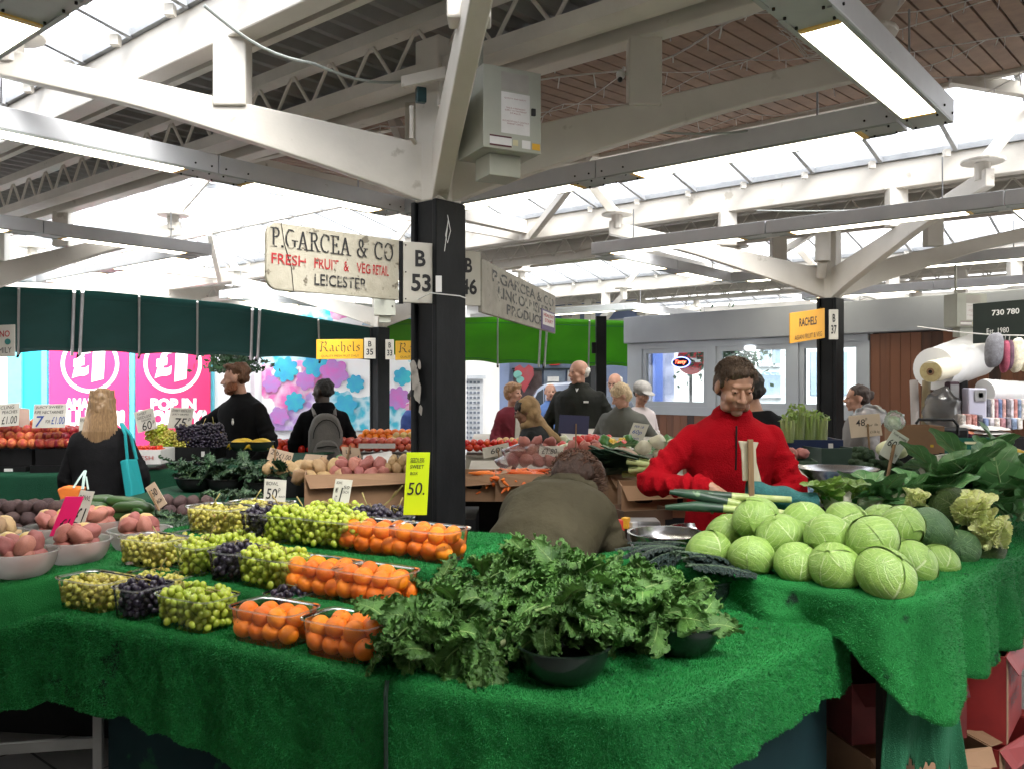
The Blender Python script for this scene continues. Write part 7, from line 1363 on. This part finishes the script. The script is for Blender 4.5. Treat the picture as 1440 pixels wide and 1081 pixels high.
    if top:
        m=MB(); R_=.022*tw; zh=hem
        rs=[(zh,.175,.12),((zh+1.05)/2,.172,.12),(1.06,.160,.118),(1.15,.158,.118),(1.25,.172,.124),(1.34,.185,.118),(1.39,.178,.105),(1.43,.135,.088),(1.47,.075,.068)]
        rr=[]
        for z,a,b in rs:
            r=ring(z,a*bw*1.04,b*bw*1.05,belly*math.exp(-((z-1.05)/.14)**2)*.5,rad=.012*tw+belly*.5*math.exp(-((z-1.05)/.16)**2)); rr.append(r)
        loft(m,rr,28)
        for q in(-1,1):
            S_,El,Wr=J[q]; m.cap(S_,El,(.052+.006*tw)*s*min(bw,1.15),(.045+.006*tw)*s*min(bw,1.15),14)
            if sleeve>=1: e=El.lerp(Wr,.93*sleeve); m.cap(El,e,(.045+.006*tw)*s*min(bw,1.15),.038*s,14); m.cap(El.lerp(Wr,.88),e,.040*s,.042*s,14)
            elif sleeve>0: pass
        if collar: m.tube([Lp((math.cos(a)*.068,math.sin(a)*.072,1.475+.012*math.cos(a*2))) for a in [k*PI/10 for k in range(21)]],.020*s*collar,8); m.tube([Lp((math.cos(a)*.062,math.sin(a)*.066,1.50)) for a in [k*PI/10 for k in range(21)]],.014*s*collar,8)
        rw=random.Random(int(abs(x*977+y*131)))
        def wrap(A_,B_,f,ra,th,tilt,a0,a1):
            ax=(B_-A_).normalized(); e1=ax.cross(Vec((.3,.2,1))).normalized(); e2=ax.cross(e1); c=A_.lerp(B_,f); m.tube([c+(e1*math.cos(a0+(a1-a0)*k/8)+e2*math.sin(a0+(a1-a0)*k/8))*ra+ax*(tilt*math.sin((a0+(a1-a0)*k/8)*1.0)) for k in range(9)],[th*.4]+[th]*7+[th*.4],7)
        for q in(-1,1):
            S_,El,Wr=J[q]; r1=(.049+.006*tw)*s*min(bw,1.15)
            for f in(.35,.62,.80,.93): wrap(S_,El,f,r1*.99,.011*s*wrk,rw.uniform(-.03,.03),rw.uniform(0,6),rw.uniform(7,10))
            if sleeve>=1:
                for f in(.08,.22,.42,.68,.84): wrap(El,Wr,f,r1*.93*(1-.2*f),.010*s*wrk,rw.uniform(-.025,.025),rw.uniform(0,6),rw.uniform(7,10))
            for k in range(3): m.tube([Lp((q*(.15-.02*k)*bw,.085,1.30-.04*k)),Lp((q*(.11-.02*k)*bw,.125,1.22-.06*k)),Lp((q*(.05-.01*k)*bw,.135,1.17-.08*k))],[.004,.011*wrk,.004],7); m.tube([Lp((q*(.15-.02*k)*bw,-.085,1.30-.05*k)),Lp((q*(.10-.02*k)*bw,-.122,1.23-.07*k)),Lp((q*(.03)*bw,-.13,1.20-.09*k))],[.004,.011*wrk,.004],7)
        for k in range(4): z=rw.uniform(.92,1.12); a0=rw.uniform(0,6); m.tube([Lp((math.cos(a0+j*.25)*.163*bw*1.04,math.sin(a0+j*.25)*.120*bw*1.05,z+.02*math.sin(j*.5+k))) for j in range(8)],[.004]+[.011*wrk]*6+[.004],7)
        fuse(m,topc or 'jacket',[top],t,vox,2,noiseamp=namp*.55,nsc=nsc,crease=0)
    if hair: 
        m=MB(); 
        for c,r in hair: m.ell(hq(*c),[q*s for q in r],Hm,18,14,wob=.12)
        fuse(m,'hair',[hairc],t,.009 if vox>.008 else .006,1,noiseamp=.007,nsc=45)
    if beard:
        m=MB()
        for c,r in [((0,.045,-.085),(.05,.052,.042)),((.05,.02,-.06),(.02,.045,.045)),((-.05,.02,-.06),(.02,.045,.045)),((0,.09,-.05),(.028,.013,.007))]: m.ell(hq(*c),[q*s for q in r],Hm,16,12)
        fuse(m,'beard',[beard],t,.008,1,noiseamp=.006,nsc=60)
    if glasses:
        m=MB()
        for q in(-1,1): m.tube([hq(q*.032+math.cos(a)*.022,.102,.003+math.sin(a)*.017) for a in [k*PI/8 for k in range(17)]],.0022,5); m.tube([hq(q*.054,.10,.008),hq(q*.08,.0,.008)],.002,5)
        m.tube([hq(-.01,.104,.006),hq(.01,.104,.006)],.002,5); m.build('glasses',ink,t)
    return t,Lp,hq,J,(Rt,F_,U,s,Hm)
short=[((0,-.022,.048),(.082,.094,.078)),((0,-.055,-.0),(.078,.06,.07))]
sk_w=skinm('skin_fair',(.50,.27,.19)); sk_t=skinm('skin_tan',(.47,.25,.165)); sk_b=skinm('skin_dark',(.035,.018,.012)); sk_m=skinm('skin_brown',(.26,.13,.08))
def hm(n,c): return M('hair_'+n,c,tuple(x*1.8 for x in c),sc=60,rough=.6,bump=.6,bsc=140,st=(1,1,.25))
redf=M('red_fleece',(.46,.006,.014),(.34,.004,.010),sc=5,rough=1.0,spec=.1,bump=.6,bsc=170); blackc=M('black_cloth',(.005,.005,.006),(.009,.009,.010),sc=5,rough=.95,spec=.12,bump=.2,bsc=60); jean=M('dark_trousers',(.02,.02,.028),(.03,.03,.04),sc=6,rough=.85)
# the greengrocer in red fleece
t,Lp,hq,J,fr=person('man in a red zip fleece looking down at the leeks in his hands',1.00,3.95,R(186),H=1.75,skin=sk_t,lean=R(15),yaw=R(-14),pitch=R(22),
  arms={-1:((-.27,.10,1.16),(-.09,.30,1.11),(.5,.35,-.45),(0,-.2,-1)),1:((.37,.12,1.20),(.13,.38,1.17),(-.62,.30,-.45),(-.1,-.6,-.6))},top=redf,topc='fleece',hem=.84,trous=jean,hair=[((0,-.022,.046),(.080,.094,.076)),((0,-.055,0),(.078,.062,.08)),((.0,.036,.080),(.060,.044,.030)),((.028,.052,.074),(.034,.024,.016)),((.072,.015,.02),(.010,.018,.03)),((-.072,.015,.02),(.010,.018,.03))],hairc=hm('brown',(.055,.032,.018)),bulk=1.06,vox=.0085,hvox=.0045,collar=1.15,nsc=9,namp=.012,stubble=skinm('stubble',(.40,.215,.155)),curl=.75,tw=1.2,mouth=(.28,.11,.09),wrk=1.25)
m=MB()
for k in range(900):
    d0=Vec((np.random.normal(),np.random.normal()-.25,abs(np.random.normal())*.9+.05)).normalized()
    if d0.y>.75 and d0.z<.5: continue
    p=hq(d0.x*.080,d0.y*.094-.02,d0.z*.078+.046); q=hq(d0.x*.090+rnd(-.006,.006),d0.y*.10-.02+.018,d0.z*.082+.036+rnd(-.004,.006)); m.tube([p,(p+q)/2+(p-hq(0,-.02,.03)).normalized()*.006,q],[.0016,.0016,.0004],3)
m.build('hair_strands',hm('brown',(.055,.032,.018)),t)
m=MB(); m.tube([Lp((0,.118,1.47)),Lp((0,.140,1.36)),Lp((0,.150,1.28))],.004,6); m.build('zip',blk,t)
Rl=lambda v:v
hL=(J[1][2]+J[-1][2])/2
# leeks across his hands
Rt,F_,U,s,_=fr; w=J[1][2]; 
for k in range(3):
    a=w+Vec((-.12-.02*k,-.05-.012*k,-.022-.020*k+.03*(k==1))); b_=w+Vec((.30-.02*k,-.13-.012*k,-.035-.026*k-.03*(k==1))); t2=thing('leek',b_,'green leek held across the hands of the man in red','leek','leeks held by the man in red'); m=MB(); m.tube([a.lerp(b_,.35),a.lerp(b_,.6),b_],[.018,.015,.013],12); m.build('shaft',lk2,t2,smooth=True)
    m=MB(); m.tube([a-Vec((.04,0,.012*(k-1))),a.lerp(b_,.2),a.lerp(b_,.45)],[.010,.022,.018],10); m.build('leaf',lk1,t2,smooth=True)
# person in olive parka bending over
par=M('olive_parka',(.060,.052,.030),(.044,.038,.022),sc=4,rough=.8,spec=.2,bump=.25,bsc=45); furm=M('brown_fur',(.10,.05,.03),(.05,.025,.015),sc=40,rough=.8)
t,Lp,hq,J,fr=person('person in an olive parka bending over with back turned, fur trimmed hood',.07,3.40,R(24),H=1.60,skin=sk_t,lean=R(62),pitch=R(30),arms={-1:((-.24,.45,.92),(-.2,.55,.70)),1:((.27,.40,.96),(.20,.52,.72))},top=par,topc='parka',hem=.62,trous=jean,hair=[((0,-.02,.05),(.11,.12,.11)),((0,-.08,.04),(.11,.10,.11)),((.03,.02,.09),(.10,.08,.08))],hairc=hm('chestnut',(.025,.010,.005)),bulk=1.34,vox=.011,collar=1.6,nsc=8,namp=.016,wrk=1.6,tw=2.2,eyes=False,female=1)
m=MB(); m.tube([Lp((-.20+.04*k,-.175+.012*abs(k-5),1.30)) for k in range(11)],.004,5); m.tube([Lp((0,-.178,1.30)),Lp((0,-.172,1.1)),Lp((.01,-.165,.95))],.0035,5); m.each('seam',M('parka_seam',(.02,.017,.010),rough=.9),t)
m=MB(); c=hq(0,-.10,-.02)
for k in range(1500):
    a=rnd(0,2*PI); rr=.125+np.random.normal(0,.012); p=hq(math.cos(a)*rr*1.05,-.075+rnd(-.025,.025),math.sin(a)*rr-.03); d=(p-c).normalized()+Vec((rnd(-.6,.6),rnd(-.6,.6),rnd(-.6,.6))); d.normalize(); q=p+d*rnd(.02,.05); sdv=d.cross(Vec((rnd(-1,1),rnd(-1,1),rnd(-1,1)))).normalized()*.0018; m.add([p-sdv,p+sdv,q],[(0,1,2)])
m.build('fur_trim',furm,t)
m=MB()
for k in range(1300):
    d0=Vec((np.random.normal(),np.random.normal(),abs(np.random.normal())+.1)).normalized(); p=hq(d0.x*.10,d0.y*.11-.03,d0.z*.10+.03); d=(p-hq(0,0,0)).normalized(); q=p+d*rnd(.01,.03)+Vec((rnd(-.02,.02),rnd(-.02,.02),rnd(-.02,.02))); sdv=d.cross(Vec((rnd(-1,1),rnd(-1,1),rnd(-1,1)))).normalized()*.0015; m.add([p-sdv,p+sdv,q],[(0,1,2)])
for k in range(260):
    d0=Vec((np.random.normal(),np.random.normal(),abs(np.random.normal())+.15)).normalized(); p=hq(d0.x*.112,d0.y*.12-.04,d0.z*.115+.045); d=(p-hq(0,-.03,0)).normalized(); e1=d.cross(Vec((rnd(-1,1),rnd(-1,1),rnd(-1,1)))).normalized(); e2=d.cross(e1); r0=rnd(.006,.012); m.tube([p+e1*math.cos(q*1.1)*r0+e2*math.sin(q*1.1)*r0+d*(.004*q) for q in range(7)],[.0028]*6+[.001],4)
m.build('curls',M('hair_curls',(.11,.045,.022),(.05,.022,.012),sc=50,rough=.6),t)
m=MB(); loft(m,[(Lp((0,-.02,1.40)),fr[0]*.17,Vec((0,0,1))*.05),(Lp((0,-.07,1.44)),fr[0]*.17,Vec((0,0,1))*.06),(Lp((0,-.07,1.49)),fr[0]*.155,Vec((0,0,1))*.065)],24); fuse(m,'hood',[par],t,.011,3,noiseamp=.014)
# blonde woman from behind with teal shoulder bag
bl=M('hair_blonde',(.28,.18,.09),(.14,.08,.04),sc=30,rough=.5,st=(4,4,.3))
t,Lp,hq,J,fr=person('woman with long blonde hair in a black coat, seen from behind, at the peach crates',-2.62,5.45,R(-12),H=1.58,skin=sk_w,arms={-1:((-.25,.05,1.10),(-.22,.16,.86))},top=blackc,topc='coat',hem=.45,trous=jean,hair=[((0,-.02,.045),(.086,.10,.08)),((0,-.06,-.02),(.084,.07,.11))],hairc=bl,bulk=1.02,female=1,eyes=False,vox=.013,tw=1.8)
m=MB()
for k in range(520):
    a=rnd(-PI,0) ; r0=.08; p0=hq(math.cos(a)*r0,math.sin(a)*r0*1.0-.02,rnd(.02,.11)); x_=math.cos(a)*rnd(.06,.11)*(1-.0); L=rnd(.28,.42); m.tube([p0,hq(x_*.9,math.sin(a)*.09-.04,-.06),hq(x_*1.05,math.sin(a)*.08-.085,-.18),hq(x_*1.1+rnd(-.02,.02),-.12+.05*math.sin(a),-L)],[.003,.004,.004,.001],4)
m.build('hair_lengths',bl,t)
tb=M('teal_bag',(.0,.24,.26),(.0,.20,.22),sc=3,rough=.8)
t2=thing('shoulder_bag',(-2.35,5.42,0),'long teal cloth shoulder bag hanging at the side of the blonde woman','bag')
m=MB(); a,b,c,d=P(178,645,5.25),P(194,645,5.33),P(208,706,5.35),P(188,710,5.2); m.poly([a,d,c,b],th=.05); m.build('bag_body',tb,t2,bevel=.01); m=MB(); m.tube([P(179,646,5.27),P(176,610,5.28),P(170,596,5.36)],.010,6); m.tube([P(192,646,5.33),P(184,612,5.33),P(172,596,5.4)],.010,6); m.build('strap',tb,t2,smooth=True)
t2=thing('carrier_bag',P(95,742,4.9),'orange and white carrier bag in the left hand of the blonde woman','bag'); m=MB(); a=P(97,706,4.9); m.poly([P(79,688,4.9),P(88,684,4.9),P(113,686,4.9),P(108,704,4.9),P(104,740,4.9),P(84,738,4.9),P(84,702,4.9)],th=.08,n=Vec((0,-1,0))); m.build('bag_body',M('orange_bag',(.75,.20,.03),(.65,.16,.03),sc=6,rough=.5),t2,bevel=.01); m=MB(); m.tube([P(103,686,4.9),P(112,672,4.95),P(119,662,5.0)],.006,5); m.tube([P(116,688,4.92),P(118,672,4.95),P(120,662,5.0)],.008,5); m.tube([P(124,688,4.95),P(121,670,4.97)],.006,5); m.build('bag_handle',M('pale_teal_handle',(.45,.6,.56),rough=.6),t2)
# bearded stallholder
t,Lp,hq,J,fr=person('bearded man in a black shirt with a small white emblem, reaching left',-2.16,6.95,R(215),H=1.78,skin=skinm('skin_pink',(.55,.30,.22)),yaw=R(50),pitch=R(4),lean=R(6),arms={1:((.42,.12,1.22),(.62,.26,1.04)),-1:((-.30,.0,1.12),(-.24,.16,.92))},top=M('black_shirt',(.005,.005,.006),(.009,.009,.010),sc=5,rough=.9,spec=.12),topc='shirt',hem=.86,trous=jean,hair=[((0,-.025,.06),(.082,.095,.072)),((0,-.05,.01),(.079,.06,.06)),((0,.04,.10),(.06,.05,.025))],hairc=hm('auburn',(.09,.04,.02)),beard=hm('red_beard',(.16,.055,.025)),bulk=1.18,collar=1,vox=.012,namp=.012)
m=MB(); q=Lp((-.085,.162,1.30)); m.ell(q,(.010,.006,.022)); m.ell(q+Vec((0,0,.022)),(.007,.006,.009)); m.build('emblem',paper,t)
# youth with grey backpack
t,Lp,hq,J,fr=person('young man in a black hoodie wearing a grey backpack, seen from behind',-1.68,7.6,R(-18),H=1.66,skin=sk_b,yaw=R(-50),pitch=R(0),top=M('black_hoodie',(.004,.004,.005),rough=.95,spec=.1),topc='hoodie',hem=.82,trous=blackc,hair=[((0,-.02,.04),(.079,.092,.079)),((0,-.05,.0),(.076,.055,.06))],hairc=hm('black',(.008,.007,.007)),vox=.013,collar=2.0,tw=1.8,bulk=1.05,brow=hm('black',(.008,.007,.007)))
gb=M('grey_backpack_cloth',(.17,.16,.155),(.13,.125,.12),sc=6,rough=.85,bump=.3,bsc=80); t2=thing('backpack',Lp((0,-.2,1.0)),'grey canvas backpack on the back of the young man in black','backpack')
m=MB(); pts=[(-.14,.98),(.14,.98),(.155,1.1),(.15,1.26),(.11,1.38),(.05,1.425),(-.05,1.425),(-.11,1.38),(-.15,1.26),(-.155,1.1)]; m.poly([Lp((a,-.29+.01*abs(a)*10,b)) for a,b in pts],th=.13,n=-fr[1]); m.build('bag_body',gb,t2,bevel=.025,smooth=True); m=MB(); m.poly([Lp((a*.78,-.335,.90+(b-.94)*.52)) for a,b in [(p,q+.06) for p,q in pts]],th=.05,n=-fr[1]); m.build('front_pocket',gb,t2,bevel=.015,smooth=True)
m=MB(); m.tube([Lp((.12*math.cos(a),-.30,1.2+.17*math.sin(a))) for a in [k*PI/10 for k in range(11)]],.005,5); m.tube([Lp((-.09,-.345,1.12)),Lp((0,-.35,1.135)),Lp((.09,-.345,1.125))],.005,5); m.build('zip',blk,t2)
for q in(-1,1): m=MB(); m.tube([Lp((q*.09,-.15,1.40)),Lp((q*.10,-.02,1.47)),Lp((q*.11,.11,1.36)),Lp((q*.14,.05,1.12))],.016,6); m.build('strap',gb,t2,smooth=True)
# smaller people beyond
person('person in a blue top looking down, half hidden by the near column',-1.16,10.0,R(120),H=1.55,skin=sk_m,pitch=R(35),top=M('blue_top',(.03,.07,.28),(.02,.05,.2),sc=5,rough=.8),topc='top',trous=jean,hair=short,hairc=hm('dark',(.02,.018,.016)),arms={1:((.25,.05,1.1),(.1,.28,1.05)),-1:((-.22,.1,1.1),(-.08,.3,1.05))})
t,Lp,hq,J,fr=person('woman in a dark red cardigan with short fair hair, smiling',-.0,9.3,R(150),H=1.62,skin=sk_w,yaw=R(-25),top=M('maroon_cardigan',(.16,.012,.025),(.11,.01,.02),sc=6,rough=.9),topc='cardigan',trous=jean,hair=[((0,-.02,.05),(.094,.10,.085)),((0,-.04,.0),(.094,.08,.09)),((0,.055,.085),(.07,.035,.035))],hairc=hm('sandy',(.25,.14,.07)),female=1,arms={1:((.25,.0,1.1),(.08,.25,1.0)),-1:((-.25,.0,1.1),(-.08,.25,1.0))},mouth=(.45,.12,.12))
m=MB(); m.poly([Lp((a,.147,b)) for a,b in((-.03,1.42),(.03,1.42),(.05,.95),(-.05,.95))][::-1],th=.01,n=fr[1]); m.build('blouse',cardw,t)
sc=M('ochre_scarf',(.36,.24,.12),(.28,.18,.09),sc=6,rough=.9,bump=.3,bsc=40)
t,Lp,hq,J,fr=person('woman in an ochre headscarf and glasses with a black coat, facing left',.24,7.0,R(-80),H=1.50,skin=sk_m,yaw=R(-14),pitch=R(12),lean=R(10),top=M('black_coat',(.007,.009,.010),(.012,.014,.015),sc=5,rough=.8,spec=.2),topc='coat',hem=.5,trous=jean,hair=[((0,.012,.055),(.080,.085,.07))],hairc=hm('black2',(.012,.01,.01)),female=1,bulk=1.12,glasses=True,vox=.012,tw=1.6)
m=MB(); 
for c,r in [((0,-.035,.045),(.092,.098,.088)),((0,-.055,-.03),(.09,.08,.10)),((0,.0,-.12),(.075,.075,.06)),((.02,-.10,-.15),(.08,.07,.08))]: m.ell(hq(*c),r,fr[4],18,14)
m.cap(hq(.0,-.09,-.16),hq(-.04,-.28,-.36),.065,.02,12); m.cap(hq(0,.05,-.14),hq(0,.10,-.34),.03,.02,10); fuse(m,'headscarf',[sc],t,.010,3,noiseamp=.010,nsc=16)
person('balding man in a pale jacket over a blue shirt, far behind',.5,11.2,R(175),H=1.62,skin=sk_w,top=M('blue_shirt',(.09,.18,.42),(.07,.14,.35),sc=9,rough=.8),topc='shirt',hem=.8,trous=jean,hair=[((0,-.045,.01),(.08,.07,.07))],hairc=hm('dark',(.02,.018,.016)),belly=.04,collar=.8,shirt=1,bulk=1.02)
for q,w_ in((-1,'left'),(1,'right')):
    pass
t,Lp,hq,J,fr=person('tall balding older man in a dark waxed jacket, looking left',.70,8.9,R(195),H=1.86,skin=sk_w,yaw=R(45),pitch=R(4),top=M('dark_waxed_jacket',(.012,.014,.010),(.008,.009,.007),sc=4,rough=.7,spec=.2,bump=.2,bsc=30),topc='jacket',hem=.72,trous=jean,hair=[((0,-.06,.0),(.080,.058,.062))],hairc=hm('white',(.5,.48,.45)),bulk=1.22,belly=.03,collar=2.0,tw=1.8,brow=hm('white',(.5,.48,.45)))
m=MB(); m.box(Lp((-.10,.175,1.34)),(.05,.012,.02)); m.build('chest_logo',paper,t)
m=MB(); m.tube([Lp((-.03,.07,1.50)),Lp((0,.12,1.44)),Lp((.03,.07,1.50))],.014,6); m.build('shirt_collar',paper,t)
person('older man in glasses and a grey blue coat behind the thin column',1.23,10.2,R(190),H=1.74,skin=sk_w,yaw=R(20),pitch=R(10),top=M('grey_blue_coat',(.13,.16,.21),(.10,.12,.17),sc=5,rough=.8),topc='coat',hem=.75,trous=jean,hair=[((0,-.04,.03),(.083,.08,.06))],hairc=hm('white',(.5,.48,.45)),glasses=True)
t,Lp,hq,J,fr=person('older woman in a grey green raincoat with short fair hair, bending towards the stall',1.08,8.2,R(200),H=1.62,skin=sk_w,yaw=R(60),pitch=R(25),lean=R(10),top=M('grey_green_raincoat',(.085,.088,.075),(.065,.068,.058),sc=5,rough=.7,bump=.2,bsc=30),topc='raincoat',hem=.62,trous=jean,hair=[((0,-.015,.055),(.09,.102,.082)),((0,-.045,.0),(.09,.075,.08)),((0,.05,.085),(.065,.035,.03))],hairc=hm('fair',(.42,.32,.20)),female=1,bulk=1.22,tw=1.8,collar=1.5)
t,Lp,hq,J,fr=person('person in a grey peaked cap and dark scarf behind the raincoat woman',1.38,9.2,R(150),H=1.62,skin=sk_w,pitch=R(20),top=M('pale_pink_coat',(.45,.40,.40),(.36,.32,.32),sc=5,rough=.8),topc='coat',trous=jean,hair=short,hairc=hm('dark',(.02,.018,.016)))
m=MB(); m.ell(hq(0,-.01,.06),(.10,.11,.085),fr[4],18,12); m.ell(hq(0,.12,.045),(.075,.07,.012),fr[4],16,8); fuse(m,'cap',[M('grey_cap',(.30,.29,.27),(.22,.21,.20),sc=30,rough=.9)],t,.009,2)
t,Lp,hq,J,fr=person('person in a black coat partly hidden behind the man in red',1.62,5.5,R(-30),H=1.70,skin=sk_t,top=blackc,topc='coat',trous=jean,hair=short,hairc=hm('dark',(.02,.018,.016)),bulk=1.15,tw=1.5,lean=R(8),eyes=False)
t,Lp,hq,J,fr=person('woman with dark tied hair in profile, facing left beside the right hand column',2.90,7.1,R(-85),H=1.60,skin=sk_w,top=M('pale_grey_top',(.20,.19,.19),sc=5,rough=.8),topc='top',trous=jean,hair=[((0,-.022,.050),(.084,.096,.078)),((0,-.055,0),(.08,.062,.07)),((0,-.12,.03),(.04,.035,.045))],hairc=hm('dark_brown',(.03,.018,.014)),female=1,bulk=1.1)
EXPO=2.95
def ground_mat():
    m,t,b=newmat('paving'); tc=nd(t,'ShaderNodeTexCoord'); mp=nd(t,'ShaderNodeMapping'); mp.inputs['Rotation'].default_value=(0,0,R(-50)); lk(t,tc.outputs['Object'],mp.inputs[0])
    br=nd(t,'ShaderNodeTexBrick'); br.inputs['Color1'].default_value=rgba((.28,.27,.26)); br.inputs['Color2'].default_value=rgba((.22,.21,.20)); br.inputs['Mortar'].default_value=rgba((.05,.05,.05))
    br.inputs['Scale'].default_value=1; br.inputs['Brick Width'].default_value=.6; br.inputs['Row Height'].default_value=.45; br.inputs['Mortar Size'].default_value=.006; lk(t,mp.outputs[0],br.inputs[0])
    n=nd(t,'ShaderNodeTexNoise'); n.inputs['Scale'].default_value=3; n.inputs['Detail'].default_value=8; lk(t,tc.outputs['Object'],n.inputs[0])
    x=nd(t,'ShaderNodeMix',data_type='RGBA',blend_type='MULTIPLY'); x.inputs[0].default_value=.6; lk(t,br.outputs[0],x.inputs[6]); r=nd(t,'ShaderNodeMapRange'); r.inputs[3].default_value=.5; r.inputs[4].default_value=1.2; lk(t,n.outputs[0],r.inputs[0]); lk(t,r.outputs[0],x.inputs[7])
    lk(t,x.outputs[2],b.inputs['Base Color']); b.inputs['Roughness'].default_value=.65; return m
g=MB(); g.quad((-120,-60,0),(120,-60,0),(120,200,0),(-120,200,0)); struct(g,'ground',ground_mat(),org=(0,0,0))

# unseen roof and walls added behind the camera to hold back open-sky fill
for i in(-2,-1):
    cu=i*DU; corr(cu-.75 if i==-1 else cu+1.0,cu+.75 if i==-1 else cu+4.9,-6.5,12,3.64,3.64,.17,.05,deckm,'roof_sheet','unseen grey corrugated roof sheet added behind the viewer, '+('nearer' if i==-1 else 'farther')+' strip','roof')
m=MB(); m.quad(W(-DU+.75,-6.5,3.62),W(-DU+3.85,-6.5,3.86),W(-DU+3.85,12,3.86),W(-DU+.75,12,3.62),th=.03); tag(m.build('slatted_ceiling',slatm),'unseen brown timber ceiling added overhead behind the viewer','ceiling')
bkm=M('bounce_wall',(.52,.49,.45),(.44,.41,.37),sc=3,rough=.9)  # pale colour so the added walls bounce light back onto the stalls
m=MB(); m.box(W(-9,0,2.0),(.3,22,4.0),Matrix.Rotation(R(50.2),3,'Z')); tag(m.build('added_wall',bkm),'unseen pale wall added behind the viewer to block and bounce light','wall')
m=MB(); m.box(W(-2,-7.5,2.0),(16,.3,4.0),Matrix.Rotation(R(50.2),3,'Z')); tag(m.build('added_wall',bkm),'unseen pale wall added on the right to block and bounce light','wall')
# ---------------- ground, light, camera
w=bpy.data.worlds.new('World'); S.world=w; w.use_nodes=True; t=w.node_tree; bg=t.nodes['Background']
sk=t.nodes.new('ShaderNodeTexSky'); sk.sky_type='NISHITA'; sk.sun_disc=False; sk.sun_elevation=R(52); sk.sun_rotation=R(150); sk.air_density=1; sk.dust_density=3
hs=t.nodes.new('ShaderNodeHueSaturation'); hs.inputs['Saturation'].default_value=.22; t.links.new(sk.outputs[0],hs.inputs['Color']); t.links.new(hs.outputs[0],bg.inputs[0]); bg.inputs[1].default_value=.15
sd=bpy.data.lights.new('Sun','SUN'); sd.energy=.8; sd.angle=R(35); sd.color=(1,.96,.9); so=bpy.data.objects.new('Sun',sd); COL.objects.link(so)
el,az=R(52),R(150); d=Vec((math.sin(az)*math.cos(el),math.cos(az)*math.cos(el),math.sin(el))); so.rotation_euler=d.to_track_quat('Z','Y').to_euler(); so.location=(0,0,30)
cd=bpy.data.cameras.new('Camera'); cd.sensor_width=36; cd.lens=30; cd.clip_start=.05; cd.clip_end=500; co=bpy.data.objects.new('Camera',cd); COL.objects.link(co)
co.location=(0,0,CZ); co.rotation_euler=(R(90),0,0); cd.shift_y=0; S.camera=co
S.view_settings.view_transform='Standard'; S.view_settings.look='None'; S.view_settings.exposure=EXPO; S.view_settings.gamma=1
S.render.engine='CYCLES'; S.cycles.max_bounces=8; S.cycles.diffuse_bounces=5; S.cycles.transparent_max_bounces=24; S.cycles.transmission_bounces=6; S.cycles.glossy_bounces=3
